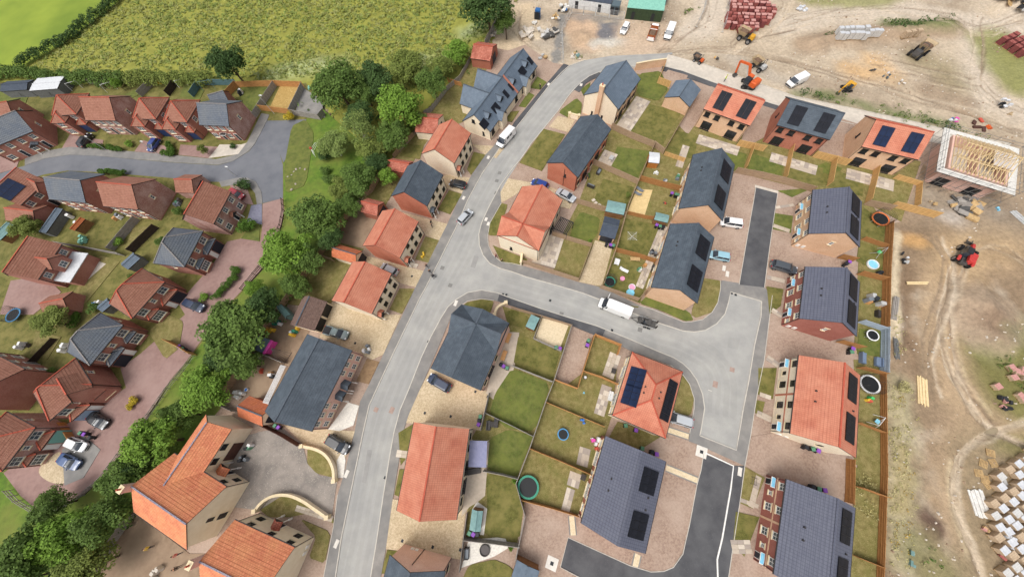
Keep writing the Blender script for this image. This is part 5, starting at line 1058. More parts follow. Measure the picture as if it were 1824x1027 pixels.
FENCES = [
 (FB+'along the site yard above the small brick garage', [(886, 42), (865, 84)], 'fence_grey'),
 (FB+'behind the dormer bungalows facing the tree belt', [(838, 110), (820, 143), (799, 160), (770, 198), (757, 205)], 'fence_grey'),
 ('short orange fence between the two bungalow gardens', [(799, 147), (823, 155)], 'fence_orange'),
 (FB+'behind the coral house by the bungalows', [(738, 243), (718, 260), (703, 282)], 'fence_brown'),
 (FB+'behind the slate-roofed villa facing the trees', [(686, 302), (664, 342), (650, 352)], 'fence_brown'),
 (FB+'around the bare garden facing the trees', [(632, 374), (608, 404), (585, 440), (572, 456)], 'fence_brown'),
 (FB+'behind the dry lawn west of the orange garage', [(571, 458), (540, 500), (511, 541), (500, 556)], 'fence_brown'),
 (FB+'behind the play yard with the pink playhouse', [(492, 568), (467, 602), (452, 624), (428, 668), (404, 703)], 'fence_brown'),
 ('short fence between bare garden and orange garage', [(573, 457), (597, 466)], 'fence_brown'),
 ('grey fence between the two play yards', [(448, 625), (480, 634), (512, 647)], 'fence_grey'),
 ('grey rail fence beside the orange brick garage', [(389, 717), (422, 732)], 'fence_grey'),
 ('long grey fence beside the dirt yard of the L-shaped house', [(243, 914), (206, 968), (168, 1030), (150, 1060)], 'fence_grey'),
 ('dark brown fence between gravel drive and tarmac yard', [(476, 757), (508, 773), (540, 792)], 'brown_trim'),
 ('low fence beside the green lawn east of the chimney house', [(1183, 119), (1171, 148)], 'fence_gold'),
 ('short golden fence near the slate garage', [(1170, 149), (1191, 157)], 'fence_gold'),
 (FB+'between the chimney house garden and the red brick one', [(1088, 230), (1122, 246), (1162, 262)], 'fence_brown'),
 ('fence running from the slate garage along the large lawn', [(1229, 193), (1205, 232), (1180, 275), (1163, 262)], 'fence_brown'),
 ('long fence down the middle of the block behind the slate semis', [(1163, 263), (1138, 320), (1117, 370), (1097, 442), (1074, 508)], 'fence_brown'),
 (FB+'across the two lawns of the red brick house', [(1056, 293), (1085, 306), (1134, 328)], 'fence_brown'),
 (FB+'between stepping stone garden and cross-gabled house', [(1026, 362), (1060, 372), (1112, 386)], 'fence_brown'),
 (FB+'between the two lawns of the coral cross-gabled house', [(984, 420), (1018, 430), (1052, 440)], 'fence_brown'),
 (FB+'along the pavement beside the coral cross-gabled house', [(931, 469), (980, 485), (1029, 501)], 'fence_brown'),
 (FB+'along the west side of the gravel drive', [(1030, 500), (1052, 441)], 'fence_brown'),
 (FB+'along the pavement beside the trampoline and paddling pool', [(1068, 513), (1100, 524), (1135, 536), (1148, 519)], 'fence_brown'),
 ('reddish board fence above the timber deck', [(1138, 322), (1175, 332), (1211, 341)], 'fence_rust'),
 ('reddish board fence below the timber deck', [(1117, 382), (1150, 390), (1189, 394)], 'fence_rust'),
 ('reddish board fence between clothes airer lawn and trampoline lawn', [(1094, 448), (1130, 457), (1165, 468)], 'fence_rust'),
 ('golden rail fence beside the white-roofed shed', [(1182, 277), (1217, 289)], 'fence_gold'),
 ('long brown fence behind the parking court at the new row', [(1307, 308), (1350, 316), (1388, 325), (1444, 342)], 'fence_brown'),
 ('golden fence between first and second new gardens', [(1338, 265), (1323, 305)], 'fence_gold'),
 ('golden fence between green lawns of the red-roofed and dark-roofed new houses', [(1406, 265), (1393, 322)], 'fence_gold'),
 ('golden fence beside the football lawn of the dark-roofed new house', [(1481, 288), (1472, 332)], 'fence_gold'),
 ('golden fence section across the end of the first brown drive', [(1311, 260), (1358, 270)], 'fence_gold'),
 ('golden fence section across the end of the second brown drive', [(1446, 280), (1506, 295)], 'fence_gold'),
 ('golden fence beside the last new garden', [(1557, 295), (1540, 362)], 'fence_gold'),
 ('golden corner fence below the last red-roofed new house', [(1590, 318), (1632, 330), (1628, 369)], 'fence_gold'),
 ('golden fence reaching out onto the bare site soil', [(1583, 368), (1620, 377), (1662, 388)], 'fence_gold'),
 ('brown fence between last new garden and trampoline garden', [(1537, 365), (1583, 375)], 'fence_brown'),
 ('tall rust-brown fence along the site edge, upper gardens', [(1577, 401), (1571, 482), (1568, 584)], 'fence_rust'),
 ('pale blue painted fence around the sofa garden', [(1568, 586), (1567, 625), (1566, 664)], 'fence_blue'),
 ('tall rust-brown fence along the site edge, lower gardens', [(1566, 667), (1567, 770), (1567, 845), (1563, 940), (1558, 1060)], 'fence_rust'),
 ('rust-brown fence below the orange-rimmed trampoline', [(1533, 427), (1573, 441)], 'fence_rust'),
 ('rust-brown fence above the timber pile garden', [(1525, 489), (1570, 500)], 'fence_rust'),
 ('pale painted fence above the round pool garden', [(1526, 574), (1567, 588)], 'fence_blue'),
 ('rust-brown fence above the black trampoline', [(1525, 655), (1565, 666)], 'fence_rust'),
 ('rust-brown fence below the blue swing seat', [(1522, 752), (1566, 769)], 'fence_rust'),
 ('rust-brown fence between the two weedy gardens', [(1520, 864), (1566, 881)], 'fence_rust'),
 ('rust-brown fence at the lowest weedy garden', [(1518, 987), (1561, 1004)], 'fence_rust'),
 ('brown side gate fence beside the buff canopy house', [(1490, 460), (1516, 466)], 'fence_rust'),
 ('brown side gate fence beside the dark red canopy house', [(1488, 609), (1527, 620)], 'fence_rust'),
 ('rust-brown fence closing the brown block court', [(1506, 816), (1504, 892)], 'fence_rust'),
 ('brown rail fence along the pavement beside the pale gravel pad', [(912, 549), (966, 565), (1018, 581)], 'fence_brown'),
 ('brown fence from the pavement beside the brown drive to the hipped house', [(1058, 598), (1103, 616), (1098, 632)], 'fence_orange'),
 ('grey fence around the lower edge of the pale gravel pad', [(965, 565), (951, 604), (999, 626)], 'fence_grey'),
 ('long fence down the west side of the brown drive and the four lawns', [(1017, 583), (987, 677), (972, 715), (944, 796), (920, 858), (936, 914), (919, 992)], 'fence_grey'),
 ('pale fence between the two lawns of the corner slate house', [(912, 652), (983, 680)], 'fence_grey'),
 ('golden fence round the closed end of the brown drive', [(1057, 599), (1027, 692), (988, 677)], 'fence_orange'),
 ('golden fence between the two hipped-house lawns', [(1037, 662), (1068, 672), (1098, 685)], 'fence_orange'),
 ('golden fence below the lawn with the green toy', [(972, 716), (1022, 737), (1074, 759)], 'fence_orange'),
 ('golden fence above the green trampoline lawn', [(944, 797), (1000, 820), (1052, 843)], 'fence_orange'),
 ('golden fence below the green trampoline', [(928, 887), (980, 901), (1029, 916)], 'fence_orange'),
 ('pale fence beside the bins on the corner gravel drive', [(873, 700), (858, 765)], 'fence_grey'),
 ('pale fence below the big green lawn', [(866, 735), (912, 757), (950, 776)], 'fence_grey'),
 ('pale fence between the lilac-roofed shelter and the next lawn', [(863, 836), (895, 842), (922, 849)], 'fence_grey'),
 ('pale fence above the pebble terrace with round fire table', [(829, 955), (875, 960), (926, 967)], 'fence_grey'),
 ('pale fence beside the lower gravel drive', [(834, 911), (828, 955), (821, 1012)], 'fence_grey'),
 # old estate
 ('orange back fence of the straw lawn plots', [(427, 156), (492, 154), (543, 156)], 'fence_orange'),
 ('grey fence between mown lawn and straw lawn', [(493, 155), (466, 196)], 'fence_grey'),
 ('grey fence between straw lawn and grey yard', [(543, 158), (521, 204)], 'fence_grey'),
 ('orange fence with small shrubs by the turning head', [(467, 197), (520, 204)], 'fence_orange'),
 ('grey fence around the front of the grey yard', [(522, 205), (572, 214), (580, 204)], 'fence_grey'),
 ('brown fence beside the grey-roofed extension', [(408, 173), (425, 155)], 'fence_orange'),
 ('grey fence beside the mown lawn and corner house', [(465, 198), (450, 222)], 'fence_grey'),
 ('teal painted trellis fence under the lone dark tree', [(346, 174), (360, 152), (425, 152)], 'fence_teal'),
 ('grey fence between the back gardens north of the old road', [(254, 173), (276, 150)], 'fence_grey'),
 ('grey back fence by the field hedge', [(160, 150), (236, 149)], 'fence_grey'),
 ('dark fence beside the white goal frame garden', [(303, 172), (318, 150)], 'fence_dark'),
 ('weathered double fence between terrace gardens', [(204, 447), (250, 392)], 'fence_grey'),
 ('dark stained fence beside the satellite dish house', [(239, 450), (284, 406)], 'fence_dark'),
 ('grey fence along the ends of the terrace gardens', [(112, 436), (165, 445), (224, 456)], 'fence_grey'),
 ('dark brown fence between the orange brick house and the lower gardens', [(32, 680), (66, 644), (104, 604)], 'fence_dark'),
 ('orange fence between drives ending at the purple bin', [(305, 607), (330, 619), (351, 632)], 'fence_orange'),
 ('dark low fence beside black and blue cars', [(118, 752), (140, 788)], 'fence_orange'),
]
FLIP = {'golden fence between', 'golden corner', 'golden fence beside'}
for lab, px, st in FENCES:
    fence(lab, px, st, 1.8 if 'rail' not in lab and 'low' not in lab else 1.3, flip=('golden' in lab))
fence('dark post and rail fence along the upper lane by the bright verge', [(506, 358), (508, 377), (503, 404), (500, 410)], 'fence_dark', kind='rail')
fence('dark post and rail fence along the lane below the curved hedge', [(476, 466), (456, 490), (434, 517)], 'fence_dark', kind='rail')
fence('grey post and rail fence along the lane by the tree belt', [(350, 634), (330, 660), (304, 692), (262, 752), (220, 808), (188, 850), (152, 881), (106, 909), (70, 908), (40, 890), (22, 872)], 'fence_grey', kind='rail')

def garden_wall(label, px, m, h, t, cap, piers=True, smooth=True, name='garden_wall', cat='wall'):
    p = smooth_px(px, 2) if smooth else px; o = thing(name, label, cat, G(*px[0]), 0); base = G(*px[0])
    pts = [(G(*q)-base) for q in p]
    w = ribbon('wall', [v.to_2d() for v in pts], m, t, 0, h, world=True, parent=o); c = ribbon('coping', [v.to_2d() for v in pts], cap, t+.14, h, h+.09, world=True, parent=o)
    if piers:
        for v in (pts[0], pts[-1]):
            b = MB(); b.box((v.x, v.y, h*.55), (.55, .55, h*1.1)); b.box((v.x, v.y, h*1.1+.06), (.66, .66, .12)); b.build('pier', cap, o)
    return o
garden_wall('curved cream wall with pillars beside the gravel drive', [(543, 793), (572, 799), (590, 812), (600, 834), (600, 854)], 'cream_wall', 1.0, .3, 'stone_cap')
garden_wall('curved cream wall with pillar round the crescent lawn', [(461, 907), (474, 890), (495, 879), (520, 878), (545, 888), (566, 903), (588, 918)], 'cream_wall', 1.0, .3, 'stone_cap')
garden_wall('buff brick screen wall behind the chimney house along the road', [(1130, 126), (1156, 121), (1183, 118)], 'buff_wall', 1.9, .25, 'stone_cap', False)
garden_wall('curved cream wall at the corner slate house entrance', [(882, 562), (885, 551), (893, 545), (902, 541)], 'cream_wall', 1.0, .3, 'stone_cap')
garden_wall('short cream wall beside the front lawn of the chimney house', [(1014, 209), (1030, 213)], 'cream_wall', 1.2, .3, 'stone_cap', True, False)
garden_wall('short cream wall beside the coral cross-gabled house', [(928, 473), (930, 456)], 'cream_wall', 1.4, .3, 'stone_cap', False, False)

# ---------------------------------------------------------------- vegetation
def leafm(n, a, b_, tr=.25): mat(n, rgb(a), rgb(b_), .35, 3, rough=.7, spec=.15, island=.38, trans=tr)
leafm('leaf_mid', (88, 112, 54), (104, 126, 60)); leafm('leaf_dark', (66, 90, 50), (80, 102, 54)); leafm('leaf_bright', (122, 152, 60), (104, 136, 54)); leafm('leaf_olive', (112, 126, 62), (128, 138, 70)); leafm('leaf_birch', (134, 148, 84), (116, 136, 72)); leafm('leaf_yellow', (196, 172, 58), (170, 156, 56)); leafm('leaf_pale', (158, 166, 122), (134, 146, 96))
leafm('leaf_hedge', (86, 116, 44), (72, 100, 38)); leafm('grass_blade', (182, 182, 118), (160, 168, 96), .5); leafm('grass_green', (144, 162, 88), (164, 174, 100), .5); leafm('weed_leaf', (84, 108, 52), (110, 124, 64)); leafm('weed_pale', (190, 182, 136), (164, 156, 100)); leafm('weed_ochre', (176, 146, 70), (150, 130, 66))
mat('bark', rgb((98, 84, 68)), rgb((76, 64, 52)), 4, rough=.95, bump=.5); mat('birch_bark', rgb((206, 200, 188)), rgb((160, 152, 140)), 4, rough=.9)
def leaf_cloud(pts, nrm, size, rs, name, m):
    n = len(pts); nrm = nrm/np.linalg.norm(nrm, axis=1, keepdims=True)
    t = rs.normal(size=(n, 3)); u = np.cross(nrm, t); u /= np.linalg.norm(u, axis=1, keepdims=True)+1e-9; v = np.cross(nrm, u)
    s = size*(.6+.8*rs.rand(n, 1)); a = s*.5; b = s*.36
    V = np.stack([pts-u*a, pts-v*b+nrm*s*.08, pts+u*a, pts+v*b+nrm*s*.08], 1).reshape(-1, 3)
    F = np.arange(4*n).reshape(n, 4)
    me = bpy.data.meshes.new(name); me.from_pydata(V.tolist(), [], F.tolist()); me.materials.append(M(m)); return me
def clump_points(centres, radii, per, rs, flat=.85):
    P_, N_ = [], []
    for c, r_ in zip(centres, radii):
        k = max(8, int(per*(r_**2))); d = rs.normal(size=(k, 3)); d /= np.linalg.norm(d, axis=1, keepdims=True)
        d[:, 2] = np.where(d[:, 2] < -.35, -d[:, 2], d[:, 2])
        rad = r_*(.72+.36*rs.rand(k, 1)); P_.append(c+d*rad*np.array([1, 1, flat])); N_.append(d*.7+rs.normal(size=(k, 3))*.35+np.array([0, 0, .55]))
    return np.concatenate(P_), np.concatenate(N_)
def tree_meshes(seed, m, kind='round'):
    """unit tree: crown radius 1, crown centre at z=1.15, base at 0"""
    rs = np.random.RandomState(seed); n = 46; C, Rr = [], []
    for i in range(n):
        d = rs.normal(size=3); d /= np.linalg.norm(d)
        if d[2] < -.5: d[2] *= -.6
        r_ = .42+.42*rs.rand(); C.append(np.array([d[0]*r_, d[1]*r_, 1.15+d[2]*r_*(.95 if kind == 'round' else 1.35)])); Rr.append(.17+.17*rs.rand())
    C.append(np.array([0, 0, 1.1])); Rr.append(.5)
    P_, N_ = clump_points(C, Rr, 1900 if kind == 'round' else 1100, rs); crown = leaf_cloud(P_, N_, .085 if kind == 'round' else .07, rs, 'crown', m)
    b = MB(); b.cyl((0, 0, -.03), (0, 0, .75), .075, .05, 8); b.cyl((0, 0, .7), (.02, .01, 1.5), .05, .012, 6)
    for i in range(7): c = C[i*5]; b.cyl((0, 0, .45+.06*i), (c[0]*.85, c[1]*.85, c[2]), .03, .008, 5, caps=False)
    return crown, b.mesh('trunk', 'birch_bark' if m == 'leaf_birch' else 'bark')
def px_radius(px, py, rpx, z): p = G(px, py, z)-Vector((0, 0, CAM_H)); return rpx*p.dot(_f)/CAM_F
def tree(label, px, py, rpx, ht, m, var=0, group=None, kind='round', name='tree'):
    zc = ht*.58; r_ = px_radius(px, py, rpx, zc); p = G(px, py, zc)
    cr, tr = cached(('tree', m, var, kind), lambda: tree_meshes(var*7+len(m)+3, m, kind))
    t = thing(name, label, 'tree', (p.x, p.y, 0), 0, group)
    sz = ht/2.12; a = random.uniform(0, 6.28)
    link('crown', cr, t, (0, 0, 0), a, (r_*1.02, r_*1.02, sz)); link('trunk', tr, t, (0, 0, 0), a, (r_*.8, r_*.8, sz))
    return t
tree('lone dark round tree in the field hedge above the teal trellis fence', 405, 113, 34, 11, 'leaf_dark', 0)
tree('broad dark green tree beside the grey fenced yard', 600, 152, 47, 11, 'leaf_mid', 1)
tree('bright green spreading tree beside the bungalow gardens', 712, 187, 45, 10, 'leaf_bright', 2)
tree('green tree above the bungalow gardens beside the short orange fence', 770, 148, 30, 9, 'leaf_mid', 0)
tree('dark tree behind the bright spreading tree', 668, 140, 38, 8, 'leaf_dark', 2)
tree('pale bushy tree on the meadow edge behind the bungalow trees', 722, 118, 36, 7, 'leaf_olive', 1)
tree('large dark tree at the field corner by the site yard', 868, 12, 48, 12, 'leaf_dark', 1)
tree('smaller dark tree beside the large field corner tree', 900, 38, 22, 8, 'leaf_mid', 2)
tree('light green tree beside the field corner tree and pale weeds', 812, 92, 28, 6, 'leaf_bright', 0)
tree('slender pale birch on the verge', 642, 232, 30, 9, 'leaf_birch', 1, kind='tall')
tree('yellowish small tree beside the white railing', 594, 258, 30, 6, 'leaf_birch', 2)
tree('leafy tree between the birch and the rustic garage', 700, 240, 32, 7, 'leaf_mid', 1)
tree('dark leafy tree below the birch by the villa garages', 640, 318, 36, 7, 'leaf_mid', 0)
tree('small bushy tree beside the villa garden fence', 668, 290, 26, 6, 'leaf_dark', 2)
tree('broad dark tree beside the bare garden', 560, 388, 50, 9, 'leaf_mid', 2)
tree('bright lime green tree overhanging the pink lane', 506, 450, 48, 9, 'leaf_bright', 1)
tree('dark tree below the lime green tree beside the long fence', 545, 462, 34, 7, 'leaf_mid', 0)
tree('big spreading tree over the lane opposite the orange fence', 415, 588, 62, 10, 'leaf_mid', 1)
tree('green tree beside the play yards', 470, 545, 36, 8, 'leaf_dark', 0)
tree('round clipped-looking tree beside the toy yard fence', 366, 690, 44, 7, 'leaf_bright', 2)
tree('full green tree behind the L-shaped orange-roofed house', 272, 786, 50, 9, 'leaf_bright', 0)
tree('dense tree beside the chimney of the L-shaped house', 222, 848, 40, 8, 'leaf_mid', 1)
tree('large tree on the lowest verge by the grey fence', 185, 925, 46, 9, 'leaf_mid', 2)
tree('tall tree at the lower end of the tree belt near the pink lane bend', 120, 950, 46, 9, 'leaf_bright', 1)
tree('wide tree filling the lowest verge corner', 50, 985, 56, 10, 'leaf_mid', 0)
tree('olive green tree among the lowest belt trees', 150, 1010, 44, 8, 'leaf_olive', 2)
tree('dark tree at the very end of the belt', 25, 1040, 40, 8, 'leaf_dark', 1)
for i, (px, py, rp, ht, m, w_) in enumerate([(618, 368, 26, 6, 'leaf_mid', 'behind the villa fences'), (590, 425, 24, 6, 'leaf_dark', 'beside the bare garden fence'), (524, 508, 28, 6, 'leaf_mid', 'below the lime green tree'), (455, 512, 20, 5, 'leaf_bright', 'on the lane verge'), (438, 648, 26, 6, 'leaf_mid', 'beside the upper play yard'), (392, 640, 28, 6, 'leaf_dark', 'between the spreading tree and the round tree'),
                                                ('x', 0, 0, 0, 0, 0), (318, 738, 30, 7, 'leaf_mid', 'above the L-shaped house'), (246, 818, 30, 7, 'leaf_dark', 'behind the L-shaped house roof'), (660, 268, 28, 6, 'leaf_olive', 'beside the villa garages'), (640, 205, 28, 6, 'leaf_dark', 'below the broad dark tree'), (745, 215, 20, 5, 'leaf_mid', 'beside the rustic garage'), (690, 315, 18, 5, 'leaf_bright', 'at the villa garden corner'), (610, 335, 24, 5, 'leaf_olive', 'on the rough verge by the low bushes'), (650, 165, 26, 7, 'leaf_mid', 'in the hedge behind the broad dark tree'), (785, 118, 24, 6, 'leaf_olive', 'at the meadow edge by the bungalow lawns'), (90, 900, 30, 6, 'leaf_mid', 'at the lane bend')]):
    if px != 'x': tree('leafy infill tree of the belt '+w_, px, py, rp, ht, m, i % 3)
tree('slim young tree in the back garden by the grey fence', 207, 148, 9, 4, 'leaf_bright', 0)
tree('willowy olive tree beside the solar-panelled house garden', 45, 405, 24, 5, 'leaf_olive', 1)
tree('spreading olive tree beside the low red garage', 88, 572, 30, 5, 'leaf_olive', 2)
tree('young sapling on the pink drive by the pale forecourt', 361, 266, 8, 3, 'leaf_olive', 1)

def bush(label, px, py, rpx, ht, m, var=0, group=None, name='bush'):
    def mk():
        rs = np.random.RandomState(var+31); C = [np.array([rs.uniform(-.5, .5), rs.uniform(-.5, .5), .35+.35*rs.rand()]) for _ in range(12)]+[np.array([0, 0, .45])]; Rr = [.3+.2*rs.rand() for _ in range(12)]+[.5]
        P_, N_ = clump_points(C, Rr, 420, rs); P_[:, 2] = np.maximum(P_[:, 2], .02); return leaf_cloud(P_, N_, .17, rs, 'foliage', m)
    r_ = px_radius(px, py, rpx, ht*.5); p = G(px, py, ht*.5); t = thing(name, label, 'bush', (p.x, p.y, .05), 0, group)
    link('foliage', cached(('bush', m, var), mk), t, (0, 0, 0), random.uniform(0, 6.28), (r_, r_, ht))
    s = MB(); s.cyl((0, 0, 0), (0, 0, ht*.4), .04, n=5); s.build('stem', 'bark', t); return t
for a in [('round clipped bush beside the pale blue drive', 440, 404, 18, 2.2, 'leaf_hedge'), ('dark bush on the corner lawn across from the cottage', 433, 331, 15, 2.0, 'leaf_dark'), ('yellow-green bush at the turning head', 515, 207, 10, 2.0, 'leaf_yellow'), ('green shrub on the pale forecourt', 416, 260, 7, 1.0, 'leaf_dark'),
          ('dark bush inside the white railing', 578, 277, 14, 2.0, 'leaf_dark'), ('low bush below the white railing', 580, 303, 11, 1.4, 'leaf_mid'), ('low bush on the verge grass beside the boulders', 586, 318, 14, 1.4, 'leaf_mid'), ('golden yellow bush by the pink lane', 240, 712, 10, 1.1, 'leaf_yellow'), ('small golden bush below the other golden one', 232, 723, 8, 1.0, 'leaf_yellow'),
          ('lime bush beside the dark car drive', 362, 529, 10, 1.2, 'leaf_bright'), ('round bush in front of the mottled gable house', 230, 256, 9, 1.2, 'leaf_bright'), ('pale bush at the end of the rust-brown fence', 1612, 690, 12, 1.5, 'weed_pale'), ('bush among gardens behind the grey terrace', 210, 430, 11, 1.5, 'leaf_bright'), ('dark bush by the satellite dish fence', 285, 430, 10, 1.5, 'leaf_mid'),
          ('large pale bush at the orange brick house', 12, 700, 14, 2, 'leaf_olive'), ('bush in the dark plant bed garden of the cottage', 318, 375, 10, 1.6, 'leaf_mid'), ('bush at the goal frame garden', 213, 150, 7, 1.6, 'leaf_mid'), ('small round bush on the round green lawn', 1050, 430, 5, .9, 'leaf_bright'), ('climbing shrub on the middle fence', 1119, 347, 6, 1.6, 'leaf_olive'),
          ('light shrub by the lowest lawn fence', 917, 855, 6, 1.2, 'leaf_bright'), ('small shrub at the pebble terrace', 910, 975, 5, 1.0, 'leaf_bright'), ('shrub row plant by the straw lawn corner', 235, 495, 9, 1.3, 'leaf_mid'), ('bushy plants beside the lean-to', 165, 548, 12, 1.6, 'leaf_mid'), ('bush behind the lower hipped house', 92, 662, 9, 1.4, 'leaf_mid')]:
    bush(*a, var=random.randint(0, 2))

def hedge(label, px, width, ht, m, per=26, ragged=.4, kind=None, name='hedge', leaf=.34, seed=1):
    rs = np.random.RandomState(seed); pts = [G(*p) for p in px]; C, Rr = [], []; base = pts[0]
    for a, c in zip(pts, pts[1:]):
        L = (c-a).length; k = max(2, int(L/(width*.22)))
        d = (c-a).normalized(); n = Vector((-d.y, d.x, 0))
        for i in range(k):
            q = a+(c-a)*((i+rs.rand())/k)+n*rs.uniform(-.3, .3)*width-base; hh = ht*(1-ragged*rs.rand())
            C.append(np.array([q.x, q.y, hh*.55])); Rr.append(max(width*.36, hh*.42))
    P_, N_ = clump_points(C, Rr, per*(9 if width > 2 else 7), rs, flat=1.0); P_[:, 2] = np.maximum(P_[:, 2], .05)
    t = thing(name, label, 'hedge', base); 
    link('foliage', leaf_cloud(P_, N_, leaf, rs, 'foliage', m), t)
    b = MB()
    for a, c in zip(pts, pts[1:]):
        k = max(1, int((c-a).length/2.5))
        for i in range(k): q = a+(c-a)*((i+.5)/k)-base; b.cyl((q.x, q.y, 0), (q.x, q.y, ht*.5), .05, .03, 5)
    o = b.build('stems', 'bark', t); o['kind'] = 'stuff'; return t
hedge('dark field hedge between the bright crop and the meadow', [(40, 120), (80, 98), (120, 75), (165, 42), (200, 15), (230, -20)], 3.4, 3.0, 'leaf_dark', 10, .75, leaf=.42, seed=2)
hedge('ragged hedge along the back gardens at the meadow edge, west part', [(-30, 140), (40, 136), (100, 142), (170, 148), (230, 150)], 4.5, 3.4, 'leaf_mid', 10, .55, leaf=.42, seed=3)
hedge('ragged hedge at the meadow edge leading to the lone dark tree', [(232, 150), (280, 148), (330, 148), (385, 150)], 4.2, 3.2, 'leaf_olive', 10, .5, leaf=.42, seed=4)
hedge('curved bright clipped hedge beside the pink lane', [(388, 533), (402, 515), (420, 500), (427, 487), (422, 478)], 1.3, 1.5, 'leaf_hedge', 60, .1, leaf=.2, seed=5)
hedge('small clipped front hedge by the black car drive', [(165, 262), (188, 266)], 1.5, 1.3, 'leaf_hedge', 50, .1, leaf=.25, seed=6); hedge('small clipped front hedge beside the stone path', [(197, 265), (222, 269)], 1.5, 1.3, 'leaf_hedge', 50, .1, leaf=.25, seed=7); hedge('clipped front hedge at the pink double drive', [(292, 275), (312, 277), (304, 258)], 1.5, 1.3, 'leaf_hedge', 50, .1, leaf=.25, seed=8)
hedge('clipped hedge behind the grey-roofed terrace along the old road', [(186, 308), (228, 312)], 1.4, 1.5, 'leaf_hedge', 50, .1, leaf=.25, seed=9); hedge('green hedge between red and grey hipped houses', [(150, 560), (135, 582)], 1.8, 1.8, 'leaf_hedge', 40, .3, leaf=.25, seed=10)

def undergrowth(name, label, areas, m, leaf=.42, seed=9, hmin=.5, hmax=2.2, dens=.30, per=16):
    """a mass of low growth nobody could count: areas are (polyline px, width m)"""
    rs = np.random.RandomState(seed); C, Rr = [], []
    for px, wd in areas:
        pts = [G(*p) for p in px]
        for a, c in zip(pts, pts[1:]):
            L = (c-a).length; k = max(2, int(L*wd*dens)); d = (c-a).normalized(); n = Vector((-d.y, d.x, 0))
            for i in range(k):
                q = a+(c-a)*rs.rand()+n*rs.normal()*wd*.28; hh = hmin+(hmax-hmin)*rs.rand()**1.6; C.append(np.array([q.x, q.y, hh*.45])); Rr.append(max(.35, hh*.55))
    P_, N_ = clump_points(C, Rr, per, rs); P_[:, 2] = np.maximum(P_[:, 2], .06)
    o = link(name, leaf_cloud(P_, N_, leaf, rs, name, m)); tag(o, label, None, None, 'stuff'); return o
undergrowth('undergrowth', 'dense shrubby growth under the tree belt', [([(560, 165), (640, 195), (700, 200), (760, 165), (830, 105)], 9), ([(730, 210), (690, 275), (650, 330), (600, 400), (550, 470), (490, 555)], 6), ([(480, 560), (430, 650), (380, 720)], 5), ([(330, 750), (270, 820), (225, 900), (160, 1000)], 7), ([(640, 240), (690, 240)], 8)], 'leaf_mid', .42, 11)
undergrowth('undergrowth', 'darker shrubs mixed into the tree belt', [([(570, 170), (650, 200), (720, 190)], 8), ([(700, 255), (650, 325), (590, 405), (540, 480)], 4), ([(440, 620), (390, 705)], 4), ([(280, 830), (230, 890), (150, 1000), (60, 1020)], 8)], 'leaf_dark', .42, 12)
undergrowth('brambles', 'pale tall weeds at the meadow edge', [([(460, 140), (540, 122), (610, 125)], 6), ([(740, 110), (800, 95)], 5), ([(825, 68), (866, 42)], 4), ([(640, 170), (700, 160)], 5)], 'leaf_pale', .4, 13, .5, 1.8, .35)
undergrowth('site_weeds', 'green weeds on the spoil strip and road edge of the site', [([(1560, 52), (1640, 44), (1695, 48)], 4.5), ([(1570, 50), (1690, 47)], 4), ([(1500, 62), (1560, 52)], 2.5), ([(1420, 165), (1450, 172), (1480, 178)], 2), ([(1555, 195), (1640, 212), (1700, 226)], 3), ([(1230, 30), (1225, 10)], 4), ([(1020, 100), (1035, 104)], 3), ([(1770, 640), (1824, 690)], 5), ([(1650, 985), (1690, 1020)], 2.5), ([(1475, 172), (1520, 185)], 3), ([(1700, 232), (1760, 246)], 2)], 'weed_leaf', .3, 14, .3, 1.3, .6, 40)
undergrowth('site_weeds', 'dark green weed thicket on top of the long spoil mound', [([(1568, 56), (1620, 46), (1700, 44)], 3.2), ([(1455, 72), (1520, 60)], 1.2), ([(1640, 215), (1700, 228)], 2.2), ([(1425, 166), (1470, 176)], 1.8)], 'leaf_dark', .34, 24, .6, 1.9, .8, 34)
undergrowth('site_weeds', 'straw-pale weeds along the outside of the rust-brown fence', [([(1600, 690), (1600, 800), (1604, 900), (1598, 1010)], 3.2), ([(1598, 560), (1600, 640)], 1.6), ([(1540, 840), (1545, 920)], 2.5)], 'weed_pale', .2, 15, .2, .8, 2.2, 70)
undergrowth('site_weeds', 'ochre weeds along the outside of the rust-brown fence', [([(1606, 820), (1608, 900), (1602, 980)], 2.0), ([(1606, 690), (1608, 730)], 1.6)], 'weed_ochre', .2, 16, .2, .8, 1.2, 60)
# rough meadow grass
rs = np.random.RandomState(5)
def tufts(name, label, poly, n, m, hmin, hmax, zf, wid=.22, seed=5):
    rs = np.random.RandomState(seed); pl = [P2(*p) for p in poly]; xs = [p[0] for p in pl]; ys = [p[1] for p in pl]
    X = rs.uniform(min(xs), max(xs), n*4); Y = rs.uniform(min(ys), max(ys), n*4); k = inpoly(X, Y, pl); k &= fbm(X, Y, 5, seed+60)+.25*rs.rand(n*4) > .52; X, Y = X[k][:n], Y[k][:n]
    V, F = [], []
    for x, y in zip(X, Y):
        z = zf(x, y); h = rs.uniform(hmin, hmax)
        for j in range(4):
            a = rs.uniform(0, 6.28); dx, dy = math.cos(a), math.sin(a); w_ = wid*rs.uniform(.7, 1.4); lean = rs.uniform(.8, 2.2)*h; ox, oy = rs.uniform(-.3, .3, 2); i = len(V)
            V += [(x+ox-dy*w_, y+oy+dx*w_, z), (x+ox+dy*w_, y+oy-dx*w_, z), (x+ox+dx*lean+dy*w_*.4, y+oy+dy*lean-dx*w_*.4, z+h), (x+ox+dx*lean-dy*w_*.4, y+oy+dy*lean+dx*w_*.4, z+h*.96)]; F.append((i, i+1, i+2, i+3))
    me = bpy.data.meshes.new(name); me.from_pydata(V, [], F); me.materials.append(M(m)); o = link(name, me); tag(o, label, None, None, 'stuff')
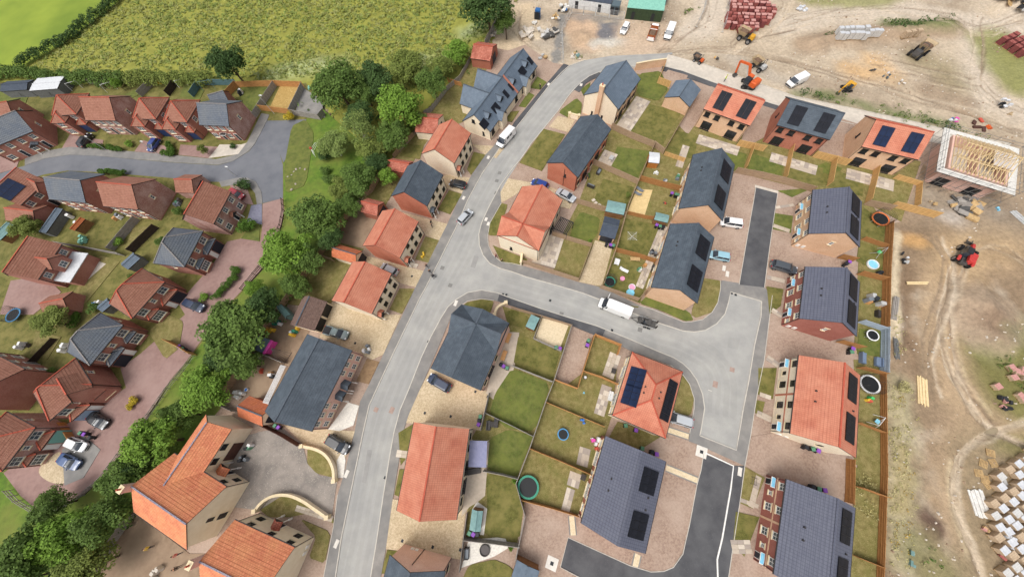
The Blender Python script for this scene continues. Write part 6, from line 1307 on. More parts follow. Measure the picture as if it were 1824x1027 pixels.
VIS = [(60, 118), (215, 0), (930, 0), (888, 38), (830, 110), (760, 160), (690, 170), (560, 140), (380, 140), (200, 140)]
tufts('meadow_tufts', 'straw-coloured tall grass of the meadow', VIS, 4500, 'grass_blade', .12, .4, mead_z, .2, 5); tufts('meadow_tufts', 'green tall grass of the meadow', VIS, 3200, 'grass_green', .12, .4, mead_z, .2, 6)

# ---------------------------------------------------------------- vehicles
def paint(n, c, r_=.3): mat(n, rgb(c), rough=r_, spec=.5, coat=.6)
for n, c in (('paint_white', (232, 232, 230)), ('paint_black', (26, 28, 32)), ('paint_silver', (176, 180, 184)), ('paint_blue', (34, 60, 130)), ('paint_navy', (34, 48, 74)), ('paint_grey', (72, 78, 84)), ('paint_sage', (112, 128, 128)), ('paint_sky', (146, 186, 200)), ('paint_steel', (92, 108, 124)), ('paint_red', (176, 40, 52)), ('paint_midblue', (70, 92, 132))): paint(n, c)
mat('car_glass', rgb((34, 40, 48)), rgb((60, 68, 78)), .4, rough=.06, spec=.7); mat('tyre', rgb((30, 30, 31)), rough=.9); mat('rim', rgb((150, 152, 156)), rough=.35, metal=.7); mat('lamp_clear', rgb((226, 230, 234)), rough=.15); mat('lamp_red', rgb((168, 30, 32)), rough=.25); mat('plate', rgb((224, 220, 190)), rough=.5); mat('plastic_dark', rgb((44, 44, 46)), rough=.7)
def rrect(x0, x1, w, z, r_=.25, n=3):
    p = []; cx, L2 = (x0+x1)/2, (x1-x0)/2; r_ = min(r_, L2*.8, w*.8)
    for sx, sy, a0 in ((1, 1, 0), (-1, 1, 90), (-1, -1, 180), (1, -1, 270)):
        for k in range(n+1):
            a = R(a0+90*k/n); p.append(Vector((cx+sx*(L2-r_)+r_*math.cos(a), sy*(w-r_)+r_*math.sin(a), z)))
    return p
def wheels(t, xs, w, r_=.33, wd=.22, twin=False):
    def mk():
        b = MB(); b.cyl((0, -wd/2, 0), (0, wd/2, 0), r_, n=14); c = MB(); c.cyl((0, -wd/2-.012, 0), (0, wd/2+.012, 0), r_*.62, n=10); return b.mesh('wheel', 'tyre'), c.mesh('rim', 'rim')
    a, c = cached(('wheel', r_, wd), mk)
    for x in xs:
        for s in (-1, 1): o = link('wheel', a, t, (x, s*(w-wd/2+.02), r_)); link('rim', c, o)
def make_car(kind, pm):
    """a car facing +x with its parts; returns the root Empty"""
    S = dict(hatch=(4.05, .88, 1.48, .92), suv=(4.65, .94, 1.70, 1.04), saloon=(4.6, .9, 1.45, .92), estate=(4.7, .92, 1.52, .95), mpv=(4.3, .9, 1.66, 1.0), pickup=(5.2, .95, 1.75, 1.05))[kind]
    L, w, Hh, zb = S; t = link('car', None); f, r_ = L/2, -L/2
    hood = {'hatch': .98, 'suv': 1.2, 'saloon': 1.25, 'estate': 1.2, 'mpv': .85, 'pickup': 1.3}[kind]; boot = {'hatch': .12, 'suv': .15, 'saloon': .85, 'estate': .15, 'mpv': .12, 'pickup': 1.75}[kind]
    secs = [(f, .70, zb-.34), (f-.12, .86, zb-.24), (f-.5, .97, zb-.14), (f-hood, 1.0, zb-.02), (0, 1.0, zb), (r_+.6, 1.0, zb+.02), (r_+.14, .93, zb), (r_, .82, zb-.14)]
    b = MB(); rings = []
    for x, k, z in secs:
        y = w*k; rings.append([Vector((x, yy, zz)) for yy, zz in ((-y*.82, .22), (-y*.98, .34), (-y, .55), (-y*.97, z-.06), (-y*.86, z), (0, z+.03), (y*.86, z), (y*.97, z-.06), (y, .55), (y*.98, .34), (y*.82, .22))])
    b.loft(rings); b.build('body', pm, t, smooth=False)
    x0, x1 = r_+boot, f-hood+.25; top0, top1 = x0+(.35 if kind in ('suv', 'mpv', 'estate', 'hatch') else .55), x1-.85
    g = MB(); g.loft([rrect(x0, x1, w*.90, zb-.03), rrect((x0+top0)/2, (x1+top1)/2, w*.83, (zb+Hh)/2), rrect(top0, top1, w*.72, Hh-.06)]); g.build('glazing', 'car_glass', t)
    q = MB(); q.loft([rrect(top0-.06, top1+.10, w*.745, Hh-.09), rrect(top0-.02, top1+.04, w*.72, Hh-.02), rrect(top0+.12, top1-.1, w*.6, Hh+.015)]); q.build('roof', pm, t)
    for s in (-1, 1):
        for (xa, xb) in ((x1-.12, top1), (x0+.12, top0), ((x0+x1)/2-.1, (top0+top1)/2)):
            p = MB(); p.bar((xa, s*w*.89, zb-.02), (xb, s*w*.735, Hh-.07), .07, .05); p.build('pillar', pm, t)
        m = MB(); m.box((x1-.35, s*(w+.09), zb+.05), (.14, .2, .14)); m.build('mirror', pm, t)
        m = MB(); m.box((f-.17, s*w*.66, zb-.26), (.22, .34, .13)); m.build('headlight', 'lamp_clear', t)
        m = MB(); m.box((r_+.05, s*w*.72, zb-.14), (.12, .24, .24)); m.build('taillight', 'lamp_red', t)
    m = MB(); m.box((f-.01, 0, .42), (.06, .95, .2)); m.build('grille', 'plastic_dark', t); m = MB(); m.box((r_-.005, 0, .62), (.03, .52, .12)); m.build('number_plate', 'plate', t)
    if kind == 'pickup': m = MB(); m.box((r_+.88, 0, zb+.03), (1.5, w*1.55, .05)); m.build('load_bed', 'plastic_dark', t)
    wheels(t, (f-.82, r_+.8), w, .33 if kind != 'suv' else .37)
    return t
def make_van(L, Hh, pm, windows=False, door=False, cat='van', load=None):
    t = link('van', None); f, r_ = L/2, -L/2; w = .98; b = MB(); rings = []
    for x, k, z in ((f, .78, .85), (f-.15, .92, 1.0), (f-.75, .99, 1.18), (f-.9, 1.0, 1.2), (r_+.05, 1.0, 1.2), (r_, .97, 1.15)):
        y = w*k; rings.append([Vector((x, yy, zz)) for yy, zz in ((-y*.85, .25), (-y, .45), (-y, .8), (-y*.98, z-.03), (-y*.9, z), (y*.9, z), (y*.98, z-.03), (y, .8), (y, .45), (y*.85, .25))])
    b.loft(rings); b.build('body', pm, t)
    cab0 = f-2.05
    g = MB(); g.loft([rrect(cab0, f-.62, w*.95, 1.17, .2), rrect(cab0, f-1.5, w*.86, Hh-.12, .2)]); g.build('windscreen', 'car_glass', t)
    if load is None:
        u = MB(); u.loft([rrect(r_+.02, cab0+.35, w*.99, 1.17, .12), rrect(r_+.06, cab0+.35, w*.93, Hh-.12, .12), rrect(r_+.15, cab0+.3, w*.84, Hh, .12)]); u.build('cargo_body', pm, t)
        q = MB(); q.loft([rrect(cab0+.2, f-1.38, w*.88, Hh-.14, .2), rrect(cab0+.2, f-1.55, w*.78, Hh-.01, .2)]); q.build('cab_roof', pm, t)
        if windows:
            for s in (-1, 1):
                for x in (cab0-.5, cab0-1.6): m = MB(); m.box((x, s*w*.965, (1.3+Hh)/2-.05), (.9, .04, Hh-1.75)); m.build('side_window', 'car_glass', t)
        d = MB(); d.box((r_+.01, 0, (1.3+Hh)/2), (.04, 1.5, .5)); d.build('rear_window', 'car_glass', t)
    else:
        q = MB(); q.loft([rrect(cab0-.1, f-1.38, w*.9, Hh-.14, .2), rrect(cab0, f-1.5, w*.8, Hh, .2)]); q.build('cab_roof', pm, t)
        for (c, d) in (((r_+1.5, 0, 1.22), (3.0, 2.0, .1)), ((r_+1.5, .98, 1.45), (3.0, .06, .4)), ((r_+1.5, -.98, 1.45), (3.0, .06, .4)), ((r_+.03, 0, 1.45), (.06, 1.9, .4)), ((cab0-.12, 0, 1.6), (.06, 1.95, .75))):
            m = MB(); m.box(c, d); m.build('tipper_side', 'rust_metal', t)
        m = MB(); m.loft([rrect(r_+.2, r_+2.8, .85, 1.28, .2), rrect(r_+.5, r_+2.4, .6, 1.55, .2)]); m.build('load', load, t)
    for s in (-1, 1):
        m = MB(); m.bar((f-1.1, s*w*.97, 1.2), (f-1.62, s*w*.86, Hh-.12), .09, .06); m.build('pillar', pm, t)
        m = MB(); m.box((f-1.0, s*(w+.14), 1.32), (.16, .24, .3)); m.build('mirror', 'plastic_dark', t); m = MB(); m.box((f-.16, s*w*.68, .82), (.2, .36, .2)); m.build('headlight', 'lamp_clear', t); m = MB(); m.box((r_, s*w*.88, .95), (.05, .16, .5)); m.build('taillight', 'lamp_red', t)
    if door: m = MB(); m.box((f-1.25, -w-.55, 1.15), (.08, 1.1, 1.3)); m.build('open_door', pm, t)
    m = MB(); m.box((f-.02, 0, .5), (.1, 1.6, .3)); m.build('bumper', 'plastic_dark', t); wheels(t, (f-.95, r_+1.1), w, .34); return t
def put(o, name, label, cat, front, rear, z=.12, group=None):
    """stand a vehicle so that its nose and tail project onto the two photo pixels (taken at half its height)"""
    a, b = G(*front, z+.6), G(*rear, z+.6); c = (a+b)/2; o.name = name; tag(o, label, cat, group); o.location = (c.x, c.y, z); o.rotation_euler = (0, 0, math.atan2(a.y-b.y, a.x-b.x)); return o
CARS = [('hatch', 'paint_black', 'black hatchback on the drive beside the slate-roofed villa', (799, 324), (832, 332)), ('hatch', 'paint_silver', 'silver car driving up the middle of the street', (840, 374), (817, 399), .03), ('hatch', 'paint_silver', 'silver car half hidden beside the orange-tiled garage drive', (678, 472), (709, 487)),
        ('pickup', 'paint_sage', 'grey-green pickup on the gravel in front of the double garage', (619, 598), (579, 587)), ('suv', 'paint_black', 'black SUV parked by the curved cream wall', (624, 803), (581, 778)), ('estate', 'paint_navy', 'dark navy estate car on gravel beside the corner slate house', (765, 671), (801, 692)),
        ('hatch', 'paint_blue', 'blue car mostly hidden by the coral cross-gabled roof', (946, 322), (977, 334)), ('saloon', 'paint_silver', 'silver saloon by the brick gable of the slate-roofed house', (1023, 356), (993, 340)), ('mpv', 'paint_white', 'white car nosed up to the upper slate semi', (1283, 394), (1322, 400)), ('hatch', 'paint_sky', 'pale blue hatchback outside the lower slate semi', (1263, 452), (1299, 459)),
        ('estate', 'paint_grey', 'dark grey estate on the brown blocks by the dark red house', (1421, 483), (1372, 469)), ('mpv', 'paint_silver', 'silver-white people carrier beside the hipped coral roof', (1193, 741), (1228, 752)), ('suv', 'paint_navy', 'dark blue car on the pink drive of the red hipped house', (364, 551), (330, 537)), ('estate', 'paint_black', 'black car parked before the blue garage door', (160, 238), (144, 262)),
        ('hatch', 'paint_blue', 'bright blue car on the drive beside the clipped hedge', (266, 268), (281, 248)), ('hatch', 'paint_red', 'red car behind the mottled brick cottage', (431, 351), (412, 340)), ('saloon', 'paint_black', 'black car before the pale blue garage door', (187, 757), (162, 740)), ('hatch', 'paint_white', 'white coupe beside the dark blue car', (154, 798), (121, 784)),
        ('saloon', 'paint_midblue', 'blue car with black roof on the pale drive circle', (144, 832), (103, 811)), ('hatch', 'paint_white', 'white hatchback in the dirt car park of the site', (1108, 60), (1118, 42), .0)]
for c in CARS:
    z = c[5] if len(c) > 5 else .12
    put(make_car(c[0], c[1]), 'car', c[2], 'car', c[3], c[4], z)
put(make_van(5.6, 2.3, 'paint_white', True), 'van', 'white minibus van with side windows parked by the bungalows', 'van', (886, 264), (916, 231), .03)
put(make_van(6.2, 2.5, 'paint_white', False, True), 'van', 'long white van with an open cab door on the side street', 'van', (1065, 537), (1125, 561), .03)
put(make_van(5.0, 2.0, 'paint_white'), 'van', 'white panel van at the edge of the site car park', 'van', (1187, 71), (1197, 46), .0)
put(make_van(4.8, 1.95, 'paint_white'), 'van', 'silver-white van on the bare soil beyond the new road', 'van', (1402, 153), (1435, 137), .02)
put(make_van(5.6, 2.1, 'paint_white', load='site_pile'), 'tipper_truck', 'small tipper truck with rusty load bed in the site car park', 'truck', (1168, 45), (1158, 72), .0) if mat('site_pile', rgb((120, 96, 78)), rgb((98, 78, 62)), 3, rough=.95, bump=.6) else 0

# ---------------------------------------------------------------- site machines
for n, c in (('plant_orange', (214, 98, 46)), ('plant_yellow', (220, 164, 52)), ('plant_tan', (186, 164, 130)), ('plant_red', (196, 62, 58)), ('plant_steel', (84, 82, 80)), ('hi_vis', (206, 226, 70)), ('steel_pale', (190, 190, 188))): mat(n, rgb(c), tuple(v*.75 for v in rgb(c)), 2.5, rough=.55)
def excavator(label, px, head, slew, pm, s=1.0, boom=(2.2, 2.6, 1.7), tracks='tyre'):
    """tracked digger: head = direction of the tracks, slew = direction of the boom (degrees)"""
    p = G(*px); t = thing('excavator', label, 'excavator', (p.x, p.y, site_z(p.x, p.y)), R(head)); t.scale = (s, s, s)
    for sd_ in (-1, 1):
        b = MB(); prof = [(-1.45, .38), (-1.2, .72), (1.2, .72), (1.45, .38), (1.15, .05), (-1.15, .05)]; y0, y1 = sd_*.75, sd_*1.2
        A = [Vector((x, y0, z)) for x, z in prof]; B = [Vector((x, y1, z)) for x, z in prof]; b.loft([A, B] if sd_ < 0 else [B, A]); tr = b.build('track', tracks, t)
        for x in (-1.05, 0, 1.05): c = MB(); c.cyl((x, sd_*.72, .38), (x, sd_*1.22, .38), .24, n=10); c.build('roller', 'plant_steel', tr)
    e = link('house', None, t, (0, 0, .75), R(slew-head))
    b = MB(); b.box((-.5, 0, .1), (2.4, 2.2, .2)); b.build('deck', 'plant_steel', e)
    b = MB(); b.loft([rrect(-1.75, -.35, 1.15, .2, .3), rrect(-1.7, -.4, 1.1, 1.0, .3), rrect(-1.5, -.5, .95, 1.15, .3)]); b.build('engine_cover', pm, e)
    b = MB(); b.loft([rrect(-.3, .95, .45, .2, .1), rrect(-.3, .95, .45, 1.0, .1), rrect(-.25, .65, .40, 1.75, .1)]); o = b.build('cab', 'car_glass', e, (0, .55, 0)); b = MB(); b.box((.2, 0, 1.79), (.98, .86, .08)); b.build('cab_roof', pm, o)
    b = MB(); b0, b1, b2 = boom; P0 = Vector((.6, -.35, .4)); P1 = Vector((.6+b0*.55, -.35, .4+b0*.95)); P2_ = Vector((P1.x+b1*.85, -.35, P1.z-b1*.15)); P3 = Vector((P2_.x+.2-b2*.25, -.35, P2_.z-b2*1.05))
    b.bar(P0, P1, .36, .42); b.build('boom_lower', pm, e); b = MB(); b.bar(P1, P2_, .34, .36); b.build('boom_upper', pm, e); b = MB(); b.bar(P2_, P3, .28, .3); b.build('dipper', pm, e)
    b = MB(); b.cyl(P0+Vector((.5, .22, .1)), P1+Vector((.3, .22, -.3)), .07, n=6); b.build('ram', 'steel_pale', e)
    b = MB(); q = [Vector((P3.x+x, 0, P3.z+z)) for x, z in ((.05, .1), (.25, -.25), (.05, -.7), (-.45, -.75), (-.55, -.45), (-.2, -.4))]; b.loft([[v+Vector((0, -.85, 0)) for v in q], [v+Vector((0, .15, 0)) for v in q]]); b.build('bucket', 'plant_steel', e); return t
excavator('orange tracked excavator working beside the new concrete road', (1331, 153), -25, 118, 'plant_orange', 1.15, (2.4, 2.6, 2.2))
excavator('dark mini excavator with yellow engine cover on the soil bank', (1506, 160), -15, 205, 'plant_yellow', .8, (1.6, 2.4, 1.5))
def dumper(label, px, front, pm, skip, s=1.0, name='dumper', cat='dumper'):
    p = G(*px); q = G(*front); t = thing(name, label, cat, (p.x, p.y, site_z(p.x, p.y)), math.atan2(q.y-p.y, q.x-p.x)); t.scale = (s, s, s)
    b = MB(); b.box((0, 0, .62), (3.0, .7, .3)); b.build('chassis', 'plant_steel', t)
    b = MB(); b.loft([rrect(.2, 1.5, .65, .8, .15), rrect(-.1, 2.1, 1.0, 1.75, .2)], cap=False); b.face([tuple(v) for v in rrect(.2, 1.5, .65, .82, .15)]); b.build('skip', skip, t); b = MB(); b.loft([rrect(.1, 1.75, .8, 1.3, .2), rrect(.2, 1.6, .6, 1.5, .2)]); b.build('load', 'site_pile', t)
    b = MB(); b.loft([rrect(-1.6, -.55, .6, .75, .2), rrect(-1.5, -.6, .52, 1.35, .2)]); b.build('engine_cover', pm, t)
    b = MB(); b.box((-.35, 0, 1.05), (.5, .5, .5)); b.box((-.55, 0, 1.45), (.12, .5, .5)); b.build('seat', 'plastic_dark', t)
    for sd_ in (-1, 1): b = MB(); b.bar((-.75, sd_*.55, .9), (-.75, sd_*.5, 2.4), .07); b.build('roll_bar', 'plant_steel', t)
    b = MB(); b.bar((-.75, -.5, 2.4), (-.75, .5, 2.4), .07); b.build('roll_bar', 'plant_steel', t)
    wheels(t, (.95, -1.0), 1.05, .48, .4); return t
dumper('yellow site dumper with pale skip below the red brick pallets', (1327, 70), (1310, 62), 'plant_yellow', 'plant_tan', 1.25)
dumper('large tan dumper with black wheels standing on the open soil', (1632, 98), (1650, 86), 'plant_steel', 'plant_tan', 1.35)
dumper('grey skip dumper behind the orange excavator', (1349, 122), (1336, 112), 'steel_pale', 'plant_tan', 1.1)
dumper('orange compact dumper with blue sign at the road end', (1243, 110), (1236, 106), 'plant_orange', 'plant_steel', .8)
p = G(1713, 458); t = thing('telehandler', 'red telehandler with black wheels on the bare soil', 'telehandler', (p.x, p.y, site_z(p.x, p.y)), R(40))
b = MB(); b.box((0, 0, .85), (4.4, 1.0, .5)); b.build('chassis', 'plant_steel', t); b = MB(); b.loft([rrect(-1.7, .7, .5, .9, .2), rrect(-1.6, .6, .45, 1.6, .2)]); b.build('engine_cover', 'plant_red', t, (0, -.75, 0)); b = MB(); b.loft([rrect(-.9, .7, .45, .95, .1), rrect(-.8, .45, .4, 2.35, .1)]); o = b.build('cab', 'car_glass', t, (0, .7, 0)); b = MB(); b.box((-.18, 0, 2.4), (1.4, .9, .1)); b.build('cab_roof', 'plastic_dark', o)
b = MB(); b.bar((-2.1, 0, 1.9), (2.6, 0, 1.3), .42, .42); b.build('boom', 'plant_red', t); b = MB(); b.bar((2.4, 0, 1.3), (3.4, 0, .7), .3, .3); b.build('boom_tip', 'plastic_dark', t); b = MB(); b.box((3.45, 0, .55), (.12, 1.3, .6)); b.build('carriage', 'plant_steel', t)
for sd_ in (-1, 1): b = MB(); b.box((4.1, sd_*.4, .3), (1.2, .12, .06)); b.build('fork', 'plant_steel', t); b = MB(); b.loft([rrect(-2.2, -1.0, .22, 1.25, .1), rrect(-2.1, -1.1, .2, 1.45, .1)]); b.build('mudguard', 'plant_red', t, (0, sd_*1.15, 0))
wheels(t, (1.5, -1.5), 1.35, .6, .45)
# trailer with a digger behind the van
a, c = G(1128, 567, .5), G(1170, 580, .5); m_ = (a+c)/2; t = thing('plant_trailer', 'plant trailer carrying a small digger behind the long white van', 'trailer', (m_.x, m_.y, .03), math.atan2(a.y-c.y, a.x-c.x))
b = MB(); b.box((-.3, 0, .55), (3.2, 1.6, .12)); b.build('bed', 'plant_steel', t); b = MB(); b.bar((1.3, .5, .55), (2.6, 0, .5), .1); b.bar((1.3, -.5, .55), (2.6, 0, .5), .1); b.build('drawbar', 'plant_steel', t); wheels(t, (-.2, -.9), 1.0, .3, .2)
for sd_ in (-1, 1): b = MB(); b.box((-.3, sd_*.8, .75), (3.2, .06, .3)); b.build('side', 'steel_pale', t); b = MB(); b.box((-2.0, sd_*.5, 1.1), (.08, .4, 1.1)); b.build('ramp', 'plant_steel', t)
d = excavator('small grey digger loaded on the plant trailer', (1152, 573), 0, 0, 'plant_steel', .5, (1.4, 1.8, 1.2)); d.location = (m_.x, m_.y, .64); d.rotation_euler = (0, 0, t.rotation_euler.z)

# ---------------------------------------------------------------- half-built house with scaffold
mat('plastic_red', rgb((190, 84, 66)), rough=.6)
mat('pale_pine', rgb((226, 204, 160)), rgb((212, 186, 138)), 4, rough=.8); mat('scaffold', rgb((150, 150, 148)), rgb((120, 120, 118)), 4, rough=.45, metal=.6); mat('scaffold_board', rgb((224, 222, 216)), rgb((200, 196, 188)), 3, rough=.8); mat('membrane', rgb((214, 206, 200)), rgb((196, 188, 182)), 2, rough=.7)
a, b_ = G(1690, 297, 4.4).to_2d(), G(1795, 329, 4.4).to_2d(); x = (b_-a).normalized(); n = Vector((-x.y, x.x)); Lh, Dh = (b_-a).length, 9.0; c = (a+b_)/2+n*Dh/2
t = thing('house_shell', 'half-built brick house with pale timber roof trusses and white scaffold boards', 'house', (c.x, c.y, 0), math.atan2(x.y, x.x))
t.scale = (1, 1, .86); l2, d2 = Lh/2, Dh/2
for (cc, dd) in (((0, -d2+.15, 2.5), (Lh, .3, 5.0)), ((0, d2-.15, 2.5), (Lh, .3, 5.0)), ((-l2+.15, 0, 2.5), (.3, Dh-.62, 5.0)), ((l2-.15, 0, 2.5), (.3, Dh-.62, 5.0)), ((0, 0, 2.5), (.2, Dh-.62, 4.98)), ((0, 0, 2.6), (Lh-.62, Dh-.62, .2))): w_ = MB(); w_.box(cc, dd); w_.build('wall', 'pink_wall' if dd[2] > 1 else 'concrete_pale', t)
for u in (-.3, .25): add_window(t, (u*Lh, -d2), 0, 'b', 2.1, 2.05, .15)
for u in (-.38, -.12, .15, .4): add_window(t, (u*Lh, -d2), 0, 'b', 1.1, 1.1, 3.3)
for i in range(14):
    xx = -l2+.5+i*(Lh-1)/13; q = MB(); zr = 7.9
    q.bar((xx, -d2-.3, 5.05), (xx, d2+.3, 5.05), .07, .12); q.bar((xx, -d2-.3, 5.1), (xx, 0, zr), .07, .12); q.bar((xx, d2+.3, 5.1), (xx, 0, zr), .07, .12)
    for (ya, yb, za) in ((-2.4, -1.2, 6.5), (2.4, 1.2, 6.5)): q.bar((xx, ya*.55, 5.1), (xx, yb*1.7, za), .06, .09); q.bar((xx, ya*.55, 5.1), (xx, yb*.1, zr-.1), .06, .09)
    q.build('roof_truss', 'pale_pine', t)
for yy in (-2.6, 2.6, -.02): q = MB(); q.bar((-l2+.4, yy, 6.35 if yy > 1 or yy < -1 else 7.82), (l2-.4, yy, 6.3 if yy > 1 or yy < -1 else 7.80), .06, .1); q.build('binder', 'pale_pine', t)
for k in range(2): q = MB(); q.bar((-l2+.5+k*Lh*.45, -d2, 5.2), (-l2+5+k*Lh*.45, -.3, 7.7), .06, .1); q.build('brace', 'pale_pine', t)
for (cc, dd) in (((0, -d2-1.0, 4.75), (Lh+3.2, 1.3, .07)), ((-l2-1.0, .3, 4.73), (1.3, Dh+1.4, .07)), ((l2+1.0, .3, 4.73), (1.3, Dh+1.4, .07)), ((0, d2+1.0, 4.75), (Lh+3.2, 1.3, .07))):
    q = MB(); nb = 6; along = dd[0] > dd[1]
    for i in range(nb): q.box((cc[0]+(0 if along else ((i+.5)/nb-.5)*dd[0]), cc[1]+(((i+.5)/nb-.5)*dd[1] if along else 0), cc[2]), (dd[0] if along else dd[0]/nb-.02, dd[1]/nb-.02 if along else dd[1], .06))
    q.build('scaffold_platform', 'scaffold_board', t)
def pole(p, q_, parent, r_=.035): e = MB(); e.cyl(p, q_, r_, n=5); e.build('scaffold_tube', 'scaffold', parent)
xs_ = [-l2-1.6+i*(Lh+3.2)/6 for i in range(7)]; ys_ = [-d2-1.6+i*(Dh+3.2)/5 for i in range(6)]
for xx in xs_:
    for yy in (-d2-1.6, -d2-.4, d2+1.6): pole((xx, yy, 0), (xx, yy, 6.3), t)
for yy in ys_:
    for xx in (-l2-1.6, l2+1.6): pole((xx, yy, 0), (xx, yy, 6.3), t)
for zz in (2.3, 4.6, 5.4, 6.0):
    for yy in (-d2-1.6, d2+1.6): pole((-l2-1.9, yy, zz), (l2+1.9, yy, zz), t)
    for xx in (-l2-1.6, l2+1.6): pole((xx, -d2-1.9, zz), (xx, d2+1.9, zz), t)
for i in range(5): pole((xs_[i], -d2-1.6, .2), (xs_[i+1], -d2-1.6, 4.5), t)
q = MB(); q.box((l2-1.0, 1.5, 5.25), (3.4, 4.5, .05)); q.build('roof_membrane', 'membrane', t)

# ---------------------------------------------------------------- stacks, cabins and things on the site
mat('pack_red', rgb((172, 104, 96)), rgb((140, 74, 68)), 3, rough=.9, brick=(.22, .07, .008, (.8, .75, .74), (.6, .55, .55))); mat('pack_maroon', rgb((140, 78, 76)), rgb((118, 62, 62)), 3, rough=.9, brick=(.22, .07, .008, (.8, .75, .74), (.6, .55, .55))); mat('pack_pale', rgb((196, 150, 142)), rgb((176, 124, 116)), 3, rough=.9)
mat('wrap_white', rgb((210, 211, 212)), rgb((182, 184, 188)), 2, rough=.3); mat('block_tan', rgb((196, 174, 146)), rgb((176, 154, 128)), 3, rough=.9, brick=(.44, .22, .012, (.9, .88, .86), (.6, .58, .55))); mat('pallet_wood', rgb((196, 166, 120)), rgb((168, 138, 96)), 3, rough=.9); mat('block_grey', rgb((206, 204, 200)), rgb((186, 184, 180)), 3, rough=.9, brick=(.44, .22, .012, (.95, .94, .93), (.75, .74, .73)))
def pack(m, top, w=1.05, d=.9, h=.75, n=2):
    def mk():
        t = link('pack_root', None); b = MB()
        for i in (-.4, 0, .4): b.box((0, i*d, .06), (w, .1, .1))
        b.box((0, 0, .13), (w, d, .03)); b.build('pallet', 'pallet_wood', t)
        for k in range(n): b = MB(); b.box((0, 0, .15+h*(k+.5)), (w*(.98-.03*k), d*(.98-.03*k), h-.03)); b.build('brick_pack', m, t)
        b = MB(); b.box((0, 0, .16+h*n+.005), (w*.93, d*.93, .03)); b.box((w*.2, 0, .18+h*n), (.04, d, .02)); b.box((-w*.2, 0, .18+h*n), (.04, d, .02)); b.build('strapping', top, t)
        for o in [t]+list(t.children): col.objects.unlink(o)
        return t
    return cached(('pack', m, top, w, d, h, n), mk)
def put_pack(src, name, x, y, z, rz, label, cat, group): c = copy_tree(src); c.name = name; tag(c, label, cat, group); c.location = (x, y, z); c.rotation_euler = (0, 0, rz); return c
PK = [P2(*p) for p in [(1301, -8), (1358, -8), (1377, 25), (1366, 48), (1338, 62), (1294, 56), (1290, 48)]]
xs = [p[0] for p in PK]; ys = [p[1] for p in PK]; ang = R(-20); ca, sa = math.cos(ang), math.sin(ang); cx0, cy0 = sum(xs)/len(xs), sum(ys)/len(ys); cnt = 0
for i in range(-14, 15):
    for j in range(-14, 15):
        u, v = i*1.42+(j % 2)*.25, j*1.25; X, Y = cx0+u*ca-v*sa+random.uniform(-.12, .12), cy0+u*sa+v*ca+random.uniform(-.1, .1)
        if inpoly(np.array([X]), np.array([Y]), PK)[0] and cnt < 200:
            cnt += 1; src = pack(random.choice(['pack_red', 'pack_maroon', 'pack_red']), random.choice(['pack_pale', 'pack_pale', 'pack_red']), 1.15, 1.0, .75, random.choice([2, 2, 2, 1]))
            put_pack(src, 'brick_pallet', X, Y, site_z(X, Y), ang+random.uniform(-.08, .08), 'pallet of dark red bricks in the big stockpile beside the haul road', 'brick pallet', 'red brick pallets in the north stockpile')
def prow(px0, px1, rows, n, dy, src_fn, name, label, cat, group, jit=.08):
    a, c = G(*px0), G(*px1); d = c-a; rz = math.atan2(d.y, d.x); nn = Vector((-math.sin(rz), math.cos(rz), 0))
    for j in range(rows):
        for i in range(n):
            p = a+d*(i/max(1, n-1))+nn*dy*j+Vector((random.uniform(-jit, jit), random.uniform(-jit, jit), 0)); put_pack(src_fn(), name, p.x, p.y, site_z(p.x, p.y), rz+random.uniform(-.06, .06), label, cat, group)
prow((1780, 78), (1812, 100), 3, 4, 1.5, lambda: pack('pack_maroon', 'pack_red', 1.3, 1.05, .7, 2), 'brick_pallet', 'pallet of maroon bricks in the neat block on the east grass', 'brick pallet', 'brick pallets on the east grass')
prow((1486, 76), (1532, 74), 2, 6, 1.3, lambda: pack('block_grey', 'wrap_white', 1.1, 1.0, .75, 2), 'block_pallet', 'white concrete block pallet lined up at the weedy spoil strip', 'block pallet', 'white block pallets at the spoil strip')
prow((1540, 70), (1556, 69), 1, 3, 1.3, lambda: pack('block_grey', 'wrap_white', 1.1, 1.0, .75, 2), 'block_pallet', 'white concrete block pallet lined up at the weedy spoil strip', 'block pallet', 'white block pallets at the spoil strip')
prow((1605, 70), (1626, 67), 1, 3, 1.3, lambda: pack('block_tan', 'block_tan', 1.1, 1.0, .7, 2), 'block_pallet', 'tan block pallet beside the white block row', 'block pallet', 'tan block pallets beside the white row')
a, c = G(1756, 856), G(1786, 1060); d = c-a
for j in range(11):
    for i in range(6):
        if random.random() < .06 or (j < 2 and i == 0): continue
        p = a+d*(j/10)+Vector((1.72*i-.35*(j % 2), .55*i, 0)); src = pack('block_tan', random.choice(['wrap_white', 'wrap_white', 'block_tan', 'block_grey']), 1.25, .95, .85, 1)
        put_pack(src, 'block_pallet', p.x+random.uniform(-.12, .12), p.y+random.uniform(-.1, .1), site_z(p.x, p.y), R(15)+random.uniform(-.08, .08), 'wrapped tan block pallet in the stockyard beside the curved haul road', 'block pallet', 'wrapped block pallets in the stockyard')
for k, (px, py) in enumerate([(1795, 655), (1806, 662), (1800, 672), (1815, 660), (1770, 688), (1820, 675), (1812, 705), (1818, 712)]):
    p = G(px, py); put_pack(pack('block_tan', 'pack_pale', 1.1, .95, .5, 1), 'brick_pallet', p.x, p.y, site_z(p.x, p.y), random.uniform(0, 3), 'loose pallet of pinkish bricks on the weedy ground beside the soil heap', 'brick pallet', 'pinkish brick pallets on weedy ground')
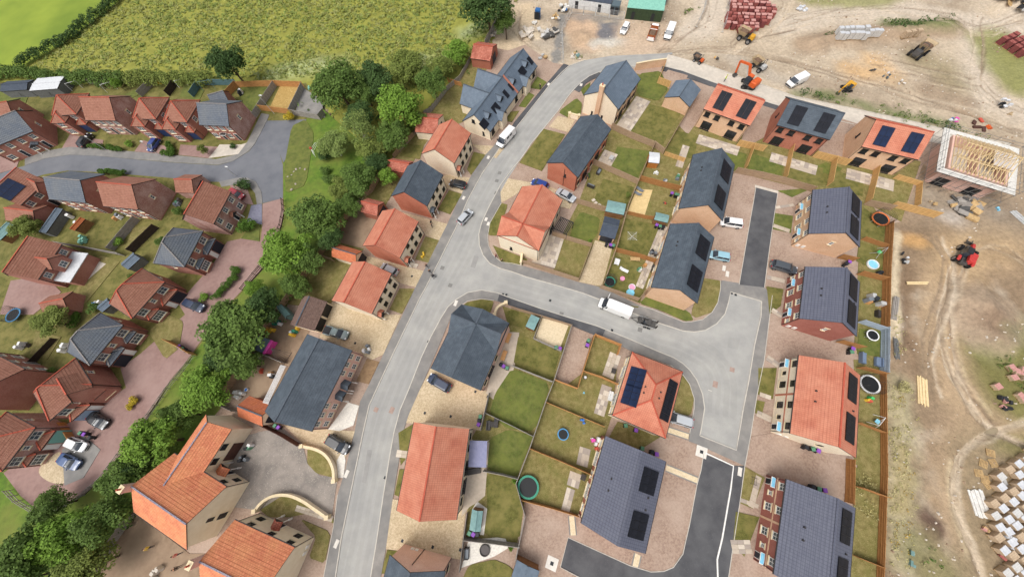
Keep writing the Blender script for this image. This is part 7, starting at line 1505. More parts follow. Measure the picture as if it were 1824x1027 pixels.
for k, (px, py, s) in enumerate([(1763, 806, 1), (1750, 825, 1), (1768, 824, 1), (1743, 842, 1), (1754, 853, 1), (1760, 862, 1)]):
    p = G(px, py); o = thing('pallet', 'empty wooden pallet dumped at the stockyard corner', 'pallet', (p.x, p.y, site_z(p.x, p.y)), random.uniform(0, 3), 'empty pallets at the stockyard corner')
    for q in range(6): b = MB(); b.box((0, (q-2.5)*.19, .13), (1.2, .12, .025)); b.build('slat', 'pallet_wood', o)
    for q in (-1, 0, 1): b = MB(); b.box((q*.5, 0, .06), (.1, 1.05, .1)); b.build('bearer', 'pallet_wood', o)
def planks(label, px0, px1, n, wd, m, name='timber_stack', cat='timber'):
    a, c = G(*px0), G(*px1); d = c-a; p = (a+c)/2; o = thing(name, label, cat, (p.x, p.y, site_z(p.x, p.y)), math.atan2(d.y, d.x)); L = d.length
    for k in range(n): b = MB(); b.box((random.uniform(-.15, .15), (k-(n-1)/2)*wd, .1+.06*(k % 2)), (L*random.uniform(.9, 1.02), wd*.85, .12), rz=random.uniform(-.012, .012)); b.build('plank', m, o)
planks('bundle of yellow timber boards beside the haul road', (1641, 671), (1644, 722), 7, .22, 'pale_pine'); planks('bundle of grey weathered poles outside the fence', (1595, 528), (1590, 572), 7, .14, 'fence_grey'); planks('fan of white boards at the stockyard edge', (1735, 870), (1752, 922), 7, .3, 'scaffold_board'); planks('two crossed golden timbers on the soil', (1614, 504), (1654, 504), 2, .3, 'pale_pine'); planks('bundle of scaffold tubes outside the blue fence', (1592, 602), (1595, 640), 6, .12, 'scaffold'); planks('steel lattice beams lying on the block pallets', (1784, 848), (1815, 925), 3, .3, 'steel_pale'); planks('pipes lying on the soil by the picture edge', (1802, 375), (1828, 398), 4, .3, 'steel_pale')
planks('grey timbers fallen beside the scaffold', (1690, 365), (1740, 350), 6, .3, 'fence_grey')
def cabin(label, A, B, depth, h, m, roofm, name='container', ribs=True):
    a, b_ = G(*A).to_2d(), G(*B).to_2d(); x = (b_-a).normalized(); n = Vector((-x.y, x.x)); L = (b_-a).length
    if ((a+b_)/2+n).length < ((a+b_)/2).length: n = -n
    c = (a+b_)/2+n*depth/2; o = thing(name, label, 'container', (c.x, c.y, .0), math.atan2(x.y, x.x)); q = MB(); q.box((0, 0, h/2), (L, depth, h-.02)); q.build('body', m, o); q = MB(); q.box((0, 0, h+.03), (L+.1, depth+.1, .1)); q.build('roof', roofm, o)
    if ribs:
        for i in range(int(L/.9)): q = MB(); q.box((-L/2+.45+i*.9, -depth/2-.03, h/2), (.5, .06, h-.3)); q.build('panel', m, o)
    for s in (-.3, .25): q = MB(); q.box((s*L, -depth/2-.07, 1.0), (.9, .06, 1.9)); q.build('door', 'plastic_dark', o)
    return o
mat('cont_green', rgb((58, 74, 50)), rgb((48, 62, 42)), 2, rough=.6); mat('cont_teal', rgb((140, 196, 176)), rgb((120, 176, 158)), 2, rough=.5); mat('cont_white', rgb((222, 222, 220)), rgb((200, 200, 198)), 2, rough=.6); mat('cont_blue', rgb((44, 96, 150)), rough=.5); mat('cont_slate', rgb((84, 98, 104)), rough=.6)
cabin('dark green container with pale teal roof in the site compound', (1113, 34), (1176, 40), 4.5, 2.8, 'cont_green', 'cont_teal'); cabin('long white panelled site cabin at the top of the compound', (1012, 14), (1085, 25), 3.0, 2.4, 'cont_white', 'felt_dark'); cabin('grey-blue end cabin beside the white panelled cabin', (1086, 26), (1100, 28), 2.5, 2.2, 'cont_slate', 'cont_slate', ribs=False); cabin('grey store cabin beyond the green container', (1140, 6), (1185, 10), 3, 2.3, 'cont_slate', 'cont_slate')
cabin('blue portable toilet in the sandy compound corner', (953, 35), (961, 36), 1.2, 2.3, 'cont_blue', 'cont_blue', ribs=False, name='portable_toilet')
def lump(label, px, s, m, name, cat, h=.8, group=None, seed=0, n=8):
    """an irregular heap of broken pieces"""
    p = G(*px); o = thing(name, label, cat, (p.x, p.y, site_z(p.x, p.y)), random.uniform(0, 3), group); rs = random.Random(seed)
    for k in range(n): b = MB(); b.box((rs.uniform(-.5, .5)*s, rs.uniform(-.5, .5)*s, rs.uniform(.1, h)), (rs.uniform(.3, .7)*s*.7, rs.uniform(.25, .5)*s*.6, rs.uniform(.15, .45)), rz=rs.uniform(0, 3), rx=rs.uniform(-.4, .4)); b.build('piece', m if isinstance(m, str) else rs.choice(m), o)
    return o
lump('blue barrels and bags heaped by the compound fence', (1005, 18), 2.6, ['cont_blue', 'plastic_dark', 'scaffold_board'], 'materials_heap', 'materials', 1.0, seed=1, n=12); lump('white sacks beside the rubble circle', (953, 44), 1.6, 'scaffold_board', 'sacks', 'sacks', .6, seed=2); lump('boards and pallets heap on the sandy yard', (988, 36), 2.2, ['pallet_wood', 'scaffold_board'], 'materials_heap', 'materials', .8, seed=3); lump('pale stone slabs stacked beside the small brick garage', (878, 62), 2.0, ['block_grey', 'concrete_pale'], 'stone_stack', 'stones', .6, seed=4, n=10)
lump('rubbish and packaging heap at the far corner track', (1795, 10), 5.5, ['scaffold_board', 'pallet_wood', 'plastic_dark', 'steel_pale'], 'rubbish_heap', 'rubbish', 1.6, seed=5, n=26); lump('crumpled white sheeting near the brick stockpile', (1428, 17), 2.4, 'wrap_white', 'sheeting', 'sheeting', .4, seed=6); lump('grey and white crate on the soil by the mini excavator', (1575, 137), 1.6, ['cont_slate', 'wrap_white'], 'crate', 'crate', .9, seed=7, n=4); lump('pale sack standing below the grey crate', (1604, 147), 1.3, 'scaffold_board', 'bulk_bag', 'bag', .9, seed=8, n=3)
lump('small dark machine part on the orange soil', (1551, 126), 1.1, 'plant_steel', 'machine_part', 'machine', .8, seed=9, n=4); lump('black and white generator at the eastern track', (1782, 190), 1.8, ['plastic_dark', 'wrap_white', 'tyre'], 'generator', 'generator', 1.2, seed=10, n=9); lump('small tan mixer beside the generator', (1798, 203), .9, ['plant_tan', 'plastic_dark'], 'mixer', 'mixer', .6, seed=11, n=4); lump('black compactor plates near the orange compact dumper', (1278, 106), 1.3, ['plant_steel', 'plant_yellow'], 'compactor', 'compactor', .7, seed=12, n=6)
lump('blue and orange netting bundle by the new road', (1695, 214), 1.6, ['cont_blue', 'hot_pink', 'wrap_white'], 'netting_bundle', 'netting', .5, seed=13, n=6); lump('orange barrier mesh strewn on the road bank', (1745, 222), 3.2, ['plastic_red', 'brown_trim', 'plant_orange'], 'barrier_mesh', 'mesh', .2, seed=14, n=5); lump('grey debris under the scaffold', (1720, 372), 4.5, ['plant_steel', 'fence_grey', 'pallet_wood'], 'debris_heap', 'debris', .5, seed=15, n=26); lump('cardboard box and scraps by the golden fence', (1662, 362), 1.5, ['pallet_wood', 'plant_tan'], 'box', 'box', .6, seed=16, n=3); lump('black tarpaulin with tubes outside the paddling pool garden', (1607, 462), 1.6, ['plastic_dark', 'steel_pale', 'wrap_white'], 'tarpaulin_pile', 'tarpaulin', .6, seed=17, n=6)
lump('bright blue plastic sheet near the scaffold', (1773, 373), 1.2, 'blue_canopy', 'plastic_sheet', 'sheet', .2, seed=18, n=2); lump('teal tarpaulin roll on the weeds', (1618, 990), 1.8, 'metal_green', 'tarpaulin_roll', 'tarpaulin', .5, seed=19, n=3); lump('red and blue brick offcuts at the stockyard rim', (1790, 990), 1.8, ['pack_red', 'cont_blue'], 'offcut_heap', 'bricks', .5, seed=20, n=6); lump('white sheeted stack at the stockyard rim', (1782, 962), 1.9, 'wrap_white', 'sheeted_stack', 'stack', .8, seed=21, n=4); lump('orange and white rubble bag at the stockyard rim', (1762, 940), 1.6, ['pack_pale', 'scaffold_board', 'pallet_wood'], 'rubble_bag', 'rubble', .5, seed=22, n=6)
lump('rubble circle pieces in the sandy yard', (975, 60), 4.0, ['block_grey', 'concrete_pale', 'plant_steel'], 'rubble_heap', 'rubble', .9, seed=23, n=22); lump('pale stone rubble strip in the sandy yard', (940, 62), 3.6, ['concrete_pale', 'slab_c'], 'stone_heap', 'stones', .6, seed=24, n=22); lump('broken pink blocks beside the soil heap weeds', (1783, 718), 2.0, ['pack_pale', 'plastic_dark'], 'block_heap', 'blocks', .5, seed=25, n=8); lump('plant pots and mesh at the fenced road corner', (1025, 100), 2.4, ['pallet_wood', 'metal_green', 'concrete_pale'], 'plant_heap', 'materials', .5, seed=26, n=9); lump('stacked paving beside the bungalow end', (968, 104), 2.2, ['pallet_wood', 'steel_pale', 'concrete_pale'], 'paving_stack', 'paving', .6, seed=27, n=8)
# loose stones over the site
rs = np.random.RandomState(8); pl = [P2(*p) for p in SITE]; b = MB(); k = 0
X = rs.uniform(20, 150, 9000); Y = rs.uniform(-40, 125, 9000); kk = inpoly(X, Y, pl) & (fbm(X, Y, 7, 44) > .5); X, Y = X[kk][:1700], Y[kk][:1700]
for x_, y_ in zip(X, Y): s_ = rs.uniform(.08, .3); b.box((x_, y_, site_z(x_, y_)+s_*.2), (s_*rs.uniform(.8, 1.8), s_, s_*.7), rz=rs.uniform(0, 3), m=int(rs.randint(3)), taper=.6)
o = b.build('loose_stones', ['concrete_pale', 'dirt_yard', 'slab_c']); tag(o, 'loose stones scattered over the bare site soil', None, None, 'stuff')
# mesh fence panels round the compound
def heras(label, px):
    pts = [G(*p) for p in px]; o = thing('mesh_fence', label, 'fence', pts[0])
    for a, c in zip(pts, pts[1:]):
        d = c-a; L = d.length; n = max(1, round(L/3.4)); rz = math.atan2(d.y, d.x)
        for i in range(n):
            p = a+d*((i+.5)/n)-pts[0]; w_ = L/n-.08
            def mk():
                b = MB(); b.bar((-.5, 0, .1), (.5, 0, .1), .04); b.bar((-.5, 0, 2.0), (.5, 0, 2.0), .04); b.bar((-.5, 0, .1), (-.5, 0, 2.0), .012, .05); b.bar((.5, 0, .1), (.5, 0, 2.0), .012, .05)
                for k in range(1, 12): b.bar((k/12-.5, 0, .1), (k/12-.5, 0, 2.0), .004, .012)
                for k in range(1, 5): b.bar((-.5, 0, .1+k*.38), (.5, 0, .1+k*.38), .012)
                return b.mesh('mesh_panel', 'steel_pale')
            link('mesh_panel', cached('heras', mk), o, (p.x, p.y, 0), rz, (w_, 1, 1))
            f = MB(); f.box((0, 0, .08), (.7, .24, .16)); f.build('foot', 'concrete_post', o, (p.x-d.normalized().x*w_/2, p.y-d.normalized().y*w_/2, 0), rz+1.57)
heras('wire mesh panels around the compound car park', [(1003, 112), (1000, 60), (1018, 24), (1060, 28), (1110, 36)]); heras('wire mesh panels along the haul road verge', [(1240, 48), (1252, 22), (1258, -5)]); heras('wire mesh panels beside the brick stockpile', [(1286, 58), (1292, 30), (1296, 0)])

# ---------------------------------------------------------------- street furniture and small things
for n, c in (('bin_black', (44, 46, 50)), ('bin_purple', (142, 84, 184)), ('bin_green', (92, 142, 112)), ('tramp_mat', (30, 32, 34)), ('tramp_green', (60, 142, 116)), ('tramp_blue', (78, 142, 186)), ('tramp_orange', (222, 122, 64)), ('plastic_white', (232, 232, 230)), ('plastic_pink', (236, 160, 190)), ('plastic_aqua', (140, 206, 226)), ('plastic_green', (74, 196, 112)), ('plastic_yellow', (226, 186, 64)), ('plastic_blue', (60, 120, 200)), ('rattan', (64, 60, 58)), ('cushion_grey', (120, 126, 132)), ('sofa_blue', (112, 128, 152)), ('wood_warm', (196, 146, 92)), ('iron', (84, 78, 76)), ('net', (52, 48, 46))): mat(n, rgb(c), tuple(v*.85 for v in rgb(c)), 3, rough=.55 if n != 'net' else .9)
LZ = .12
def bin_(label, px, lid, group, rz=0.0):
    p = G(*px); o = thing('wheelie_bin', label, 'bin', (p.x, p.y, LZ), rz, group)
    def mk():
        b = MB(); b.loft([rrect(-.22, .22, .22, .08, .05), rrect(-.28, .3, .28, .98, .06)]); l = MB(); l.loft([rrect(-.33, .33, .31, .98, .06), rrect(-.28, .26, .26, 1.07, .06)]); w_ = MB(); w_.cyl((-.25, -.28, .1), (-.25, .28, .1), .1, n=8); return b.mesh('bin_body', 'bin_black'), w_.mesh('wheel', 'tyre')
    a, w_ = cached('bin', mk); link('bin_body', a, o); link('wheel', w_, o)
    def ml(): l = MB(); l.loft([rrect(-.33, .33, .31, .98, .06), rrect(-.28, .26, .26, 1.07, .06)]); return l.mesh('lid', lid)
    link('lid', cached(('lid', lid), ml), o)
BINS = [('by the fence of the corner gravel drive', [((857, 741), 'bin_green'), ((855, 748), 'bin_black'), ((854, 755), 'bin_purple')]), ('at the end of the gravel drive by the small slate garage', [((1079, 438), 'bin_black'), ((1086, 440), 'bin_purple'), ((1091, 441), 'bin_green')]), ('behind the pale green shed', [((1167, 405), 'bin_purple'), ((1173, 407), 'bin_green'), ((1179, 408), 'bin_black')]), ('below the timber deck garden wall', [((1194, 349), 'bin_purple'), ((1201, 351), 'bin_green'), ((1206, 352), 'bin_green')]),
        ('on the brown drive by the hipped house', [((1047, 608), 'bin_green'), ((1045, 616), 'bin_purple')]), ('in the corner of the pale gravel pad', [((990, 620), 'bin_green'), ((997, 622), 'bin_purple')]), ('under the gable of the hipped house', [((1112, 757), 'bin_green'), ((1130, 765), 'bin_purple')]), ('beside the violet-roofed house', [((1141, 797), 'bin_green'), ((1158, 803), 'bin_black'), ((1166, 807), 'bin_purple')]), ('against the green-roofed shed', [((838, 945), 'bin_green'), ((845, 947), 'bin_purple'), ((852, 947), 'bin_black')]), ('by the corner slate house wall', [((898, 653), 'bin_purple'), ((904, 656), 'bin_green'), ((893, 650), 'bin_black')]),
        ('beside the buff canopy house', [((1505, 470), 'bin_purple'), ((1500, 473), 'bin_black')]), ('beside the dark red canopy house', [((1510, 622), 'bin_purple'), ((1508, 628), 'bin_green')]), ('beside the banded cream house', [((1428, 795), 'bin_black'), ((1440, 798), 'bin_green'), ((1449, 801), 'bin_purple')]), ('beside the lowest banded brick house', [((1440, 864), 'bin_black'), ((1450, 868), 'bin_green'), ((1460, 870), 'bin_purple')]), ('at the pink lane by the orange fence end', [((328, 618), 'bin_purple'), ((334, 622), 'bin_green'), ((340, 626), 'bin_black')]), ('beside the slate pair and the tarmac yard', [((497, 757), 'bin_green'), ((503, 760), 'bin_purple')]), ('beside the teal garage door', [((155, 770), 'bin_green'), ((162, 772), 'bin_purple'), ((172, 778), 'bin_black')])]
for where, items in BINS:
    for px, lid in items: bin_(lid[4:]+'-lidded wheelie bin '+where, px, lid, None, random.uniform(-.3, .3)+R(60))
seen = {}
for o in [o for o in col.objects if o.name.startswith('wheelie_bin')]: seen.setdefault(o['label'], []).append(o)
for l, os_ in seen.items():
    if len(os_) > 1:
        for o in os_: o['group'] = 'twin bins '+l.split('bin ')[1]

def trampoline(label, px, r_, rim, net=False, h=.75):
    p = G(*px, h); o = thing('trampoline', label, 'trampoline', (p.x, p.y, LZ)); b = MB(); N_ = 28
    c0 = [Vector((r_*math.cos(6.2832*k/N_), r_*math.sin(6.2832*k/N_), h)) for k in range(N_)]; c1 = [v*.82+Vector((0, 0, h*.18+.0)) for v in c0]; c1 = [Vector((v.x, v.y, h)) for v in c1]; lo = [Vector((v.x, v.y, h-.08)) for v in c0]
    for k in range(N_): j = (k+1) % N_; b.face([c0[k], c0[j], c1[j], c1[k]]); b.face([lo[k], lo[j], c0[j], c0[k]])
    b.build('pad', rim, o); m = MB(); m.face([Vector((v.x, v.y, h-.02)) for v in c1]); m.build('mat', 'tramp_mat', o)
    for k in range(6): a = 6.2832*k/6; q = MB(); q.cyl((r_*.93*math.cos(a), r_*.93*math.sin(a), 0), (r_*.93*math.cos(a), r_*.93*math.sin(a), h-.05), .03, n=5); q.build('leg', 'steel_pale', o)
    if net:
        for k in range(6): a = 6.2832*k/6; q = MB(); q.cyl((r_*math.cos(a), r_*math.sin(a), h), (r_*1.02*math.cos(a), r_*1.02*math.sin(a), h+1.7), .025, n=5); q.build('net_pole', 'iron', o)
        q = MB()
        for k in range(36): a = 6.2832*k/36; q.bar((r_*math.cos(a), r_*math.sin(a), h), (r_*1.02*math.cos(a), r_*1.02*math.sin(a), h+1.65), .02)
        for zz in range(6):
            for k in range(24): a, c = 6.2832*k/24, 6.2832*(k+1)/24; q.bar((r_*1.01*math.cos(a), r_*1.01*math.sin(a), h+.28*zz), (r_*1.01*math.cos(c), r_*1.01*math.sin(c), h+.28*zz), .02)
        e = q.build('net', 'net', o); e['kind'] = 'stuff'
trampoline('large trampoline with green rim on the dry lawn', (941, 867), 1.75, 'tramp_green'); trampoline('small blue-rimmed trampoline on the dry lawn', (1003, 773), .95, 'tramp_blue'); trampoline('trampoline with green rim in the toy-strewn lawn', (1086, 502), 1.1, 'tramp_green', True); trampoline('netted trampoline with orange and white rim beyond the buff house', (1568, 390), 1.6, 'tramp_orange', True); trampoline('netted black trampoline with white rim by the banded cream house', (1549, 684), 1.6, 'plastic_white', True); trampoline('round white hot tub in the sofa garden', (1554, 597), 1.0, 'plastic_white'); trampoline('netted trampoline with blue rim in the old estate garden', (24, 561), 1.6, 'tramp_blue', True)
def pool(label, px, r_, m1, m2, name='paddling_pool'):
    p = G(*px); o = thing(name, label, 'pool', (p.x, p.y, LZ)); b = MB(); N_ = 20
    rr = [[Vector((q*math.cos(6.2832*k/N_), q*math.sin(6.2832*k/N_), z)) for k in range(N_)] for q, z in ((r_, 0), (r_*1.05, .18), (r_, .36), (r_*.88, .36), (r_*.85, .2))]
    b.loft(rr, cap=False); b.build('ring', m1, o); w_ = MB(); w_.face(rr[-1]); w_.build('water', m2, o)
pool('pale blue paddling pool by the pavement fence', (1122, 522), .75, 'plastic_aqua', 'plastic_aqua'); pool('white and rainbow paddling pool above the blue one', (1125, 512), .65, 'plastic_white', 'plastic_pink'); pool('pink round pouffe on the toy lawn', (1108, 497), .45, 'plastic_pink', 'plastic_pink', 'pouffe'); pool('white oval paddling pool with blue water below the swing', (1552, 472), 1.0, 'plastic_white', 'plastic_aqua'); pool('small round firepit bowl on the dry lawn', (1042, 672), .32, 'iron', 'plastic_white', 'fire_bowl'); pool('blue water bowl in the play yard', (441, 694), .35, 'plastic_white', 'plastic_blue', 'water_bowl'); pool('blue-ringed disc on the green mat of the old estate garden', (70, 400), .6, 'plastic_white', 'plastic_aqua')
pool('round fire table on the pebble terrace', (864, 978), .8, 'rattan', 'iron', 'fire_table')
def seat(label, px, rz, m, l=1.6, d=.75, cat='sofa', name='garden_sofa', frame='rattan'):
    p = G(*px); o = thing(name, label, cat, (p.x, p.y, LZ+.02), R(rz))
    for c_, dd, n_, mm in (((0, 0, .2), (l, d, .36), 'base', frame), ((0, -.03, .44), (l-.12, d-.16, .12), 'cushion', m), ((0, d/2-.08, .6), (l, .16, .5), 'backrest', frame), ((-l/2+.07, 0, .48), (.14, d-.18, .22), 'armrest', frame), ((l/2-.07, 0, .48), (.14, d-.18, .22), 'armrest', frame)): b = MB(); b.box(c_, dd, taper=.97); b.build(n_, mm, o)
def table(label, px, rz, m, l=1.4, d=.85, h=.72, name='garden_table'):
    p = G(*px); o = thing(name, label, 'table', (p.x, p.y, LZ+.02), R(rz))
    for i in range(5): b = MB(); b.box((0, (i-2)*d/5, h), (l, d/5-.02, .04)); b.build('slat', m, o)
    for sx in (-1, 1):
        for sy in (-1, 1): b = MB(); b.box((sx*(l/2-.08), sy*(d/2-.08), h/2), (.07, .07, h)); b.build('leg', m, o)
def lounger(label, px, rz, m='cushion_grey', group=None):
    p = G(*px); o = thing('sun_lounger', label, 'lounger', (p.x, p.y, .18), R(rz), group); b = MB(); b.box((-.3, 0, .3), (1.3, .62, .08)); b.build('seat', m, o); b = MB(); b.bar((.33, 0, .3), (.85, 0, .62), .6, .07); b.build('backrest', m, o)
    for sx in (-.85, .3):
        for sy in (-.26, .26): b = MB(); b.box((sx, sy, .13), (.05, .05, .26)); b.build('leg', 'iron', o)
seat('black rattan sofa by the bins on the round patio', (871, 757), 75, 'rattan'); seat('black rattan bench beside the sofa on the round patio', (884, 752), 255, 'rattan'); table('low black table between the rattan seats', (877, 755), 70, 'rattan', .9, .6, .4); seat('black corner sofa under the lilac-roofed shelter garden', (845, 838), 0, 'rattan', 2.2, .9); seat('blue-grey sofa on the small raised deck', (1533, 638), 60, 'sofa_blue', 1.9, .9, frame='sofa_blue'); seat('second blue-grey sofa beside the pale blue fence', (1560, 645), 240, 'sofa_blue', 1.6, .9, frame='sofa_blue'); seat('grey rattan sofa on the clutter patio of the red brick house', (1052, 333), 140, 'cushion_grey', 1.7); seat('black rattan chairs beside the brown fence of the red brick house', (1066, 308), 50, 'cushion_grey', 1.5)
seat('white swing sofa behind the hipped house', (1087, 705), 60, 'plastic_white', 1.6, .8, frame='plastic_white'); seat('grey sofa behind the slate semi with bins', (1163, 480), 60, 'cushion_grey', 1.5); seat('dark sofa behind the timber pile garden', (1560, 560), 60, 'rattan', 1.3); seat('dark bench on the pebble terrace corner', (832, 983), 80, 'cushion_grey', 1.5)
table('warm wooden picnic table beside the pink brick garden wall', (905, 603), 60, 'wood_warm', 1.9, .9); table('long wooden table on the corner slate house patio', (898, 634), 60, 'wood_warm', 1.9, .8); table('white slatted table on the toy lawn', (1098, 468), 60, 'plastic_white', 1.3, 1.0, .5); table('pallet table by the reddish fence', (1130, 463), -15, 'pallet_wood', 1.9, .8, .45); table('glass-topped table on the red brick house patio', (1088, 285), 50, 'steel_pale', 1.2, .9); table('square dark table on the hipped house patio', (1092, 661), 60, 'rattan', .9, .8, .5); table('round-edged black table on the violet house patio', (1038, 848), 60, 'rattan', .9, .8)
lounger('grey sun lounger at the upper corner of the timber deck', (1139, 340), -60); lounger('grey sun lounger lying across the timber deck', (1135, 347), -50); lounger('white sun lounger on the toy lawn', (1110, 482), 140, 'plastic_white')
def pergola(label, px4, m, rm, h=2.3, slats=9, name='pergola'):
    q = [G(*p, h) for p in px4]; c = sum(q, Vector())/4; rz = math.atan2(q[1].y-q[0].y, q[1].x-q[0].x); L = (q[1]-q[0]).length; D = (q[2]-q[1]).length; o = thing(name, label, 'pergola', (c.x, c.y, .05), rz)
    for sx in (-1, 1):
        for sy in (-1, 1): b = MB(); b.box((sx*(L/2-.08), sy*(D/2-.08), h/2), (.1, .1, h)); b.build('post', m, o)
        b = MB(); b.box((0, sx*(D/2-.05), h), (L, .1, .14)); b.build('beam', m, o)
    for i in range(slats): b = MB(); b.box((-L/2+(i+.5)*L/slats, 0, h+.1), (L/slats*(.45 if rm == m else .96), D, .05)); b.build('slat' if rm == m else 'roof_sheet', rm, o)
pergola('black slatted pergola beside the coral cross-gabled house', [(988, 407), (1012, 418), (1020, 395), (996, 388)], 'bin_black', 'bin_black'); pergola('shelter with lilac ribbed roof beside the coral house', [(834, 831), (866, 832), (868, 785), (838, 783)], 'plastic_white', 'felt_lilac'); pergola('long white panelled lean-to canopy behind the slate pair', [(467, 716), (477, 719), (512, 653), (502, 650)], 'plastic_white', 'plastic_white', 2.6, 7)
def frame_toy(label, px, rz, m, w=2.2, h=1.8, d=1.4, seatm=None, name='swing', cat='swing'):
    p = G(*px); o = thing(name, label, cat, (p.x, p.y, LZ), R(rz))
    for s in (-1, 1):
        for k in (-1, 1): b = MB(); b.cyl((s*w/2, k*d/2, 0), (s*w/2, 0, h), .04, n=6); b.build('leg', m, o)
    b = MB(); b.cyl((-w/2, 0, h), (w/2, 0, h), .04, n=6); b.build('crossbar', m, o)
    if seatm:
        b = MB(); b.loft([rrect(-.3, .3, .25, .5, .1), rrect(-.36, .36, .3, .7, .1)]); b.build('seat', seatm, o)
        for s in (-.3, .3): b = MB(); b.cyl((s, 0, .6), (s, 0, h), .015, n=4); b.build('rope', m, o)
frame_toy('green nest swing on its frame below the orange trampoline', (1560, 452), 20, 'steel_pale', 2.0, 1.6, 1.4, 'plastic_green'); frame_toy('blue toddler swing with pale frame by the rust-brown fence', (1555, 750), 30, 'plastic_white', 1.8, 1.5, 1.3, 'plastic_aqua'); frame_toy('white goal frame in the north back garden', (140, 158), 10, 'plastic_white', 3, 1.9, 1.2, name='goal', cat='goal'); frame_toy('white goal frame beside the grey fence garden', (202, 160), 10, 'plastic_white', 3, 1.9, 1.4, name='goal', cat='goal'); frame_toy('white frame toy beside the dark fence garden', (328, 152), 10, 'plastic_white', 2.4, 1.6, 1.6, name='play_frame', cat='play frame'); frame_toy('teal swing frame by the trellis under the lone tree', (375, 158), 0, 'fence_teal', 3.4, 2.2, 1.6)
def toy(label, px, m, s=.7, name='toy', cat='toy', seed=0, n=4):
    p = G(*px); o = thing(name, label, cat, (p.x, p.y, LZ), random.uniform(0, 3)); rs = random.Random(seed)
    for k in range(n): b = MB(); b.loft([rrect(-.28*s, .28*s, .2*s, 0, .08*s), rrect(-.22*s, .22*s, .16*s, rs.uniform(.4, .8)*s, .06*s)]); e = b.build('piece', m if isinstance(m, str) else m[k % len(m)], o, (rs.uniform(-.5, .5)*s, rs.uniform(-.5, .5)*s, 0), rs.uniform(0, 3))
for i, a in enumerate([('green and red toddler slide by the rust-brown fence', (1547, 712), ['plastic_green', 'plastic_red', 'plastic_yellow'], 1.1), ('yellow and green toys beside the brown-tiled garage', (530, 592), ['plastic_yellow', 'tramp_green', 'plastic_white'], 1.6), ('yellow toy diggers along the play yard fence', (482, 590), ['plastic_yellow', 'wood_warm'], 1.4), ('green toy kitchen in the play yard', (497, 574), ['tramp_green', 'plastic_white'], 1.3), ('orange-red sledge lying in the lower play yard', (470, 660), ['plastic_red'], .9), ('white garden chairs in the lower play yard', (428, 703), ['plastic_white'], 1.4), ('light blue toy on the dry lawn', (1041, 700), ['plastic_aqua'], .5),
                       ('blue slide box beside the dry lawn fence', (1037, 751), ['plastic_blue'], .8), ('pink and red toys by the violet house patio', (1060, 790), ['hot_pink', 'plastic_red', 'plastic_white'], 1.2), ('white sheeted barbecue at the violet house patio', (1060, 782), ['plastic_white'], 1.2), ('white chair on the lawn by the white-roofed shed', (1167, 309), ['plastic_white'], .8), ('grey chair on the lawn above the reddish fence', (1184, 325), ['cushion_grey', 'plastic_white'], .8), ('white and grey clutter at the slate semi back door', (1205, 318), ['plastic_white', 'cushion_grey', 'bin_green'], 1.4), ('orange toys on the bare lawn', (1184, 362), ['plastic_red', 'iron'], .6), ('black plant tubs beside the clothes airer lawn', (1163, 450), ['iron', 'cushion_grey', 'bin_black'], 1.4), ('white sacks and toys at the lower slate semi', (1143, 478), ['plastic_white', 'bin_green', 'wood_warm'], 1.3), ('black barbecue by the round patio', (886, 748), ['bin_black'], .8),
                       ('timber offcuts and bicycles heaped behind the dark red house', (1549, 540), ['steel_pale', 'bin_black', 'wood_warm', 'cushion_grey'], 2.0), ('brown boxes behind the dark red house', (1566, 543), ['wood_warm'], 1.0), ('red pot by the pale blue fence', (1574, 650), ['plastic_red'], .5), ('black plastic sheet below the paddling pool', (1558, 488), ['bin_black', 'plastic_white'], 1.4), ('garden clutter and chairs behind the grey-roofed terrace', (125, 385), ['iron', 'cushion_grey', 'plastic_white', 'sofa_blue'], 2.0), ('white garden furniture behind the grey-roofed terrace', (150, 400), ['plastic_white', 'cushion_grey'], 1.6), ('green covered sandpit in the terrace gardens', (152, 430), ['cont_teal'], 1.5), ('patio clutter behind the brown-red roofed terrace', (212, 392), ['cushion_grey', 'plastic_white', 'wood_warm'], 1.8), ('white furniture stack beside the hipped grey house', (116, 622), ['plastic_white'], 1.6), ('blue barrel and bags at the red hipped house corner', (180, 540), ['plastic_white', 'plastic_blue'], 1.4),
                       ('tables and chairs on the orange brick house patio', (48, 618), ['plastic_white', 'iron'], 1.6), ('garden bench and plant pots at the cottage plant bed', (318, 362), ['cushion_grey', 'bin_green', 'iron'], 1.6), ('black barbecue and patio set on the mown lawn', (430, 168), ['bin_black', 'plastic_white', 'wood_warm'], 1.5), ('yellow cone ornament in the north garden', (287, 150), ['plastic_yellow'], .7), ('green compost bin beside the tall grey fence', (552, 158), ['cont_teal'], 1.0), ('meter cabinets on the gravel by the pink brick pair', (655, 622), ['plastic_white', 'cushion_grey'], 1.3), ('green wheelbarrow load on the tarmac yard', (452, 792), ['bin_green', 'bin_black', 'plastic_white'], 1.4), ('builder bags on the tarmac yard', (440, 812), ['cushion_grey', 'bin_black'], 1.4), ('pale rubble bag in the dirt yard', (285, 1018), ['concrete_pale'], 1.4), ('yellow rain-weighted bag on the front lawn', (757, 456), ['plastic_yellow'], .9), ('pots and bikes at the green-lawned terrace', (1049, 316), ['iron', 'leaf_mid', 'wood_warm'], 1.3), ('tyres and logs in the lower play yard', (462, 640), ['tyre', 'iron', 'fence_grey'], 1.8), ('stacked crates along the white lean-to canopy', (484, 672), ['bin_black', 'plastic_white', 'wood_warm'], 1.6)]):
    toy(a[0], a[1], a[2], a[3], seed=i, name='garden_items', cat='garden items', n=3+i % 3)
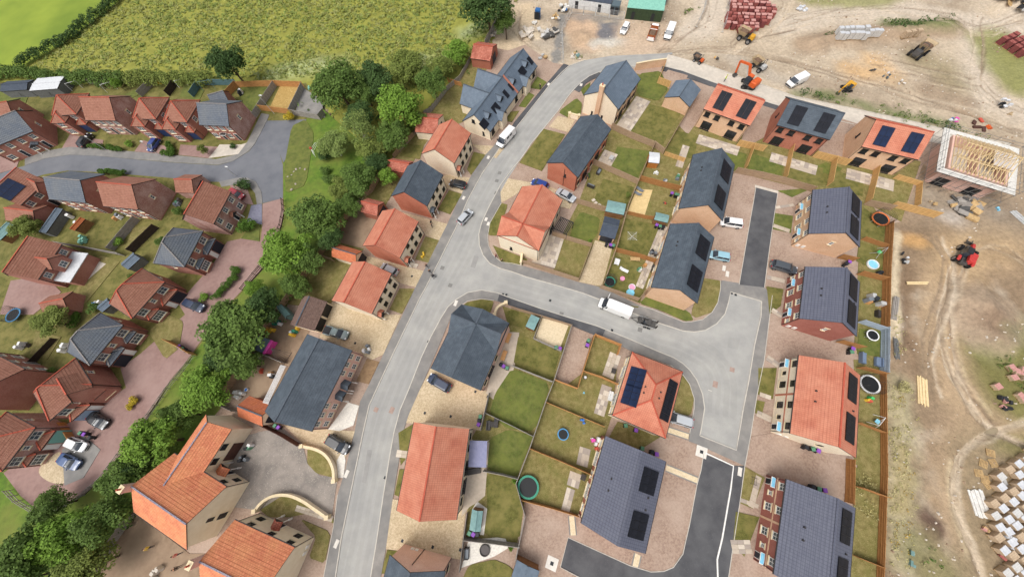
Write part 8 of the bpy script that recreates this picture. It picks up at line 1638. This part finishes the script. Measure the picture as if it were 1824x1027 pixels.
# clothes airer, play tent, stepping stones, boulders, railing
p = G(1122, 428); o = thing('clothes_airer', 'rotary clothes airer open on the lawn', 'airer', (p.x, p.y, LZ)); b = MB(); b.cyl((0, 0, 0), (0, 0, 1.7), .03, n=6); b.build('pole', 'steel_pale', o)
for k in range(4): a = 1.57*k+.5; b = MB(); b.cyl((0, 0, 1.5), (1.3*math.cos(a), 1.3*math.sin(a), 1.75), .025, n=5); b.build('arm', 'plastic_white', o)
for q in (.5, .85, 1.2):
    for k in range(4): a, c = 1.57*k+.5, 1.57*(k+1)+.5; b = MB(); b.bar((q*math.cos(a), q*math.sin(a), 1.5+.2*q), (q*math.cos(c), q*math.sin(c), 1.5+.2*q), .012); b.build('line', 'plastic_white', o)
p = G(501, 640); o = thing('climbing_net_frame', 'dark pyramid climbing net in the play yard', 'climbing frame', (p.x, p.y, .1), R(55))
for k in range(8): b = MB(); b.cyl((-1.7+k*.5, -1.2, 0), (1.4, 1.2, 2.6), .025, n=5); b.build('rope', 'iron', o)
b = MB(); b.cyl((1.4, 1.2, 0), (1.4, 1.2, 2.6), .05, n=6); b.build('mast', 'iron', o); b = MB(); b.cyl((-1.8, -1.2, .1), (2.0, -1.2, .1), .04, n=6); b.build('base_bar', 'iron', o)
for i, px in enumerate([(1057, 357), (1061, 362), (1067, 366), (1073, 370), (1079, 373)]):
    p = G(*px); o = MB(); o.box((0, 0, .03), (.75, .6, .07), rz=.4+i*.2); tag(o.build('stepping_stone', 'slab_c', None, (p.x, p.y, .11)), 'pale stepping stone curving across the lawn by the green-felted shed', 'stone', 'stepping stones by the green-felted shed')
for i, (px, py) in enumerate([(520, 312), (524, 306), (528, 302), (544, 302), (513, 315), (527, 328), (520, 338), (535, 300)]):
    p = G(px, py); s_ = random.uniform(.22, .4); b = MB(); b.loft([rrect(-s_, s_, s_*.7, 0, s_*.4), rrect(-s_*.9, s_*.8, s_*.6, s_*.5, s_*.4), rrect(-s_*.4, s_*.4, s_*.3, s_*.75, s_*.2)]); tag(b.build('boulder', 'slab_b', None, (p.x, p.y, .02), random.uniform(0, 3)), 'pale boulder lined up on the bright verge by the old road', 'boulder', 'boulders on the verge')
pts = [G(*q) for q in [(563, 280), (560, 272), (566, 262), (575, 259)]]; o = thing('white_railing', 'white pipe railing around the dark verge bushes', 'railing', pts[0])
for a, c in zip(pts, pts[1:]):
    for z in (.5, .95, 1.3): b = MB(); b.cyl(a-pts[0]+Vector((0, 0, z)), c-pts[0]+Vector((0, 0, z)), .04, n=6); b.build('rail', 'plastic_white', o)
    for q in (a, c): b = MB(); b.cyl(q-pts[0], q-pts[0]+Vector((0, 0, 1.3)), .04, n=6); b.build('post', 'plastic_white', o)
p = G(560, 272); o = thing('lifebuoy_post', 'orange lifebuoy housing on a post beside the white railing', 'lifebuoy', (p.x, p.y, .02)); b = MB(); b.cyl((0, 0, 0), (0, 0, 1.3), .05, n=6); b.build('post', 'plastic_white', o); b = MB(); b.cyl((0, -.12, 1.5), (0, .12, 1.5), .32, n=14); b.build('housing', 'plastic_red', o)
def lamp(label, base, top):
    a = G(*base); h = 6.0; best = min((( (G(*top, z/10).to_2d()-a.to_2d()).length, z/10) for z in range(30, 90)), key=lambda q: q[0]); h = best[1]; o = thing('street_lamp', label, 'lamp', (a.x, a.y, .08)); b = MB(); b.cyl((0, 0, 0), (0, 0, h), .08, .05, n=8); b.build('column', 'steel_pale', o); b = MB(); b.bar((0, 0, h), (.5, -.2, h+.1), .06); b.build('arm', 'steel_pale', o); b = MB(); b.loft([rrect(-.35, .35, .14, 0, .1), rrect(-.28, .28, .1, .12, .08)]); b.build('lantern', 'plastic_white', o, (.7, -.3, h+.06), -.4)
lamp('street lamp opposite the pale forecourt on the old road', (421, 314), (400, 297)); lamp('street lamp by the front hedges on the old road', (191, 268), (150, 243)); lamp('street lamp by the blue car on the old road', (284, 276), (253, 249)); lamp('street lamp by the turning head fence', (489, 203), (461, 170))
# manholes, gullies and patches in the street
mat('iron_cover', rgb((130, 128, 124)), rgb((116, 114, 110)), 3, rough=.7); mat('patch_pink', rgb((170, 146, 134)), rgb((150, 128, 118)), 1.5, 6, rough=.95); 
def cover(px, m='iron_cover', sx=.7, sy=.6, rz=60, z=.03, name='manhole_cover'):
    p = G(*px); b = MB(); b.box((0, 0, 0), (sx, sy, .02)); b.box((0, 0, .012), (sx*.8, sy*.8, .012)); o = b.build(name, m, None, (p.x, p.y, z), R(rz)); tag(o, kind='structure')
for px in [(698, 730), (802, 508), (788, 477), (1000, 559), (885, 322), (884, 344), (890, 308), (1140, 587), (1274, 684), (1304, 658), (670, 729)]: cover(px, 'patch_pink' if px in ((698, 730), (670, 729), (1274, 684), (1304, 658)) else 'iron_cover', 1.1 if px[0] in (698, 1274) else .8, .8)
for px in [(778, 608), (763, 608), (686, 850), (1090, 588), (1303, 522), (1310, 525), (980, 535), (896, 524), (902, 525), (757, 735), (803, 741), (717, 962), (771, 973), (820, 978), (734, 492), (633, 611), (869, 706), (847, 697), (826, 570), (829, 572)]: cover(px, 'bin_black', .45, .4, 60, .10 if px[0] not in (778, 763, 686) else .03, 'drain_cover')
for px, sx in [((826, 353), .9), ((870, 281), .9), ((870, 399), .9), ((866, 391), .9), ((977, 151), .9), ((812, 540), 1.2), ((600, 967), 1.2), ((618, 843), 1.2), ((1317, 839), 1.3), ((1289, 478), 1.2), ((1295, 488), 1.2), ((1035, 152), .9), ((1264, 695), .1)]: cover(px, 'cover_pale', sx, .6, 60, .14, 'service_cover')
for px in [(983, 1002), (1249, 804)]: cover(px, 'cover_pale', 1.7, 1.7, 60, .115, 'service_cover'); cover(px, 'bin_black', .5, .5, 60, .14, 'drain_cover')
for (a, c) in (((1187, 764), (1226, 777)), ((1186, 832), (1242, 855)), ((1018, 918), (1021, 952)), ((1136, 986), (1131, 1008))):
    q0, q1 = Vector(P2(*a)), Vector(P2(*c)); d = (q1-q0).normalized(); n = Vector((-d.y, d.x))
    for off, m, wd in ((0, 'gravel_pale', .8), (.5, 'asphalt_mid', .2), (-.5, 'asphalt_mid', .2)): ln = [(q0+n*off), (q1+n*off)]; tag(ribbon('parking_line', ln, m, wd, 0, .118 if off else .113, world=True), kind='structure')
p = G(1340, 855); o = thing('bicycle_stand', 'black steel bicycle stand on the paved front of the banded brick house', 'stand', (p.x, p.y, .15), R(60))
for s in (-.5, .5): b = MB(); b.bar((s, -.3, 0), (s, -.3, .8), .05); b.bar((s, .3, 0), (s, .3, .8), .05); b.bar((s, -.32, .8), (s, .32, .8), .05); b.build('hoop', 'iron', o)
for k in range(3): b = MB(); b.bar((-.5, -.3+.3*k, .4), (.5, -.3+.3*k, .4), .03); b.build('rail', 'iron', o)

# ---------------------------------------------------------------- people (bodies grown from a skeleton)
def cloth(n, top, legs, hair=(60, 46, 38), skin=(206, 160, 132)):
    m = bpy.data.materials.new(n); m.use_nodes = True; N = m.node_tree.nodes; L = m.node_tree.links; b = N['Principled BSDF']; b.inputs['Roughness'].default_value = .85
    g = N.new('ShaderNodeTexCoord'); s = N.new('ShaderNodeSeparateXYZ'); L.new(g.outputs['Object'], s.inputs[0]); r_ = N.new('ShaderNodeValToRGB'); r_.color_ramp.interpolation = 'CONSTANT'
    e = r_.color_ramp.elements; e[0].position = 0; e[0].color = (*rgb((40, 38, 38)), 1); e[1].position = .05; e[1].color = (*rgb(legs), 1)
    for ps, c in ((.47, top), (.81, skin), (.93, hair)): q = e.new(ps); q.color = (*rgb(c), 1)
    d = N.new('ShaderNodeMath'); d.operation = 'DIVIDE'; d.inputs[1].default_value = 1.78; L.new(s.outputs[2], d.inputs[0]); L.new(d.outputs[0], r_.inputs[0]); L.new(r_.outputs[0], b.inputs['Base Color']); MATS[n] = m; return m
def person(label, px, face, top, legs, stride=.18, hat=None, z=None, arms=.1, k=0):
    p = G(*px); q = G(*face); zz = z if z is not None else .12
    V = [(0, 0, .95), (0, 0, 1.15), (0, 0, 1.42), (0, 0, 1.52), (.02, 0, 1.62), (.02, 0, 1.74)]; E_ = [(0, 1), (1, 2), (2, 3), (3, 4), (4, 5)]; Rd = [(.15, .11), (.15, .11), (.17, .11), (.06, .06), (.09, .1), (.085, .09)]
    for s in (-1, 1):
        i = len(V); st = stride*s; V += [(0, s*.1, .92), (st*.6+.04, s*.1, .5), (st, s*.11, .09), (st+.16, s*.12, .05), (0, s*.2, 1.42), (-st*.5, s*.24, 1.15), (-st*.6+arms, s*.23, .92), (-st*.6+arms+.06, s*.22, .82)]
        E_ += [(0, i), (i, i+1), (i+1, i+2), (i+2, i+3), (2, i+4), (i+4, i+5), (i+5, i+6), (i+6, i+7)]; Rd += [(.1, .1), (.065, .065), (.045, .045), (.045, .04), (.075, .075), (.05, .05), (.038, .038), (.04, .03)]
    me = bpy.data.meshes.new('person'); me.from_pydata(V, E_, []); o = link('person', me, None, (p.x, p.y, zz), math.atan2(q.y-p.y, q.x-p.x)); me.materials.append(cloth('clothes_%d' % k, top, legs))
    md = o.modifiers.new('skin', 'SKIN'); 
    if not me.skin_vertices: me.skin_vertices.new(name='')
    for i, r_ in enumerate(Rd): me.skin_vertices[0].data[i].radius = r_
    me.skin_vertices[0].data[0].use_root = True; ss = o.modifiers.new('smooth', 'SUBSURF'); ss.levels = 1; ss.render_levels = 1
    tag(o, label, 'person')
    h = MB(); h.loft([[Vector((.02+.1*math.cos(a)*c, .095*math.sin(a)*c, zz2)) for a in [6.283*i/10 for i in range(10)]] for c, zz2 in ((1.02, 1.70), (1.0, 1.77), (.6, 1.83))]); h.build('hat' if hat else 'hair', hat or 'bark', o, smooth=True)
    return o
PEOPLE = [('person in dark clothes walking beside another on the pavement with a pushchair', (762, 476), (768, 490), (48, 46, 50), (42, 44, 54)), ('person in black walking with a pushchair past the junction', (768, 486), (775, 500), (30, 30, 34), (60, 62, 70)), ('person in dark top standing on the drive of the slate villa', (771, 405), (760, 410), (52, 48, 56), (40, 40, 46)), ('person in black crouching near a bag on the cream gravel drive', (770, 399), (780, 405), (26, 26, 30), (40, 40, 44)), ('person in maroon walking on the corner pavement', (884, 459), (895, 467), (120, 52, 66), (70, 60, 70)), ('person in black walking on the corner pavement', (895, 467), (884, 459), (34, 34, 40), (44, 46, 56)), ('site worker in bright yellow-green vest on the new road', (1289, 146), (1300, 150), (196, 222, 70), (60, 66, 80)), ('worker in yellow jacket in the dirt yard', (275, 971), (290, 980), (222, 190, 80), (60, 58, 60)), ('worker in dark clothes bending in the dirt yard', (326, 1006), (340, 1000), (70, 56, 50), (56, 50, 48)), ('worker in a red and white top by the orange roof corner', (325, 983), (335, 990), (206, 120, 110), (70, 70, 74)), ('person in dark clothes outside the bungalow garden path', (962, 160), (955, 165), (36, 36, 42), (40, 42, 50))]
for k, a in enumerate(PEOPLE): person(*a, k=k, stride=.22 if 'walk' in a[0] else .06, hat='hi_vis' if 'worker' in a[0] and 'site' in a[0] else None)
p = G(772, 492, .4); o = thing('pushchair', 'dark pushchair on the pavement beside the two walkers', 'pushchair', (p.x, p.y, .12), R(-60)); b = MB(); b.loft([rrect(-.3, .25, .22, .45, .1), rrect(-.35, .3, .26, .75, .1)]); b.build('seat', 'bin_black', o); b = MB(); b.loft([rrect(-.35, 0, .26, .75, .1), rrect(-.28, -.05, .22, 1.0, .1)]); b.build('hood', 'iron', o)
for s in (-1, 1): b = MB(); b.bar((-.6, s*.22, 1.0), (.35, s*.22, .2), .04); b.build('frame_tube', 'iron', o)
wheels(o, (.3, -.3), .3, .13, .06)
